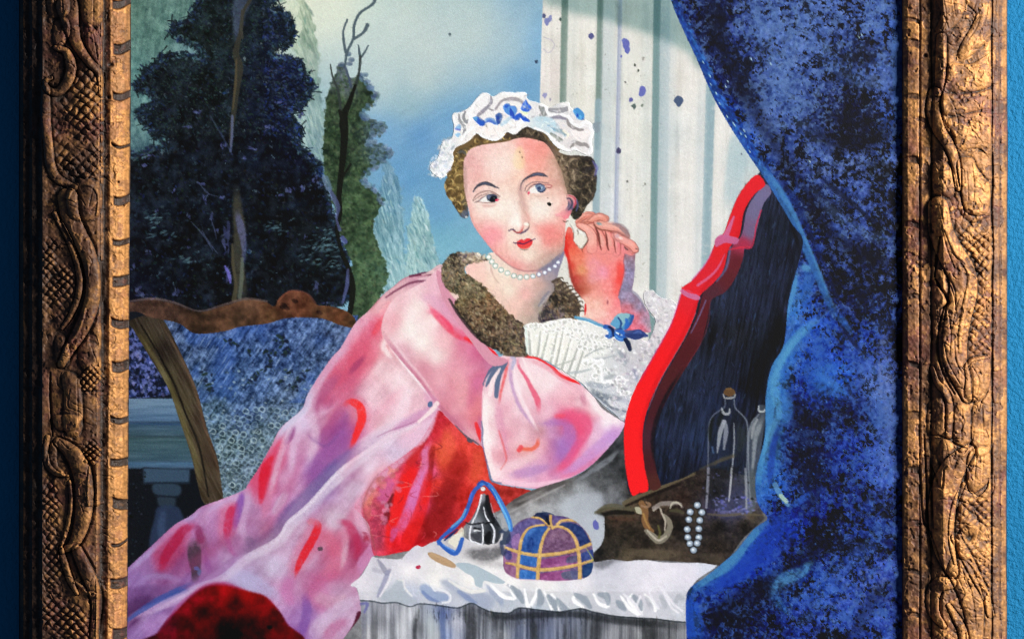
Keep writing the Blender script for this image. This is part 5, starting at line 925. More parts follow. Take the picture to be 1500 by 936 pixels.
dabs(bx_, 200, 1.6, 1, 0, ['3a342a', '0a0806', '4c4436', '2a241c'], .6, 1.2, 52)
lay(shape(D2('30,360 100,400 90,520 60,600 -30,700 -150,640 -60,480 -20,380'), soft=1) * (GX < 886), 'aab0b8', .9); lay(shape(D2('-10,430 15,410 40,450 35,490 0,480')), '5a5ca0', .95)
# gilt mount and ribbon trailing from the box
lay(shape(D2('345,305 380,300 410,330 400,360 360,350')), 'a8a48c', .95); stroke(D2('400,270 430,330 430,420 460,480 490,500'), [9, 10, 10, 10, 6], '7c5a3a', .9, 1.4); stroke(D2('440,260 470,280 440,300 400,290'), [3, 5, 4, 3], '8c7058', .8, 1.2)
stroke(D2('415,360 440,430 470,480'), [3, 3, 2], 'a8844c', .7, 1.4); stroke(D2('440,500 500,550 545,580 600,550 640,470 625,410 590,370'), [6, 10, 11, 10, 9, 8, 5], '807a6c', .9, 1.4); stroke(D2('450,500 510,560 550,580 610,545'), [2, 3, 3, 2], 'b4ac9c', .8); stroke(D2('520,300 500,330 550,300 570,350 600,420 595,500'), [3, 3, 3, 3, 3, 2], 'b0a698', .85, 1)
stroke(D2('500,310 560,280 640,270 720,270 740,300'), [5, 8, 8, 5, 3], '88807a', .85, 1.4); stroke(D2('640,310 660,270 700,262 735,290'), [2, 3, 3, 2], 'b4ac9c', .85, 1); stroke(D2('600,330 620,300 560,300'), [3, 4, 3], '4a3c30', .7, 1.2); stroke(D2('540,460 555,520 545,560'), [3, 4, 3], '5a5a34', .8, 1.4); stroke(D2('640,330 700,330 750,350'), [4, 6, 4], '4c4a34', .7, 2)
# ----------------------------------------------------------------- the mirror
out = S0('1110,256 1095,268 1080,290 1068,320 1060,342 1050,349 1046,360 1035,385 1015,410 1000,421 997,435 985,470 975,490 955,525 935,560 922,590 915,620 914,650 917,690 925,724')
gl = shape(out + S0('965,712 1000,700 1040,685 1130,690 1170,560 1180,400 1180,330 1140,280 1118,250'))
lay(gl, cps('1110,300,262c44 1130,330,1c2438 1100,340,2a3048 1150,350,182238 1090,400,283046 1130,400,222a44 1160,370,101424 1060,440,2c344c 1100,450,242c46 1140,450,1c2238 1040,490,12141c 1080,490,20242f 1120,490,141a28 1140,500,080a10 1020,540,262e44 1060,550,1c2438 1100,540,101624 1000,590,222a40 1040,590,243050 1080,580,1a2444 1100,570,060810 990,640,202a44 1020,640,2a3a5c 1050,660,202c4c 970,680,182034 1010,690,161c30 1100,620,181c28 965,700,16203c'), 1, 'painted_mirror', s=8)
wm = warpnoise(1.75, 2.6, 30, 95)
IMG[:] += (gl * (wm - .5))[..., None] * np.array([.13, .15, .22], f32)
IMG[:] *= 1 - .22 * gl[..., None]
dabs(gl, 700, 4, .9, 1.75, ['0a0e18', '38486c', '1c2848', '05070c', '2c3a64'], .55, .2, 53)
stroke(S0('1140,440 1138,480 1120,520 1108,560 1100,590'), [8, 18, 22, 22, 10], '050609', .75, 7, gl); stroke(S0('1150,300 1165,345 1172,372'), [3, 6, 4], '05060c', .8, 3, gl)
inner = shape(S0('1122,270 1108,284 1094,308 1086,345 1072,362 1064,395 1048,414 1030,430 1022,460 1008,490 988,525 968,560 951,600 942,640 944,680 952,716 968,712 962,690 957,650 965,612 982,576 1005,538 1026,503 1036,470 1042,440 1062,428 1078,406 1088,380 1091,362 1100,362 1110,330 1118,300 1130,282'))
lay(inner * 1, cps('1115,290,6c6688 1105,310,6a6484 1098,340,6c5c7c 1090,358,a02c48 1080,385,5c1c26 1068,410,581e26 1045,430,4c2430 1035,455,561820 1030,475,541a22 1010,515,4a161c 985,555,481a1e 965,600,421820 952,640,44202c 950,680,42181e 957,708,4a2420'), 1, 'painted_mirror', s=4)
stroke(S0('1115,308 1108,330 1101,362 1082,362'), [2, 2, 2, 2], 'c02c4c', .8, 1); stroke(S0('1034,440 1025,462 1012,488'), [2, 2.4, 1.5], '6c6a94', .7, 1.2); stroke(S0('1070,362 1064,392 1050,412'), [3, 4, 2], '6c6488', .7, 1.6)
stroke(S0('1040,440 1038,470 1028,500 1006,536'), [1, 1.4, 1.4, 1], '8c3440', .5, 1)
stroke(S0('1000,540 978,576 962,614 956,650 962,690'), [3, 5, 6, 6, 3], '060810', .7, 3, gl)
red = shape(out + S0('936,722 950,716 944,682 941,640 948,600 965,560 985,525 1005,490 1018,460 1024,437 1028,430 1046,414 1060,395 1068,364 1083,346 1090,310 1105,285 1121,271'), n=4)
lay(red, cps('1100,280,d8202a 1080,310,d41e28 1070,340,d01e2a 1060,370,d22028 1040,400,cc2030 1010,435,d4202c 990,480,e21a22 960,540,ea181e 935,600,ee1a1e 925,660,ee1b1f 935,710,ec1b20'), 1, 'painted_mirror', s=10)
stroke(S0('1104,284 1088,312 1080,345 1062,376 1052,398 1030,424 1016,456 1002,488 982,523 962,558 946,600 939,640 942,690'), [4, 5, 5, 5, 5, 5, 5, 5, 5, 5, 5, 5, 4], 'b4101a', .5, 4, red)
stroke(S0('1075,318 1069,332 1064,344'), [3, 6, 8], 'c06a94', .85, 1.6); lay(shape(S0('1047,352 1056,344 1070,346 1082,350 1078,358 1062,356 1049,362')), 'b8628c', .9); stroke(S0('1045,364 1034,386 1014,410'), [1.4, 2, 2], 'c04c84', .7, 1.2)
stroke(S0('1062,372 1052,392 1040,405 1022,418'), [1, 3, 4, 4], 'c86c94', .7, 1.4); lay(shape(S0('996,426 1004,424 1018,430 1026,436 1020,440 1004,434')), 'bc6c94', .9); stroke(S0('999,421 1010,428 1026,431'), [2, 2, 2], 'e02838', .9, 1)
stroke(S0('997,432 986,468 976,489 957,523 938,558'), [2, 2, 2.4, 2, 1.4], 'a83474', .6, 1.4); stroke(S0('1019,458 1006,489 986,524 966,559 949,600'), [1, 1.3, 1.3, 1.3, 1], 'e8707c', .6, 1)
stroke(S0('1068,366 1083,363 1098,362'), [2, 3, 2], 'c42c44', .8, 1.2)
# -------------------------------------------------------------------- bottles
def gb(T, pts, w, c, a=.8, s=1.2, id=None): stroke(T(pts), w, C(c) * .92, a * .82, s + .3, id=id)
bo = shape(R3('488,460 550,460 550,510 600,560 622,620 622,960 610,1060 400,1060 395,900 405,620 430,560 490,510'))
IDM[(bo > .5)] = rid('glass_bottle')
lay(bo, '1a2028', .35)
gb(R3, '495,470 490,510 430,555 407,610 403,720 400,850 396,950 394,1060', [2, 2, 2, 2.4, 2, 2, 3, 3], '7c8494', .8); gb(R3, '545,470 552,515 595,560 618,610 618,760 612,900 614,1060', [2, 2.4, 3, 3, 2.4, 3, 3], '8a92a0', .8)
gb(R3, '430,570 415,620 412,690', [3, 6, 4], '10140c', .8, 2); gb(R3, '480,540 460,600', [8, 6], '10140f', .7, 2)
gb(R3, '475,515 490,545 515,545 520,520', [2, 4, 4, 2], 'c8ccd0', .9); gb(R3, '488,590 470,640 460,700 452,760', [6, 7, 5, 2], 'b4b8c0', .9, 1.4); gb(R3, '492,590 500,640 488,740', [6, 7, 3], 'a4a8b4', .85, 1.4); gb(R3, '543,600 545,700 538,800 525,930 516,1020', [1.6, 2.4, 2.4, 2.4, 2], 'b8bcc4', .9)
gb(R3, '425,730 430,760', [3, 3], '5a78a0', .7, 1.6); gb(R3, '420,840 470,800 560,770', [3, 6, 5], '57503c', .6, 2.4); gb(R3, '360,850 450,810 540,780', [3, 5, 3], '5c523e', .6, 2)
gb(R3, '575,600 585,700 560,760', [8, 14, 8], '3a4440', .5, 5); gb(R3, '440,860 500,870 560,850', [12, 18, 10], '0e0e0c', .6, 5)
lay(shape(R3('490,420 515,402 545,415 550,440 520,452 490,440')), '5a4228', 1, 'glass_bottle'); gb(R3, '485,440 495,460 540,458 552,440', [2, 3, 3, 2], 'c4c4c0', .9); gb(R3, '500,410 530,410', [2, 2], '8a6a40', .6)
b2 = shape(R3('675,505 715,500 718,540 712,600 690,760 680,900 660,1060 620,1060 622,700 640,590 680,555')); IDM[b2 > .5] = rid('glass_bottle_b')
lay(b2, '5c6670', .55); gb(R3, '680,505 680,530 700,535 718,525', [2, 3, 3, 3], 'd4dada', .9); gb(R3, '680,550 645,590 628,640 622,720 625,860 635,1040', [2.4, 3, 2.4, 2, 2, 3], '8a929c', .85); gb(R3, '700,560 680,620 660,690 650,800 640,900', [6, 8, 6, 4, 3], 'a8b0b4', .75, 2.6); gb(R3, '670,580 650,620 640,680', [4, 6, 3], 'c0c6c8', .7, 2)
gb(R4, '640,0 650,120 655,210', [8, 10, 8], '4c5558', .8, 2.4); gb(R4, '605,0 610,120 612,220', [3, 4, 3], '989ca4', .8); gb(R4, '530,0 525,90 516,180', [3, 3, 2], 'b0b2b8', .85); gb(R4, '404,0 400,110 390,215', [4, 4, 3], '8c8c98', .85)
for q in range(50): dab(r_.uniform(1045, 1108), r_.uniform(725, 752), r_.uniform(1.2, 3.2), r_.uniform(1, 2), 0, ['6a6ca0', '5458a0', '7c80b0'][q % 3], .6)
for q in range(30): dab(r_.uniform(1030, 1110), r_.uniform(690, 735), r_.uniform(1, 2.5), r_.uniform(1, 2), 0, ['34344c', '0c0a0a', '484a70'][q % 3], .6)
# strand of pearls hanging from the box
for (x, y) in D2('870,285 810,342 908,345 798,405 890,412 785,487 882,483 790,555 882,555 808,608 868,605 838,662'):
    dab(x, y, 6.2, 6, 0, '0c0c0c', .7, 1.2); dab(x, y, 5, 4.8, 0, '8492a2', .97, 1, id='pearl_strand'); dab(x - .4, y - .4, 3, 2.7, 0, 'b4c0cc', .95, 1.2); dab(x - .8, y - .8, 1.3, 1.2, 0, 'eaf0f4', .95, .8)
# ------------------------------------------------------------ chequered cap
cp = shape(D1('625,830 615,740 630,640 650,560 700,470 770,410 860,380 900,352 980,350 1040,370 1130,380 1220,420 1290,480 1340,550 1362,620 1372,700 1370,790 1350,860 1290,900 1180,915 1040,920 900,910 760,905 680,880'))
lay(cp, '6a5878', 1, 'chequered_cap')
def cq(pts, c, a=.97): lay(shape(D1(pts), soft=0) * cp, c, a)
cq('625,830 615,740 625,660 740,690 735,890 660,880', '8c6080'); cq('640,640 650,560 710,470 800,410 900,400 960,440 830,470 770,540 745,680', '5c5484'); cq('690,560 740,520 760,560 735,650 690,640', '8c6c9c'); cq('620,665 670,660 690,730 640,740', '4a4878')
cq('765,690 770,600 820,500 900,460 985,470 950,560 925,690 850,690', '2c5494'); cq('940,710 955,600 1000,500 1050,470 1130,470 1200,520 1240,600 1255,680 1100,710', '6a4c68'); cq('860,385 900,355 980,352 1005,380 1000,450 930,400', '1c2848'); cq('1030,375 1130,385 1210,415 1110,430 1060,460 1040,430', '5a4c7c')
cq('1080,450 1170,430 1270,470 1330,560 1350,610 1270,640 1240,560 1170,490', '223464'); cq('750,700 910,735 905,800 750,775', '3464a8'); cq('935,745 1250,705 1250,800 935,810', '844878'); cq('1160,720 1240,710 1235,760 1150,770', '585470'); cq('755,830 890,850 885,910 755,905', '3468ac'); cq('925,860 1240,830 1240,900 1080,920 925,915', '8c4c7c'); cq('1110,850 1240,835 1235,900 1130,905', '54546c')
cq('1265,700 1370,660 1370,745 1275,770', '34447c'); cq('1280,800 1370,770 1365,850 1290,895', '22406c'); cq('1180,830 1240,828 1240,900 1200,905', '4c5078', .6)
stroke(D1('860,560 840,640 830,680'), [6, 10, 6], '14306c', .7, 3, cp); stroke(D1('800,560 830,510 900,490'), [5, 8, 5], '4878b8', .6, 3, cp); stroke(D1('1010,560 1080,530 1160,560'), [8, 14, 8], '86667c', .5, 5, cp); stroke(D1('960,800 1100,790 1200,780'), [3, 5, 3], 'a46490', .5, 2, cp)
gd = 'c09a5c'
for pts, w in (('635,640 700,665 790,690 900,705 1000,700 1120,685 1240,655 1350,610', [4, 5, 5, 5.5, 5.5, 5, 5, 5]), ('640,770 720,785 830,815 920,828 1030,822 1150,805 1260,780 1370,745', [3, 5, 5, 5.5, 5, 5, 4, 3]), ('735,890 740,780 750,690 765,590 800,510 860,465 960,450', [5, 5, 5, 5, 4, 3, 3]), ('905,912 910,820 920,720 930,640 960,540 1000,480', [5.5, 6, 6, 5, 4.5, 4]), ('1260,900 1258,780 1245,660 1225,580 1170,500 1090,465 1040,470', [6, 6, 5.5, 5, 4.5, 4, 4]), ('1070,445 1110,415 1180,410 1250,430 1310,490 1350,580', [4, 4, 4, 2.6, 1.6, 1.2]), ('1015,375 1012,430 1030,480', [4.5, 4, 4]), ('860,385 930,400 1000,460', [3, 3.4, 3])):
    stroke(D1(pts), w, gd, .95, .9, cp)
    stroke([(x, y - .7) for x, y in D1(pts)], [max(.8, k * .35) for k in w], 'd4ae70', .6, 1, cp)
stroke(D1('1310,640 1370,745 1330,770'), [1, 2, 1.5], 'a8b050', .6, 1); stroke(D1('900,352 980,348 1040,366'), [1.6, 2, 1.4], '20304c', .8, 1); stroke(D1('980,400 1000,440'), [3, 4], '14141c', .8, 1.4)
stroke(D1('625,840 680,885 760,908 900,915 1040,924 1180,918'), [1.5, 2, 2, 2, 2, 1.5], 'c8a8b8', .5, 1.2); stroke(D1('600,620 620,700 640,660'), [5, 6, 3], '2c3450', .7, 2)
IMG[:] += (cp * (noise(4, 96, 2) - .5))[..., None] * .14
# ------------------------------------------- silver bell with a blue ribbon
be = shape(D1('435,200 470,200 500,300 540,380 590,400 600,520 560,600 480,612 400,610 330,580 280,540 290,460 340,410 390,320'))
lay(be, cps('705,730,8a8c92 712,740,1c1e22 718,755,24262a 698,765,7c8088 690,775,808288 700,785,6c7078 722,770,20242a 715,785,1c1e20 728,780,50545a 685,790,6c6c70 700,794,383a40'), 1, 'silver_bell', s=4)
def bs(pts, w, c, a=.9, s=1): stroke(D1(pts), w, c, a, s, id='silver_bell')
bs('480,210 490,300 520,380 540,420', [5, 8, 6, 4], '121418', .9, 1.6); bs('432,200 415,280 390,360 345,460 335,570 390,600 440,608 445,500 435,430', [2.4, 2.4, 2.2, 2.4, 2.6, 2.4, 2.4, 2.4, 1.6], 'e4e6ec', .95); bs('450,300 470,380 510,440 540,500 532,600', [1.4, 2.2, 2.6, 3, 3], 'e0e2ea', .95)
bs('510,270 540,370 570,420', [1.2, 1.6, 1.2], '9ca0aa', .7); bs('375,500 400,490 420,500', [3, 4, 3], 'dfe2e6', .9); bs('360,535 400,550 410,520', [6, 10, 6], '34363c', .8, 1.6); bs('300,430 340,445 400,440 450,430', [1.4, 2.4, 2.6, 2], '16181c', .9); bs('370,478 420,488', [3, 3], '111318', .9); bs('460,440 520,430 580,460', [2, 3, 2], '101216', .9)
bs('500,520 480,570 490,600', [6, 10, 6], '0e1012', .9, 1.6); bs('545,440 570,500 560,590', [3, 6, 4], '2c2e34', .8, 1.6); bs('590,510 640,500 640,580 600,600', [4, 10, 12, 6], '28344c', .85, 1.6); bs('290,470 285,540', [4, 6], '90908c', .7, 1.6)
lay(shape(D1('560,380 620,350 680,420 650,500 600,480')), 'a0a4a8', .7)
lay(shape(D1('150,590 220,520 270,470 280,540 220,640 180,620')), 'd0ccb8', .9)
for pts, w, c in (('430,110 370,170 330,270 290,370 220,450 140,520 85,570 70,610', [6, 6, 6, 6, 6, 7, 5, 4], '2c5cae'), ('300,320 260,400 180,470', [3, 4, 3], '5a94c4'), ('350,180 330,240', [3, 3], '4a6ac8'), ('70,590 120,640 200,690 240,660 270,570', [5, 6, 7, 7, 6], '2a58aa'), ('110,620 200,670', [2, 3], '5484cc'), ('230,490 170,540 120,580', [2, 4, 2], '14285c'), ('430,105 490,110 540,170 590,260 640,360 670,440 680,490', [5, 6, 7, 8, 8, 8, 6], '3c78c4'), ('520,150 580,260 650,400 670,480', [2, 3, 3, 3], '6aacdc'), ('470,120 520,170 560,240', [2, 3, 2], '2450a4'), ('400,110 440,85 480,110', [3, 4, 3], '2c4a94')):
    stroke(D1(pts), w, c, .95, 1, id='silver_bell')
dab(630 + 445 / 5.742, 690 + 148 / 5.742, 4, 3.7, 0, '5c5468', .6); dab(630 + 445 / 5.742, 690 + 148 / 5.742, 3.3, 3.1, 0, 'e0d8d2', .97)
# -------------------------------------------------------------------- curtain
cu = shape(S0('975,-45 983,0 1000,42 1020,85 1035,120 1050,152 1075,194 1098,229 1115,254 1140,294 1160,328 1176,352 1168,392 1160,420 1154,450 1148,505 1130,538 1122,580 1120,640 1108,690 1108,728 1115,746 1124,760 1104,775 1079,806 1059,824 1033,845 1010,862 1005,884 1006,940 1006,985 1340,985 1340,-45'))
lay(cu, cps('1000,10,1a2a66 1040,40,161e44 1080,50,2c3c7c 1130,40,5468a4 1180,60,5a6eaa 1220,30,5a6eac 1270,20,5066a4 1310,40,3c5aa6 1100,100,46589a 1060,120,16205a 1090,130,141a3c 1150,100,566aa6 1200,100,4c5f9c '
            '1260,80,1e2850 1230,60,384a86 1280,100,4c60a0 1240,160,1c2350 1200,180,283566 1150,150,4a5e9c 1120,180,4e60a0 1290,140,566aac 1260,190,12163a 1310,180,34509a 1130,220,384a88 1160,250,2c3a74 1200,240,5466aa 1250,240,5b6cae 1300,230,5468ac '
            '1060,160,1540a0 1085,200,1848ac 1110,240,2a5cb4 1150,300,2c5cb0 1190,300,121a40 1230,310,4a5c9e 1280,320,3c4e90 1180,350,1c3c94 1220,380,40528f 1270,370,18224e 1300,400,4a5ca2 1210,420,1a2a68 1250,440,1c2656 1300,450,4458a0 '
            '1180,430,2c58b0 1165,460,3868b8 1200,480,2c54ac 1160,520,3462b4 1140,580,3a6cb8 1200,520,2c4ca4 1250,500,26408c 1300,520,46549a 1220,560,2a56b4 1180,580,1a2f7c 1250,600,16204e 1200,620,12183c 1290,570,6a74ac 1310,620,3a4a86 '
            '1150,640,101a48 1180,680,0f163a 1250,660,243a88 1300,660,5060a8 1130,700,3c6cb8 1190,740,1a2c80 1250,720,1c2a66 1290,700,4a5aa0 1300,760,2a3a78 1230,770,1c2c6a 1170,780,16329a 1130,800,1a3490 1100,830,1a3c9c 1060,870,1a3488 '
            '1040,900,0c1030 1080,900,0b0e24 1120,870,0e1230 1160,830,101650 1200,800,101644 1240,800,34488e 1290,790,2a3a74 1150,850,3c68b4 1200,860,2a4894 1250,850,3a4c94 1300,840,4654a0 1120,920,1a2760 1180,910,2c3c86 1240,900,40529c 1300,900,34448c 1020,900,1c3fa0'), 1, 'painted_curtain', p=3.4, s=9)
IMG[:] *= 1 - cu[..., None] * np.array([.22, .14, -.02], f32)
# velvety, blistered surface: pale bloom, dark pits, fine crackle
na = noise(90, 41, 4, gain=.6); nb = noise(22, 42, 4, gain=.8); nc = noise(4.5, 43, 2); nd = noise(8, 46, 3, gain=.9)
bl = (na - .5) * 1.0 + (nb - .5) * 1.05
low_ = np.clip((GY - 400) / 90, 0, 1)[..., None] * np.clip((1345 - GX) / 60, .35, 1)[..., None]
lay(cu * np.clip(bl * 1.2, 0, 1), (C('4460a8') * (1 - low_) + C('2c50a0') * low_).astype(f32), .42)
IMG[:] += (cu[..., None] * low_) * np.array([-.03, -.015, .02], f32)
lay(cu * np.clip(-bl * 1.5 - .03, 0, 1), '0a0f26', .8)
IMG[:] += (cu * (nc - .5))[..., None] * np.array([.17, .18, .24], f32)
IMG[:] += (cu * (nd - .5))[..., None] * np.array([.2, .22, .3], f32)
pit = np.clip((noise(6.5, 47, 3, gain=.95) + .5 * (.5 - na) + .5 * (.5 - nb) - .595) * 16, 0, 1) * cu
lay(pit, '05070f', .92)
pale = np.clip((noise(8, 45, 3, gain=.9) + .5 * (na - .5) + .3 * (nb - .5) - .62) * 10, 0, 1) * cu
lay(pale, (C('5c76b6') * (1 - low_) + C('3f60ac') * low_).astype(f32), .55)
dabs(cu, 1500, 1.8, 1.4, 0, ['6074ac', '0a0e22', '26429a', '161e40', '4c60a0'], .5, 1.5, 11)
for (x, y, rx, ry, c, a, n) in ((1250, 175, 42, 22, '0b0e26', .8, 160), (1085, 100, 22, 40, '0b1028', .75, 150), (1050, 35, 16, 50, '0c1230', .7, 130), (1260, 85, 38, 16, '0c1024', .7, 110), (1195, 285, 12, 45, '0a0e24', .5, 60), (1230, 300, 40, 10, '0a0e24', .5, 80),
        (1275, 375, 14, 22, '080b1c', .9, 60), (1215, 600, 50, 38, '0a0e28', .6, 200), (1180, 700, 30, 30, '0a0e26', .6, 120), (1075, 905, 45, 26, '080a1c', .85, 200), (1130, 860, 40, 16, '0a0d24', .7, 120), (1225, 800, 60, 14, '0c1230', .6, 110), (1300, 475, 26, 14, '080c1e', .7, 80), (1215, 430, 18, 30, '0a0f2a', .6, 80), (1265, 440, 26, 18, '0a0f2a', .6, 90), (1290, 740, 30, 20, '141c40', .5, 60),
        (1150, 70, 50, 40, '5c72ae', .35, 120), (1275, 120, 36, 14, '566aaa', .4, 80), (1240, 245, 60, 18, '5b6eae', .4, 120), (1130, 185, 26, 24, '5468a6', .4, 80), (1290, 560, 18, 50, '6f78b0', .4, 90), (1250, 870, 50, 26, '5064ac', .4, 130), (1285, 850, 20, 30, '6270b0', .35, 70), (1225, 545, 30, 22, '3264c0', .4, 90), (1300, 690, 14, 40, '5668b4', .4, 70)):
    for q in range(n):
        dab(x + r_.normal(0, rx * .6), y + r_.normal(0, ry * .6), r_.uniform(1.2, 4.5), r_.uniform(1, 3.2), r_.uniform(0, 3), C(c) * r_.uniform(.7, 1.3), a * r_.uniform(.4, 1), .8, cu)
# drapery: broad folds that follow the hem and the swag
for pts, w_, c_, a_, s_ in (('1030,-40 1050,40 1075,110 1110,170 1150,235 1190,300', [20, 26, 26, 22, 18, 10], '080c22', .5, 14), ('1090,-40 1115,50 1150,130 1190,200 1240,260', [18, 26, 26, 22, 12], '5670b4', .3, 14), ('1180,190 1230,210 1280,205 1320,180', [12, 22, 22, 12], '080c20', .55, 12),
        ('1180,-40 1200,60 1240,110 1320,130', [16, 26, 24, 16], '4c68b0', .3, 14), ('1185,300 1220,345 1265,375 1325,390', [10, 16, 16, 12], '080b20', .6, 9), ('1180,270 1225,315 1270,345 1325,350', [8, 14, 14, 10], '5874b8', .35, 8), ('1210,470 1260,520 1290,600 1300,700', [14, 26, 30, 24], '4a68b8', .3, 14),
        ('1150,560 1180,640 1190,720 1170,770', [14, 30, 30, 16], '070b22', .5, 14), ('1205,760 1180,820 1120,860 1060,890 1040,936', [12, 26, 26, 24, 16], '070a1e', .5, 12), ('1300,780 1250,820 1200,870 1170,930', [12, 22, 24, 20], '3a5ab0', .35, 12), ('1310,850 1270,890 1250,940', [14, 22, 20], '070b24', .4, 12)):
    stroke(S0(pts), w_, c_, a_, s_, cu * np.clip(.45 + 1.1 * nd, 0, 1))
# the turned edge, a bright blue hem
hem = S0('979,-10 990,22 1012,68 1028,104 1043,138 1066,178 1090,216 1112,250')
stroke([(x + 5, y) for x, y in hem], [6, 8, 11, 14, 16, 17, 18, 18], '1b46a6', .75, 5, cu)
dabs(shape([(x, y) for x, y in hem] + [(x + 16, y) for x, y in hem[::-1]]), 300, 3.4, 1.6, 1.0, ['2c5cc0', '10308c', '0f2470', '3d70cc', '183a94'], .7, .3, 12, cu)
h2 = S0('1104,238 1125,262 1150,300 1172,345 1192,390 1212,440 1224,470')
stroke(h2, [16, 20, 17, 13, 11, 9, 6], '3568b6', .85, 3, cu)
stroke([(x + 5, y) for x, y in h2], [5, 7, 6, 5, 4, 4, 3], '4a80c4', .6, 3, cu)
stroke([(x + 14, y - 4) for x, y in h2], [6, 8, 9, 8, 6, 5, 4], '0d1c5c', .6, 4, cu)
stroke([(x - 7, y + 6) for x, y in h2[1:4]], [3, 4, 3], '1a4298', .6, 2, cu)
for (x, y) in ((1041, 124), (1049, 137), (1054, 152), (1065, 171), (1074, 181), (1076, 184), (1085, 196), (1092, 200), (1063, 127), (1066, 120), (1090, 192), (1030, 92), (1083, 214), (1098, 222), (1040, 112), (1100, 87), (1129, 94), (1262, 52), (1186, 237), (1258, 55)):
    dab(x, y, 2.6, .9, 1, 'b6d2ea', .8, .7, cu)  # glints off the raised paint, painted in as pale dabs
# lower folds
for pts, w_, c_, a_, s_ in (('1195,468 1160,505 1142,545 1134,600 1130,660 1120,715 1118,745', [10, 24, 32, 34, 32, 28, 16], '3a74ba', .6, 14), ('1165,400 1162,440 1160,480', [10, 22, 16], '3e78c0', .55, 10), ('1215,480 1190,540 1200,590', [14, 30, 18], '2450ac', .5, 16), ('1125,765 1090,805 1056,838 1022,866', [16, 30, 30, 18], '2f62b0', .6, 12), ('1015,875 1020,920 1030,970', [12, 18, 14], '2450a4', .6, 9), ('1225,530 1200,555 1235,580', [18, 26, 14], '2f66c0', .45, 12), ('1290,470 1300,560 1305,660', [14, 24, 20], '5a6cb0', .35, 12), ('1180,760 1140,800 1090,840', [10, 22, 16], '1636a0', .55, 12)):
    stroke(S0(pts), w_, c_, a_, s_, cu * np.clip(.6 + .7 * nd, 0, 1))
stroke(R2('880,600 860,720 830,850 825,936'), [8, 14, 10, 6], '4a84c8', .8, 3, cu)
stroke(R2('905,590 960,640 940,740 930,840'), [10, 18, 14, 8], '2c5cb4', .7, 5, cu)
stroke(R2('920,600 960,620'), 9, '5a92cc', .6, 3, cu)
stroke(R3('1010,25 930,90 850,170 790,260 745,350 725,440 730,520 715,620 700,700 680,780 665,850 660,960 680,1030'), [9, 14, 12, 14, 16, 19, 20, 18, 15, 17, 20, 18, 14], '4079bc', .92, 2.5, cu)
stroke(R3('1000,30 900,120 820,230 775,340 770,440 790,540 750,640 720,740 700,860'), [5, 8, 8, 10, 14, 9, 12, 12, 8], '5a95cb', .55, 4, cu)
stroke(R3('830,480 840,560 800,600'), [20, 14, 4], '3c70bc', .6, 4, cu)
stroke(R3('1010,330 1090,390 1150,430 1190,450'), [16, 14, 9, 4], '3a6cc4', .65, 6, cu)
stroke(R3('790,600 760,720 745,860 740,960'), [6, 10, 10, 6], '1a3aa0', .7, 4, cu)
stroke(R3('1110,20 1170,120 1240,210'), [4, 6, 5], '0b1238', .75, 2.5, cu)
stroke(R3('1120,10 1190,100'), [12, 5], '2f63c2', .6, 4, cu)
stroke(R4('720,280 650,350 590,410 560,470 510,530 420,580 340,640 300,690'), [12, 16, 19, 18, 18, 16, 14, 10], '4278b4', .9, 2.5, cu)
stroke(R4('860,210 780,320 700,430 640,500 560,580 470,640 380,690'), [12, 24, 28, 26, 24, 20, 10], '1638a8', .8, 6, cu)
stroke(R4('300,690 295,760 300,850 320,960'), [12, 14, 14, 12], '1b45ac', .85, 3, cu)
stroke(R4('330,720 350,800 385,880'), [6, 7, 4], '2a54c0', .6, 3, cu)
stroke(R4('970,130 900,180 855,210'), [7, 10, 9], '2a54b4', .8, 3, cu * np.clip(.4 + 1.2 * nd, 0, 1))
stroke(R4('770,90 800,150 840,200'), [8, 8, 6], '5c86c0', .8, 2, cu)
stroke(R4('800,150 830,180'), 6, 'a9bcb4', .8, 1.5, cu)
stroke(R4('990,500 910,570 830,600 780,640 760,690'), [5, 14, 20, 16, 12], '4a80c0', .8, 5, cu * np.clip(.3 + 1.3 * nd, 0, 1))
stroke(R4('760,690 800,750 850,800'), [14, 10, 4], '3a6cb0', .65, 4, cu * np.clip(.3 + 1.3 * nd, 0, 1))
stroke(R4('1400,480 1390,540 1370,560'), [4, 6, 3], '4a6ac0', .7, 2, cu)
stroke(R3('1405,840 1400,936'), 7, '3f62bc', .6, 3, cu)
stroke(R1('1450,30 1440,300 1450,700'), [14, 18, 12], '3d63b4', .5, 8, cu)
stroke(R2('1020,110 1110,190 1200,260 1290,340 1400,390'), [6, 9, 6, 6, 5], '070a1e', .7, 3, cu)
for q in range(200):
    dab(r_.uniform(1130, 1310), r_.uniform(440, 930), r_.uniform(1, 2.2), r_.uniform(.8, 1.4), r_.uniform(0, 3), ['3a6ae0', '2c50cc', '5a86dc'][q % 3], .55, .8, cu)
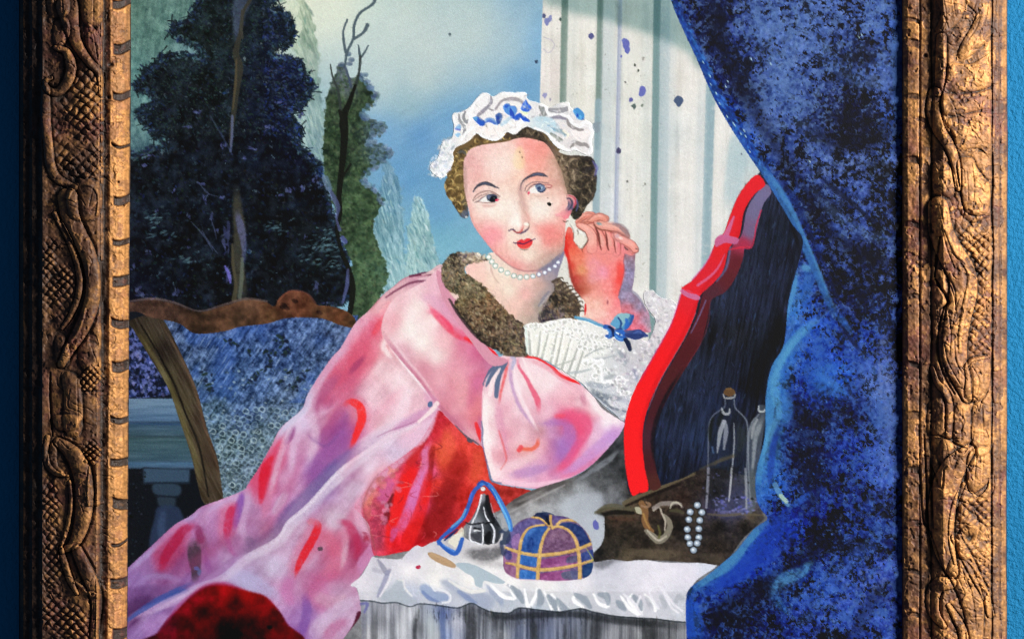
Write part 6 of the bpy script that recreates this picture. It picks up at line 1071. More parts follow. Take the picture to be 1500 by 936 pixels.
# --------------------------------------------------------------- final touches
cu3 = cu[..., None]; lw = np.clip((GY - 420) / 100, 0, 1)[..., None]
IMG[:] *= 1 - cu3 * ((1 - lw) * np.array([.02, 0, .10], f32) + lw * np.array([.04, .0, .08], f32))
rb3 = ((IDM == rid('robe')) | (IDM == rid('sleeve')))[..., None] * f32(.05)
IMG[:] = IMG * (1 - rb3) + (IMG.mean(2, keepdims=True) * np.array([1.04, .99, 1.0], f32)) * rb3
sk3 = (IDM == rid('painted_sky'))[..., None] * f32(.16)
IMG[:] = IMG * (1 - sk3) + (IMG.mean(2, keepdims=True) * np.array([.98, 1.01, 1.0], f32)) * sk3
IMG[:] *= 1 + ((IDM == rid('face')) | (IDM == rid('neck')))[..., None] * np.array([0, .025, .03], f32)
IMG[:] *= 1 + (IDM == rid('painted_column'))[..., None] * np.array([.03, .028, .035], f32) + ((IDM == rid('tablecloth')) | (IDM == rid('frilled_cap')) | (IDM == rid('lace_chemise')))[..., None] * np.array([.05, .05, .06], f32)
IMG[:] *= 1 - (IDM == rid('olive_green_tree'))[..., None] * np.array([.16, .14, .14], f32)
IMG[:] = np.clip(IMG, 0, 1)
IMG[:] = IMG + .16 * IMG * (1 - IMG) * (2 * IMG - .62)          # a little more depth
IMG[:] = np.clip(IMG * 1.045, 0, 1)
jx = np.clip(np.arange(PW)[None] + np.rint(rng.normal(0, .62, (PH, PW))), 0, PW - 1).astype(int)
jy = np.clip(np.arange(PH)[:, None] + np.rint(rng.normal(0, .62, (PH, PW))), 0, PH - 1).astype(int)
IMG[:] = .62 * IMG + .38 * IMG[jy, jx]
g_ = rng.normal(0, 1, (PH, PW)).astype(f32); g2 = rng.normal(0, 1, (PH, PW, 3)).astype(f32)
IMG[:] = np.clip(IMG * (1 + .018 * g_[..., None]) + .006 * g_[..., None] + .008 * g2, 0, 1)
# ----------------------------------------------------------------------------
# The carved, gilded frame: relief cut into each side rail on a fine grid of
# heights (units as in the picture), then split into its mouldings and ornaments.
# ----------------------------------------------------------------------------
PAINT = dict(IMG=IMG, IDM=IDM, RID=RID, x0=PX0, y0=PY0, s=PS)
def set_grid(x0, x1, y0, y1, s):
    global PX0, PX1, PY0, PY1, PS, PW, PH, GX, GY, IDM, RID, HT, GILT, BOLE
    PX0, PX1, PY0, PY1, PS = x0, x1, y0, y1, s
    PW = int((x1 - x0) * s); PH = int((y1 - y0) * s)
    GY, GX = np.mgrid[0:PH, 0:PW].astype(f32); GX = GX / s + x0; GY = GY / s + y0
    IDM = np.zeros((PH, PW), np.int16); RID = {}
    HT = np.zeros((PH, PW), f32); GILT = np.zeros((PH, PW), f32); BOLE = np.zeros((PH, PW), f32)
    _NC.clear()
def ridge(pts, w, h, id=None, flat=0., n=6, sink=0., g=0., lean=0.):
    """a rounded carved rib along a curve: width(s) w, height h above the ground; sink cuts a groove round it"""
    P = curve(pts, False, n)
    d = np.r_[0, np.cumsum(np.hypot(*np.diff(P, axis=0).T))]; L = max(d[-1], 1e-3)
    ws = np.atleast_1d(np.asarray(w, float)) / 2 * RW; sink *= 1.6 - .6 * RW; hs = np.atleast_1d(np.asarray(h, float))
    N = max(3, int(L / 1.2)); t = np.linspace(0, 1, N)
    xs = np.interp(t * L, d, P[:, 0]); ys = np.interp(t * L, d, P[:, 1])
    rs = np.interp(t, np.linspace(0, 1, len(ws)), ws) if len(ws) > 1 else np.full(N, ws[0])
    hh = np.interp(t, np.linspace(0, 1, len(hs)), hs) if len(hs) > 1 else np.full(N, hs[0])
    D = np.full((PH, PW), 0, f32); M = np.zeros((PH, PW), bool); Gv = np.zeros((PH, PW), f32)
    for x, y, r, k in zip(xs, ys, rs, hh):
        q = r * (1.5 if sink else 1) + 1.5
        a0, a1 = max(0, int((x - q - PX0) * PS)), min(PW, int((x + q - PX0) * PS) + 2); b0, b1 = max(0, int((y - q - PY0) * PS)), min(PH, int((y + q - PY0) * PS) + 2)
        if a1 <= a0 or b1 <= b0: continue
        u = (GX[b0:b1, a0:a1] - x) / r; v = (GY[b0:b1, a0:a1] - y) / r
        e = u * u + v * v
        z = k * np.sqrt(np.clip(1 - e, 0, 1)) ** (1 - flat) * (1 + lean * u)
        s_ = D[b0:b1, a0:a1]; np.maximum(s_, z, out=s_); M[b0:b1, a0:a1] |= e < 1
        if sink:
            gz = np.clip(1 - (np.sqrt(e) - 1) / .45, 0, 1) * (e >= 1); s2 = Gv[b0:b1, a0:a1]; np.maximum(s2, gz, out=s2)
    global HT
    if sink: HT -= sink * Gv * (~M)
    HT += D * RH
    if g: GILT[:] = np.where(M, np.maximum(GILT, g), GILT)
    if id: IDM[M] = rid(id)
def leaf(pts, h, id=None, soft=4, veins=(), dome=1., g=0., sink=2.):
    """a raised leaf or tongue with rounded flanks, a cut outline and incised veins"""
    global HT
    m = shape(pts); b = blur(m, soft)
    k = np.clip(b * 2 - 1, 0, 1) ** .55
    o = np.clip(blur(m, 2) - m, 0, 1)
    HT += RH * h * (k * dome + (1 - dome) * m) - RH * sink * np.clip(o * 2.2, 0, 1)
    if g: GILT[:] = np.maximum(GILT, g * m)
    if id: IDM[m > .5] = rid(id)
    for v in veins: cut(v, 2.2, 1.8)
def cut(pts, w, dep):
    P = curve(pts, False, 6); global HT
    D = np.zeros((PH, PW), f32)
    d = np.r_[0, np.cumsum(np.hypot(*np.diff(P, axis=0).T))]; N = max(3, int(d[-1] / 1.0)); t = np.linspace(0, d[-1], N)
    for x, y, k in zip(np.interp(t, d, P[:, 0]), np.interp(t, d, P[:, 1]), np.linspace(0, 1, N)):
        r = w / 2 * (.5 + min(k, 1 - k)) + .6
        a0, a1 = max(0, int((x - r - 1 - PX0) * PS)), min(PW, int((x + r + 1 - PX0) * PS) + 2); b0, b1 = max(0, int((y - r - 1 - PY0) * PS)), min(PH, int((y + r + 1 - PY0) * PS) + 2)
        if a1 <= a0 or b1 <= b0: continue
        e = np.sqrt((GX[b0:b1, a0:a1] - x) ** 2 + (GY[b0:b1, a0:a1] - y) ** 2) / r
        s_ = D[b0:b1, a0:a1]; np.maximum(s_, np.clip(1 - e, 0, 1), out=s_)
    HT -= dep * D * min(1, RH + .15)
def lattice(pts, pitch, h, id, ang=.78, g=0., seed=0, ax=1.0):
    """a diapered ground: a trellis of small raised studs"""
    global HT
    m = shape(pts); b = np.clip(blur(m, 2), 0, 1)
    ca, sa = math.cos(ang), math.sin(ang); wob = (noise(26, 300 + seed, 3) - .5) * 8
    u = ((GX + wob) * ca + (GY) * sa) / pitch; v = (-(GX) * sa + (GY + wob) * ca) / (pitch * ax)
    z = np.abs(np.sin(np.pi * u)) * np.abs(np.sin(np.pi * v))
    amp = np.clip(1.9 * noise(24, 320 + seed, 3) - .15, .1, 1.5)
    HT += b * (h * amp * np.clip(z * 1.3, 0, 1) ** .8 - h * .45)
    if g: GILT[:] = np.maximum(GILT, g * m * np.clip(z * 1.4, 0, 1))
    if id: IDM[(m > .5)] = rid(id)
def profile(xs, hs):
    return np.interp(GX, xs, hs).astype(f32)
def cracks(n, seed, dep=1.6, x0=None, x1=None):
    q = np.random.default_rng(seed)
    for _ in range(n):
        x = q.uniform(x0 or PX0 + 10, x1 or PX1 - 10); y = q.uniform(PY0, PY1); a = q.choice([0., .2, -.2, 1.5]) + q.normal(0, .25); L = q.uniform(8, 34)
        cut([(x + L * t * math.cos(a) + q.normal(0, 1.4), y + L * t * math.sin(a) + q.normal(0, 1.4)) for t in np.linspace(0, 1, 5)], 1.6, dep)
def wear(seed, a=1.):
    """old gesso: lumps, chips and losses"""
    global HT
    inn = np.clip((HT + 2) / 6, 0, 1); a = a * inn
    HT += a * ((noise(18, seed, 4, gain=.6) - .5) * 3.4 + (noise(4, seed + 1, 2) - .5) * .8)
    chip = np.clip((noise(26, seed + 2, 4, gain=.75) - .63) * 14, 0, 1)
    HT -= chip * 1.5 * a
    return chip
def pack(chip, seed, tone, dark):
    """height field -> gilding, bole, grime and (through dark) patina and painted shade (albedo), metal amount"""
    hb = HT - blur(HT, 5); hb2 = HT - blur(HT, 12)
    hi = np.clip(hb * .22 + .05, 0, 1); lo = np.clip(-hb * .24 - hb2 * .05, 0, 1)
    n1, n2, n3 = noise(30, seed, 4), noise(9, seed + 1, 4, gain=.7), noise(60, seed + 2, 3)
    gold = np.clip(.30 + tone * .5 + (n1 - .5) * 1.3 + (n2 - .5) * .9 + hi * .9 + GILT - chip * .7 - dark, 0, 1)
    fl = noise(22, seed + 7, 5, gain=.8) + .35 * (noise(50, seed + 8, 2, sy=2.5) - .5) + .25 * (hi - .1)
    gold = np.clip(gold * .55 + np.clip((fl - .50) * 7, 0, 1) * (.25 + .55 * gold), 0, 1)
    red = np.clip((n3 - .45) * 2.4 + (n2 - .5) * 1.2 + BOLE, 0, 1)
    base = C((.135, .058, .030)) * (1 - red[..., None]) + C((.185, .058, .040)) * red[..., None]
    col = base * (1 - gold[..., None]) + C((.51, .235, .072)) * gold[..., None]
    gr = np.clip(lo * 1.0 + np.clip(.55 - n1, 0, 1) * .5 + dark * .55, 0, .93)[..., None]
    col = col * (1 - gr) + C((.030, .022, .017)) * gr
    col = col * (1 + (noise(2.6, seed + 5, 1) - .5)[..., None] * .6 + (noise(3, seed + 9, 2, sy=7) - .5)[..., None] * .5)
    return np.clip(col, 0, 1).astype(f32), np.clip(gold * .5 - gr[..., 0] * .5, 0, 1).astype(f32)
RAILS = {}; RW = 1.12; RH = .8
FY0, FY1 = -52.0, 988.0
# ================================================================= left rail
set_grid(22, 193, FY0, FY1, 1.0)
L1 = tile(0, 0, 2.925); L2 = tile(0, 310, 2.925); L3 = tile(0, 616, 2.925)
tilt = (GY - 468) / 936 * 6.0       # the sight edge leans a little
GXs = GX + tilt * np.clip((GX - 60) / 130, 0, 1)
HT[:] = np.interp(GXs, [22, 27.5, 30, 34, 42, 47, 56, 62, 70, 100, 128, 143, 149, 152, 156, 160, 170, 181, 187, 188.5, 190, 193], [-34, -34, -2, 8, 10, 17, 19, 26, 26, 34, 42, 42, 33, 32, 33, 35.5, 32, 22, 12, 6, -2, -4])
IDM[:] = rid('carved_band'); IDM[GXs < 62] = rid('outer_moulding'); IDM[GXs > 150] = rid('sight_fillet')
# lattice grounds
for k, (T, pts, pitch, g) in enumerate(((L1, '340,290 420,330 440,420 440,700 380,765 300,765 230,650 225,440 290,400', 11, .1), (L2, '200,110 260,150 315,280 300,420 240,475 185,430 185,200', 9, 0), (L3, '190,240 240,260 255,420 250,560 290,680 200,700 185,500', 9, 0), (L3, '200,720 290,760 350,800 390,950 390,1050 190,1050', 10, .05), (L1, '200,-150 430,-150 430,-40 330,-10 200,-60', 10, 0))):
    lattice(T(pts), pitch, 4.6, 'lattice_panel_%d' % k, .78, g, k)
# scrolls and leaves, top to bottom
ridge(L1('290,30 305,110 330,190 385,270 428,320 432,410'), [30, 20, 14, 11, 9, 5], [8, 9, 8, 8, 7, 4], 'scroll_a', sink=3)
leaf(L1('205,-20 280,-20 300,30 280,70 215,75'), 7, 'acanthus_leaf_a', 5, [L1('230,0 250,60'), L1('265,-10 270,60')])
leaf(L1('235,90 285,80 300,140 270,200 230,190'), 6, 'acanthus_leaf_b', 5, [L1('250,150 280,100')])
ridge(L1('235,205 285,225 305,290 290,350 250,395 205,385 195,350 220,335'), [6, 10, 14, 14, 13, 11, 8, 5], [6, 9, 10, 10, 9, 8, 7, 5], 'scroll_b', sink=3)
leaf(L1('345,-40 430,-40 440,80 400,120 360,100 340,40'), 6, 'acanthus_leaf_c', 5, [L1('370,60 420,50'), L1('400,0 400,90')], g=.25)
leaf(L1('365,110 400,120 435,180 435,300 400,260 370,200'), 4, 'acanthus_leaf_d', 4, [L1('400,150 420,260')]); BOLE[:] += .5 * blur(shape(L1('365,110 400,120 435,180 435,300 400,260 370,200')), 4)
ridge(L1('195,380 195,500 205,600 215,700 245,765 320,805'), [12, 14, 12, 13, 12, 8], [6, 7, 6, 7, 6, 4], 'scroll_c', sink=2)
leaf(L1('285,830 320,785 380,765 430,790 440,860 420,930 360,950 300,930'), 8, 'rosette_a', 7, [L1('330,820 365,880'), L1('400,800 380,890'), L1('300,880 350,900'), L1('425,860 390,900')], g=.1)
ridge(L1('290,850 310,810 350,790 400,800 425,850 415,920'), [4, 5, 5, 5, 5, 4], 3, 'rosette_a')
ridge(L2('290,-60 300,20 330,90 375,180 400,290 390,400 350,500 300,585 262,655'), [26, 24, 22, 21, 20, 20, 20, 16, 10], [9, 9, 10, 10, 10, 10, 9, 8, 5], 'scroll_d', sink=4)
ridge(L2('235,10 290,110 335,230 340,340 305,440 265,500'), [7, 8, 9, 9, 8, 5], [5, 6, 6, 6, 6, 4], 'scroll_e', sink=3)
ridge(L2('365,420 330,520 280,580'), [4, 5, 4], 4, 'scroll_d')
leaf(L2('235,545 260,520 290,560 300,640 270,670 240,640'), 6, 'acanthus_leaf_e', 5)
leaf(L2('340,570 400,560 425,600 415,660 380,690 340,650'), 6, 'acanthus_leaf_f', 5, [L2('350,610 410,600')])
lattice(L2('350,690 430,650 435,765 355,770'), 7, 5, 'lattice_panel_6', .78, .25, 7)
leaf(L2('265,690 330,700 350,770 350,940 290,960 270,900 275,790'), 8, 'acanthus_leaf_g', 6, [L2('300,760 290,830 320,850'), L2('330,720 335,900')], g=.1)
cut(L2('215,690 215,800 225,960'), 4, 5); cut(L2('355,770 440,768'), 4, 5)
leaf(L3('230,-20 340,-20 330,35 250,40'), 7, 'acanthus_leaf_g', 4, g=.25)
ridge(L3('205,70 195,130 205,190 240,225 290,235'), [7, 8, 8, 7, 4], 5, 'scroll_f', sink=2)
ridge(L3('250,90 310,140 350,220 362,320 352,430 320,520 265,560'), [12, 22, 25, 24, 22, 16, 7], [6, 9, 10, 10, 9, 8, 5], 'scroll_g', sink=4)
ridge(L3('230,110 225,190 270,230'), [10, 14, 6], 6, 'scroll_f')
ridge(L3('300,260 305,360 285,470 262,540'), [5, 6, 6, 4], 5, 'scroll_g', sink=2)
ridge(L3('262,545 275,600 300,680 330,740'), [6, 9, 9, 5], 6, 'scroll_h', sink=3)
ridge(L3('330,555 360,620 395,700 415,780 405,900 400,1030'), [14, 18, 16, 12, 11, 10], [8, 9, 8, 7, 6, 6], 'scroll_i', sink=4)
ridge(L3('320,690 360,720 390,750 405,740'), [4, 6, 5, 3], 5, 'scroll_i')
lattice(L3('365,95 400,85 432,110 430,160 400,190 370,180 355,140'), 7.5, 8, 'rosette_b', .78, .35, 9)
ridge(L3('385,200 378,280 380,360'), [4, 4, 4], 4, 'fillet_strip', g=.3); ridge(L3('415,195 420,280 415,350'), [11, 12, 10], 4, 'fillet_strip', g=.2); ridge(L3('380,362 410,358 440,350'), 4, 3, 'fillet_strip')
ridge(L3('418,680 418,830 415,936 418,1050'), [4, 4, 5, 5], 4, 'fillet_strip', g=.4)
ridge([(149.5, y) for y in (-60, 100, 250, 380)], 4.5, 3.4, 'sight_fillet', g=.4); ridge([(146, y) for y in (385, 440, 500, 560)], 4, 3, 'sight_fillet', g=.3)
# bead blocks of the sight edge, parted by worn notches
nts = [-45, 3, 68, 137, 210, 290, 353, 411, 471, 534, 612, 676, 735, 793, 852, 925, 990]
bm = (GXs > 157)
strip = np.clip((GXs - 157) / 4, 0, 1) * np.clip((189.5 - GXs) / 2, 0, 1)
gap = np.zeros_like(HT); qn = np.random.default_rng(4)
for i, y in enumerate(nts):
    w = qn.uniform(4.5, 9) if i not in (4, 13) else 3; sl = qn.uniform(-.25, .3); bow = qn.uniform(1, 6)
    yy = GY - y - sl * (GX - 172) - bow * np.cos((GX - 172) / 9)
    reach = np.clip((GXs - qn.uniform(159, 166)) / 4, 0, 1)
    gap = np.maximum(gap, np.clip((w - np.abs(yy)) / 2.2, 0, 1) * reach)
HT -= gap * strip * 9
BEAD = np.searchsorted(np.array(nts), GY[:, 0])
for i in range(1, len(nts)):
    m = bm & (GY >= nts[i - 1]) & (GY < nts[i]); IDM[m] = rid('bead_%02d' % i)
for i in range(60):
    x, y = qn.uniform(158, 187), qn.uniform(FY0, FY1); cut([(x, y), (x + qn.normal(3, 3), y + qn.normal(0, 2)), (x + qn.normal(8, 5), y + qn.normal(0, 3))], 1.6, 1.5)
for (x, y, r) in ((172, 67, 5), (160, 143, 3), (173, 267, 2), (181, 302, 2), (162, 95, 4)):
    HT -= 5 * np.clip(1.3 - np.hypot(GX - x, GY - y) / r, 0, 1)
chip = wear(400); cracks(110, 12, 2.2, 62, 150)
GILT += .6 * strip * (1 - gap) + .5 * strip * (noise(16, 444, 3) - .5) - .8 * gap * strip; BOLE += .6 * strip * (noise(30, 445, 3) > .55)
cL, mL = pack(chip * (1 - .6 * strip), 410, .25 + .5 * strip, .42 * (1 - strip) + .5 * np.clip((70 - GX) / 10, 0, 1) + .3 * np.clip((110 - GX) / 60, 0, 1) + .8 * gap * strip)  # patina; towards the outer side also shade put into the colour
cL = cL * (1 - .6 * np.clip((66 - GX) / 6, 0, 1))[..., None]  # outer slope turned from the lamp: its shade painted into the colour
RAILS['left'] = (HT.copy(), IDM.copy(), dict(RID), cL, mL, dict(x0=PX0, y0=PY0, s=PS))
# ================================================================ right rail
set_grid(1318, 1484, FY0, FY1, 1.0)
Q1 = tile(1280, 0, 2.927); Q2 = tile(1280, 310, 2.927); Q3 = tile(1280, 616, 2.927)
edge = (noise(90, 7, 2, sy=3) - .5) * 3.5
RW = 1.35; RH = .6
HT[:] = np.interp(GX + np.where(GX > 1440, edge, 0), [1318, 1321, 1322.5, 1324, 1330, 1340, 1345, 1347, 1350, 1362, 1365, 1369, 1382, 1410, 1440, 1450, 1453, 1456, 1463, 1465, 1470, 1474, 1476, 1484], [-4, -2, 5, 10, 15, 17.5, 18, 16.5, 19, 21, 21, 26, 36, 36, 31, 28, 23, 24, 21, 16, 12, 4, -34, -34])
IDM[:] = rid('carved_band'); IDM[GX > 1452] = rid('outer_moulding'); IDM[GX < 1365] = rid('sight_fillet')
for k, (T, pts, pitch, g, ax) in enumerate(((Q2, '360,60 500,40 505,300 500,600 430,615 390,590 370,520 400,400 410,250 370,150', 8.5, .25, 1.2), (Q3, '370,350 500,330 512,500 505,740 470,720 430,650 400,600 360,560 350,460', 9, .25, 1.1), (Q3, '260,870 340,850 380,1050 250,1050', 8, 0, 1.1))):
    lattice(T(pts), pitch, 3.0, 'lattice_panel_%d' % k, .78, g, 20 + k, ax)
leaf(Q1('265,-30 380,-20 385,50 350,110 290,155 262,140 290,60'), 7, 'acanthus_leaf_a', 5, [Q1('300,0 310,80 290,140'), Q1('340,0 350,70'), Q1('290,40 320,120')])
leaf(Q1('390,-30 510,-30 515,120 480,180 430,230 360,265 370,200 410,130 440,60 400,20'), 7, 'acanthus_leaf_b', 6, [Q1('490,20 470,110 400,230'), Q1('440,10 420,60'), Q1('500,140 440,200 380,250'), Q1('460,60 440,120 400,180')], g=.15)
ridge(Q1('290,165 288,250 284,330 275,400'), [11, 12, 12, 8], [7, 8, 8, 5], 'bead_rod', sink=3, g=.1)
leaf(Q1('325,275 420,275 515,225 515,330 500,370 420,395 310,395 315,340'), 5, 'plain_tablet', 7, [], .7, g=.5, sink=1.5)
leaf(Q1('285,410 340,400 430,400 510,390 515,470 430,480 350,500 300,490'), 6, 'acanthus_leaf_c', 5, [Q1('300,430 380,440 460,410'), Q1('360,470 440,440'), Q1('320,410 350,470')], g=.25)
leaf(Q1('310,515 400,490 510,480 515,620 500,680 460,640 400,640 360,670 340,580'), 6, 'acanthus_leaf_d', 5, [Q1('340,530 430,520 500,560'), Q1('400,510 440,600'), Q1('360,560 420,560 470,620'), Q1('380,620 400,560')], g=.2)
ridge(Q1('262,400 255,470 275,550 320,620 350,700 362,810'), [13, 15, 13, 11, 9, 6], [7, 8, 8, 8, 7, 5], 'scroll_a', sink=4)
leaf(Q1('360,690 420,680 440,720 470,760 497,800 490,900 450,925 395,905 375,820'), 8, 'tongue_a', 6, [Q1('420,700 430,800 425,890'), Q1('400,740 405,860')], .75, g=.2, sink=4)
leaf(Q1('255,700 300,690 345,750 345,830 300,850 255,825'), 6, 'acanthus_leaf_e', 6, [Q1('270,720 320,820')]); leaf(Q1('250,850 320,855 345,930 330,1000 255,1000'), 6, 'acanthus_leaf_f', 5, [Q1('280,870 300,960'), Q1('310,880 315,980')], g=.15)
leaf(Q2('375,-20 490,-20 485,20 430,48 390,30'), 7, 'tongue_a', 5, [], g=.25)
ridge(Q2('275,-20 290,90 330,180 375,260 385,340 365,440 350,540 350,640 380,730 400,800'), [22, 26, 28, 30, 30, 28, 27, 26, 20, 10], [8, 9, 9, 9, 9, 9, 9, 9, 8, 5], 'acanthus_spine', sink=4)
ridge(Q2('310,80 350,170 400,240 410,300 390,400 372,520 370,600'), [4, 5, 5, 5, 5, 5, 4], [3, 4, 4, 4, 4, 4, 3], 'acanthus_spine', g=.3)
for p in ('290,60 310,150 345,240', '300,250 345,330 350,420', '320,430 330,520 325,610', '300,560 320,650 370,740', '345,560 355,650 400,720', '330,320 350,400 335,500'): cut(Q2(p), 2.6, 2.4)
cut(Q2('265,290 300,350 322,390 280,420'), 6, 9); cut(Q2('285,110 270,210 262,280'), 6, 8); cut(Q2('300,410 280,500 275,600 300,700 345,780'), 5, 7)
leaf(Q2('390,650 430,625 490,625 500,700 480,780 430,815 390,790 395,720'), 8, 'acanthus_leaf_g', 6, [Q2('420,660 450,720 440,790'), Q2('470,640 470,740')], g=.25, sink=4)
ridge(Q2('390,670 420,635 490,622'), [4, 5, 4], 4, 'acanthus_leaf_g', sink=2)
ridge(Q2('250,670 270,730 310,780 325,850 322,960'), [5, 7, 8, 8, 7], 6, 'scroll_b', sink=3); leaf(Q2('235,830 290,790 305,860 290,960 235,960'), 5, 'acanthus_leaf_h', 5, [Q2('265,840 265,930')])
leaf(Q2('345,840 410,830 415,930 400,1040 350,1040'), 7, 'acanthus_leaf_i', 6, [Q2('380,850 375,980')]); leaf(Q2('425,830 505,790 510,1000 430,1040'), 5, 'acanthus_leaf_j', 6, [Q2('465,830 470,980')], g=.3)
leaf(Q3('290,90 330,80 360,130 350,180 310,215 285,180'), 6, 'acanthus_leaf_k', 5, [Q3('310,100 330,190')])
leaf(Q3('405,150 440,115 490,120 502,190 490,260 440,305 410,300 400,230'), 8, 'tongue_b', 6, [Q3('440,150 430,280'), Q3('470,150 465,260')], .75, g=.1, sink=4)
ridge(Q3('405,130 350,190 312,270 292,370 292,480 312,580 338,650'), [14, 26, 30, 30, 27, 22, 12], [7, 10, 11, 11, 10, 9, 6], 'scroll_c', sink=5)
ridge(Q3('385,270 350,350 332,450 335,540 350,610'), [4, 6, 6, 6, 4], 4, 'scroll_c', g=.3, sink=2); ridge(Q3('375,330 440,345 495,300 505,240'), [6, 8, 8, 5], 5, 'scroll_d', sink=2)
leaf(Q3('370,420 400,395 440,410 450,460 430,520 395,525 375,480'), 4, 'flower_boss', 5); HT -= 7 * np.clip(1.4 - np.hypot(GX - 1420, GY - 788) / 7, 0, 1); HT += 6 * np.clip(1.3 - np.hypot(GX - 1421, GY - 769) / 8, 0, 1)
ridge(Q3('350,500 400,590 440,670 480,750 500,830'), [10, 12, 11, 9, 8], [6, 7, 7, 6, 5], 'scroll_e', sink=3, g=.2)
leaf(Q3('335,590 400,610 440,680 470,780 465,960 440,1040 400,960 390,830 340,700 315,650'), 8, 'acanthus_leaf_l', 6, [Q3('380,640 420,740 440,900'), Q3('350,650 390,740'), Q3('430,760 455,780')], g=.15, sink=4)
ridge(Q3('325,695 275,705 252,760 262,830 300,880'), [14, 16, 14, 11, 6], [7, 8, 8, 7, 4], 'scroll_f', sink=3); ridge(Q3('320,790 350,840 380,900 395,1000'), [5, 9, 10, 9], [5, 7, 7, 6], 'scroll_g', sink=4, g=.2)
for p in ('245,60 300,70 360,105 400,120', '245,190 290,290 300,210', '350,120 380,140 410,110'): cut(Q3(p), 4, 5)
for p in ('215,60 222,200 235,460', '250,200 250,330 255,460', '200,230 210,420 240,470 300,640'): cut(Q3(p), 4, 6)
for x, w, d in ((1453, 3, 4), (1464.5, 2.6, 3), (1347, 3, 2), (1364, 3, 3)):
    cut([(x + (qn.normal(0, .8)), y) for y in np.linspace(FY0 - 5, FY1 + 5, 30)], w, d)
nts = [-50, 31, 65, 143, 236, 330, 436, 535, 610, 690, 768, 838, 901, 990]
strip = np.clip((1347.5 - GX) / 3, 0, 1) * np.clip((GX - 1321.5) / 2, 0, 1); gap = np.zeros_like(HT)
for i, y in enumerate(nts):
    w = qn.uniform(4, 7); sl = qn.uniform(-.2, .2); yy = GY - y - sl * (GX - 1335) + 2 * np.cos((GX - 1335) / 7)
    gap = np.maximum(gap, np.clip((w - np.abs(yy)) / 2.2, 0, 1))
HT -= gap * strip * 3.2
for i in range(1, len(nts)):
    IDM[(GX < 1347) & (GY >= nts[i - 1]) & (GY < nts[i])] = rid('bead_%02d' % i)
HT -= 5 * np.clip(1.3 - np.hypot(GX - 1355.5, GY - 82) / 3, 0, 1)
chip = wear(500); cracks(150, 13, 2.4, 1366, 1452)
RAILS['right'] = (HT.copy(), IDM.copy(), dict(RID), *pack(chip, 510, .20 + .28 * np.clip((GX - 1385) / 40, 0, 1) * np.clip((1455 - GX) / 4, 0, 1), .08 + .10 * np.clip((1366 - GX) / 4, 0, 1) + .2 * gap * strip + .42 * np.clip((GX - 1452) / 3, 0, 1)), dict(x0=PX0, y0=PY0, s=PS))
# ----------------------------------------------------------------------------
# Build
# ----------------------------------------------------------------------------
def nodes(name):
    m = bpy.data.materials.new(name); m.use_nodes = True
    nt = m.node_tree; return m, nt, nt.nodes['Principled BSDF']
def N(nt, kind, **kw):
    n = nt.nodes.new(kind)
    for k, v in kw.items(): n.inputs[k.replace('_', ' ')].default_value = v
    return n
def bump(nt, b, scale, strength, dist, detail=4, rough_=.6):
    tc = nt.nodes.new('ShaderNodeTexCoord'); n = N(nt, 'ShaderNodeTexNoise', Scale=scale, Detail=detail, Roughness=rough_)
    nt.links.new(tc.outputs['Object'], n.inputs['Vector'])
    bp = N(nt, 'ShaderNodeBump', Strength=strength, Distance=dist); nt.links.new(n.outputs['Fac'], bp.inputs['Height']); nt.links.new(bp.outputs['Normal'], b.inputs['Normal'])
    return n, bp
def mat_paint():
    m, nt, b = nodes('oil_paint'); at = nt.nodes.new('ShaderNodeAttribute'); at.attribute_name = 'Col'
    nt.links.new(at.outputs['Color'], b.inputs['Base Color']); b.inputs['Roughness'].default_value = .6; b.inputs['Specular IOR Level'].default_value = .1
    bump(nt, b, 900, .12, .0003); return m
def mat_gilt():
    m, nt, b = nodes('worn_gilding'); at = nt.nodes.new('ShaderNodeAttribute'); at.attribute_name = 'Col'
    tc = nt.nodes.new('ShaderNodeTexCoord'); n = N(nt, 'ShaderNodeTexNoise', Scale=420., Detail=5., Roughness=.7); nt.links.new(tc.outputs['Object'], n.inputs['Vector'])
    mr = nt.nodes.new('ShaderNodeMapRange'); mr.inputs[3].default_value = .7; mr.inputs[4].default_value = 1.25; nt.links.new(n.outputs['Fac'], mr.inputs[0])
    mx = nt.nodes.new('ShaderNodeVectorMath'); mx.operation = 'SCALE'; nt.links.new(at.outputs['Color'], mx.inputs[0]); nt.links.new(mr.outputs[0], mx.inputs['Scale'])
    nt.links.new(mx.outputs[0], b.inputs['Base Color'])
    mm = nt.nodes.new('ShaderNodeMath'); mm.operation = 'MULTIPLY'; mm.inputs[1].default_value = .6; b.inputs['Specular IOR Level'].default_value = .3; nt.links.new(at.outputs['Alpha'], mm.inputs[0]); nt.links.new(mm.outputs[0], b.inputs['Metallic'])
    r = nt.nodes.new('ShaderNodeMapRange'); r.inputs[3].default_value = .46; r.inputs[4].default_value = .72; nt.links.new(n.outputs['Fac'], r.inputs[0]); nt.links.new(r.outputs[0], b.inputs['Roughness'])
    bp = N(nt, 'ShaderNodeBump', Strength=.5, Distance=.0006); nt.links.new(n.outputs['Fac'], bp.inputs['Height']); nt.links.new(bp.outputs['Normal'], b.inputs['Normal'])
    return m
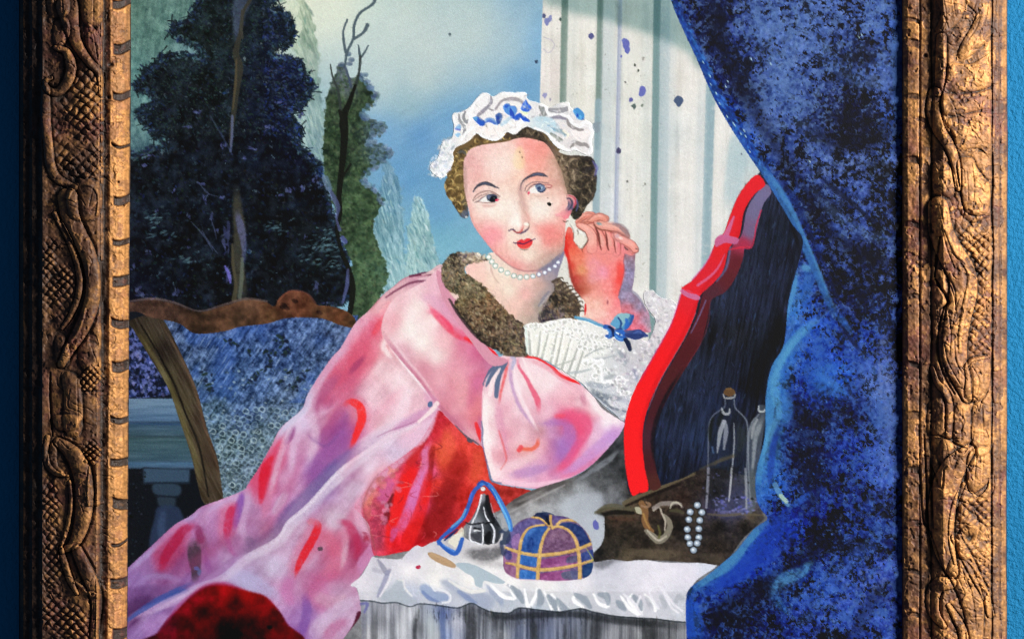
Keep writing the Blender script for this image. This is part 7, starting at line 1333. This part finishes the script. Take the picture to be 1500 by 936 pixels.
def mat_wall():
    m, nt, b = nodes('blue_wall_paint')
    tc = nt.nodes.new('ShaderNodeTexCoord'); n = N(nt, 'ShaderNodeTexNoise', Scale=9., Detail=4.); nt.links.new(tc.outputs['Object'], n.inputs['Vector'])
    cr = nt.nodes.new('ShaderNodeValToRGB'); cr.color_ramp.elements[0].position = .3; cr.color_ramp.elements[0].color = (.006, .125, .27, 1); cr.color_ramp.elements[1].position = .7; cr.color_ramp.elements[1].color = (.009, .15, .31, 1)
    nt.links.new(n.outputs['Fac'], cr.inputs[0]); nt.links.new(cr.outputs[0], b.inputs['Base Color']); b.inputs['Roughness'].default_value = .7; b.inputs['Specular IOR Level'].default_value = .12
    n2 = N(nt, 'ShaderNodeTexNoise', Scale=330., Detail=3., Roughness=.55); nt.links.new(tc.outputs['Object'], n2.inputs['Vector'])
    bp = N(nt, 'ShaderNodeBump', Strength=.9, Distance=.0016); nt.links.new(n2.outputs['Fac'], bp.inputs['Height']); nt.links.new(bp.outputs['Normal'], b.inputs['Normal'])
    return m
def mat_wood():
    m, nt, b = nodes('backing_wood'); b.inputs['Base Color'].default_value = (.12, .08, .05, 1); b.inputs['Roughness'].default_value = .8
    tc = nt.nodes.new('ShaderNodeTexCoord'); n = N(nt, 'ShaderNodeTexNoise', Scale=40., Detail=5.); nt.links.new(tc.outputs['Object'], n.inputs['Vector'])
    cr = nt.nodes.new('ShaderNodeValToRGB'); cr.color_ramp.elements[0].color = (.06, .04, .025, 1); cr.color_ramp.elements[1].color = (.16, .11, .07, 1); nt.links.new(n.outputs['Fac'], cr.inputs[0]); nt.links.new(cr.outputs[0], b.inputs['Base Color'])
    return m
PAINTM, GILTM, WALLM, WOODM = mat_paint(), mat_gilt(), mat_wall(), mat_wood()
WALL_Y = 30 * U
root = bpy.data.objects.new('framed_painting', None); col.objects.link(root); root.location = (0, WALL_Y, -700 * U)
root.empty_display_size = .05
root['label'] = 'painting of a woman in a pink robe in a worn carved gilt frame'; root['category'] = 'painting'
OFF = np.array(root.location)
def link(o, parent, label=None, loc=True):
    col.objects.link(o); o.parent = parent
    if label: o['label'] = label
    return o
def world(px, py, h):
    k = (DIST - h) / DIST * U
    return np.stack([(px - CX) * k, -h * U, (CY - py) * k], -1) - OFF
def pieces(m):
    """connected pieces of a mask of grid cells"""
    par = []; runs = []; prev = []
    def find(a):
        while par[a] != a: par[a] = par[par[a]]; a = par[a]
        return a
    for r in np.flatnonzero(m.any(1)):
        d = np.diff(np.r_[0, m[r].astype(np.int8), 0]); cur = []
        for a, b in zip(np.flatnonzero(d == 1), np.flatnonzero(d == -1)):
            i = len(par); par.append(i); cur.append((a, b, i, r))
            for (c, e, j, pr) in prev:
                if pr == r - 1 and c < b and e > a: par[find(j)] = find(i)
        runs += cur; prev = cur
    out = {}
    for a, b, i, r in runs: out.setdefault(find(i), []).append((r, a, b))
    return sorted(out.values(), key=lambda v: -sum(b - a for _, a, b in v))
def tidy(I, R, small):
    """crumbs of a region join what surrounds them; large separate pieces get an id of their own"""
    for key in list(R):
        for n, p in enumerate(pieces(I[:-1, :-1] == R[key])):
            if n == 0: continue
            size = sum(b - a for _, a, b in p)
            if size < small:
                r, a, b = p[0]; to = I[r, a - 1] if a else I[r, min(b, I.shape[1] - 1)]
            else:
                to = max(R.values()) + 1; R[key + '~%d' % n] = to
            for r, a, b in p: I[r, a:b] = to
for _d in [(PAINT['IDM'], PAINT['RID'], 260)] + [(v[1], v[2], 40) for v in RAILS.values()]:
    tidy(*_d); tidy(_d[0], _d[1], _d[2])
print('PIECES', [k for k in PAINT['RID'] if '~' in k], [k for v in RAILS.values() for k in v[2] if '~' in k])
def grid_parts(G, H, I, R, colr, names, mat, smooth):
    """one mesh object for each part of a relief grid; parts meet edge to edge"""
    PHg, PWg = H.shape
    xs = np.arange(PWg) / G['s'] + G['x0']; ys = np.arange(PHg) / G['s'] + G['y0']
    X, Y = np.meshgrid(xs, ys); V = world(X, Y, H).reshape(-1, 3).astype(f32)
    Cc = colr.reshape(-1, 4).astype(f32); Iq = I[:-1, :-1]; made = {}
    for key, nm in names(R):
        kid = R[key]; q = np.argwhere(Iq == kid)
        if len(q) == 0: continue
        a = q[:, 0] * PWg + q[:, 1]
        F = np.stack([a, a + PWg, a + PWg + 1, a + 1], 1)
        uq, inv = np.unique(F.ravel(), return_inverse=True)
        me = bpy.data.meshes.new(nm); nv, nf = len(uq), len(F)
        me.vertices.add(nv); me.vertices.foreach_set('co', V[uq].ravel())
        me.loops.add(nf * 4); me.loops.foreach_set('vertex_index', inv.astype(np.int32))
        me.polygons.add(nf); me.polygons.foreach_set('loop_start', np.arange(0, nf * 4, 4, dtype=np.int32)); me.polygons.foreach_set('loop_total', np.full(nf, 4, np.int32))
        me.update(calc_edges=True)
        me.polygons.foreach_set('use_smooth', np.full(nf, smooth))
        ca = me.color_attributes.new('Col', 'FLOAT_COLOR', 'POINT'); ca.data.foreach_set('color', Cc[uq].ravel())
        me.materials.append(mat)
        made[key] = bpy.data.objects.new(nm, me)
    return made
# ------------------------------------------------------------------ the wall
bm = bmesh.new()
s_ = 2.5
for v in ((-s_, WALL_Y, -s_), (s_, WALL_Y, -s_), (s_, WALL_Y, s_), (-s_, WALL_Y, s_)): bm.verts.new(v)
bm.faces.new(bm.verts); me = bpy.data.meshes.new('wall'); bm.to_mesh(me); bm.free(); me.materials.append(WALLM)
wo = bpy.data.objects.new('wall', me); col.objects.link(wo); wo['kind'] = 'structure'; wo['label'] = 'blue painted wall with a fine stippled texture'
# ------------------------------------------------------------ the paint layer
def lin(c): return np.where(c <= .04045, c / 12.92, ((c + .055) / 1.055) ** 2.4)
I_, D_ = PAINT['IMG'], PAINT['IDM']
ph, pw = D_.shape
xs = np.arange(pw) / PAINT['s'] + PAINT['x0']; ys = np.arange(ph) / PAINT['s'] + PAINT['y0']
Xw, Zw = np.meshgrid((xs - CX) * U, (CY - ys) * U)
def lit(x, z):     # how strongly the lamp reaches this spot; pigments are estimated from the photograph with that divided out
    d2 = (LAMP.x - x) ** 2 + LAMP.y ** 2 + (LAMP.z - z) ** 2
    ax = np.array(LAMP) / LAMP.length
    cosl = ((LAMP.x - x) * ax[0] + LAMP.y * ax[1] + (LAMP.z - z) * ax[2]) / np.sqrt(d2)
    return -LAMP.y / np.sqrt(d2) / d2 * cosl
E = lit(Xw, Zw) / lit(0., 0.)
pig = np.clip(lin(I_) * .80 / E[..., None], 0.002, .9)
rel = np.random.default_rng(8).normal(0, .02, (ph, pw)).astype(f32)
lum = I_.mean(2)
for nm_, k_ in (('painted_curtain', .9), ('dark_tree', .5), ('lace_chemise', .8), ('frilled_cap', .8), ('fur_collar', .6)):
    rel += (D_ == PAINT['RID'][nm_]) * (lum - .3) * k_
colr = np.concatenate([pig, np.ones((ph, pw, 1))], 2)
NAMES = {'distant_cypress_b': 'distant_cypress', 'glass_bottle_b': 'glass_bottle', 'robe': 'painted_woman', 'shaded_tabletop': 'tabletop', 'tablecloth': 'painted_table'}
made = grid_parts(PAINT, rel, D_, PAINT['RID'], colr, lambda R: [(k, NAMES.get(k.split('~')[0], k.split('~')[0]) if '~' not in k or k.split('~')[0] not in NAMES or 'b' == k.split('~')[0][-1] else k.split('~')[0]) for k in R], PAINTM, False)
LBL = {'painted_curtain': 'dark blue velvet curtain with flaking paint', 'robe': 'pink robe of the painted woman', 'dark_tree': 'blackish blue tree with a pale trunk', 'olive_green_tree': 'narrow olive green tree with bare dark branches', 'pale_tree': 'misty grey green trees', 'painted_mirror': 'dressing mirror with a bright red edge',
       'chequered_cap': 'domed violet and blue cap with gold chequer bands', 'silver_bell': 'small silver bell on a blue ribbon', 'painted_column': 'fluted cream column with flaked spots', 'glass_bottle': 'corked clear glass bottle', 'glass_bottle_b': 'clear bottle half behind the curtain', 'jewel_box': 'dark open jewel box', 'pearl_strand': 'strand of grey pearls', 'painted_chair': 'wooden chair with blue upholstered back', 'painted_balustrade': 'blue grey stone balustrade'}
WOMAN = ('red_underskirt', 'sleeve', 'neck', 'fur_collar', 'lace_chemise', 'hand', 'ribbon_bow', 'hair', 'face', 'earring', 'necklace', 'frilled_cap')
for k, o in made.items():
    k0 = k.split('~')[0]
    par = made['robe'] if k0 in WOMAN or k[:5] == 'robe~' else made['tablecloth'] if k0 in ('table_skirt', 'shaded_tabletop') or k[:11] == 'tablecloth~' else root
    link(o, par, LBL.get(k))
# --------------------------------------------------------------- frame rails
def strip_(k):
    k = k.split('~')[0]; p = k.split('_')
    return '_'.join(p[:-1]) if len(p[-1]) == 1 or p[-1].isdigit() else k
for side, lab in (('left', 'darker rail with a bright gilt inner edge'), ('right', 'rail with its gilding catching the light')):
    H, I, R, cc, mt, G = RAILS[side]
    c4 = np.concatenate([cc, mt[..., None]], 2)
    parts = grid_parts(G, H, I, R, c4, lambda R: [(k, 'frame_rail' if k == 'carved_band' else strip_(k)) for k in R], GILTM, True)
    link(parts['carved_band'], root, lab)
    for k, o in parts.items():
        if k != 'carved_band': link(o, parts['carved_band'])
# head and foot rails, butted to the side rails just outside the picture
prof = [(0, -28), (0, -2), (5, 8), (14, 12), (20, 18), (33, 26), (60, 34), (100, 42), (113, 42), (120, 33), (127, 33), (131, 36), (141, 32), (152, 22), (158, 12), (160, -2)]
for y_out, sgn in ((FY0 - 160.0, 1), (FY1 + 159.0, -1)):
    nx = 220; xs_ = np.linspace(27, 1477, nx); P = []
    q = np.random.default_rng(3)
    jit = q.normal(0, .8, (nx, len(prof)))
    for i, x in enumerate(xs_):
        for j, (d, h) in enumerate(prof):
            hh = h + (jit[i, j] + 3 * math.sin(x / 19 + j) if 2 < j < 14 else 0)
            P.append(world(np.array(x), np.array(y_out + sgn * d), np.array(hh)))
    n_ = len(prof); Fc = []
    for i in range(nx - 1):
        for j in range(n_ - 1):
            a = i * n_ + j; f_ = (a, a + n_, a + n_ + 1, a + 1); Fc.append(f_[::-1] if sgn > 0 else f_)
    me = bpy.data.meshes.new('frame_rail'); me.from_pydata([tuple(p) for p in P], [], Fc); me.update()
    ca = me.color_attributes.new('Col', 'FLOAT_COLOR', 'POINT'); gq = q.uniform(.1, .9, len(P))[:, None]
    ca.data.foreach_set('color', np.concatenate([C((.14, .08, .045)) * (1 - gq) + C((.42, .24, .09)) * gq, gq * .5], 1).astype(f32).ravel())
    me.materials.append(GILTM); link(bpy.data.objects.new('frame_rail', me), root)
# backing board behind the paint layer
bm = bmesh.new(); bmesh.ops.create_cube(bm, size=1.)
a, b = world(np.array(60.), np.array(-60.), np.array(-3.)), world(np.array(1440.), np.array(996.), np.array(-26.))
for v in bm.verts:
    v.co = Vector([(a[i] + b[i]) / 2 + v.co[i] * abs(a[i] - b[i]) for i in range(3)])
me = bpy.data.meshes.new('backing_board'); bm.to_mesh(me); bm.free(); me.materials.append(WOODM); link(bpy.data.objects.new('backing_board', me), root)
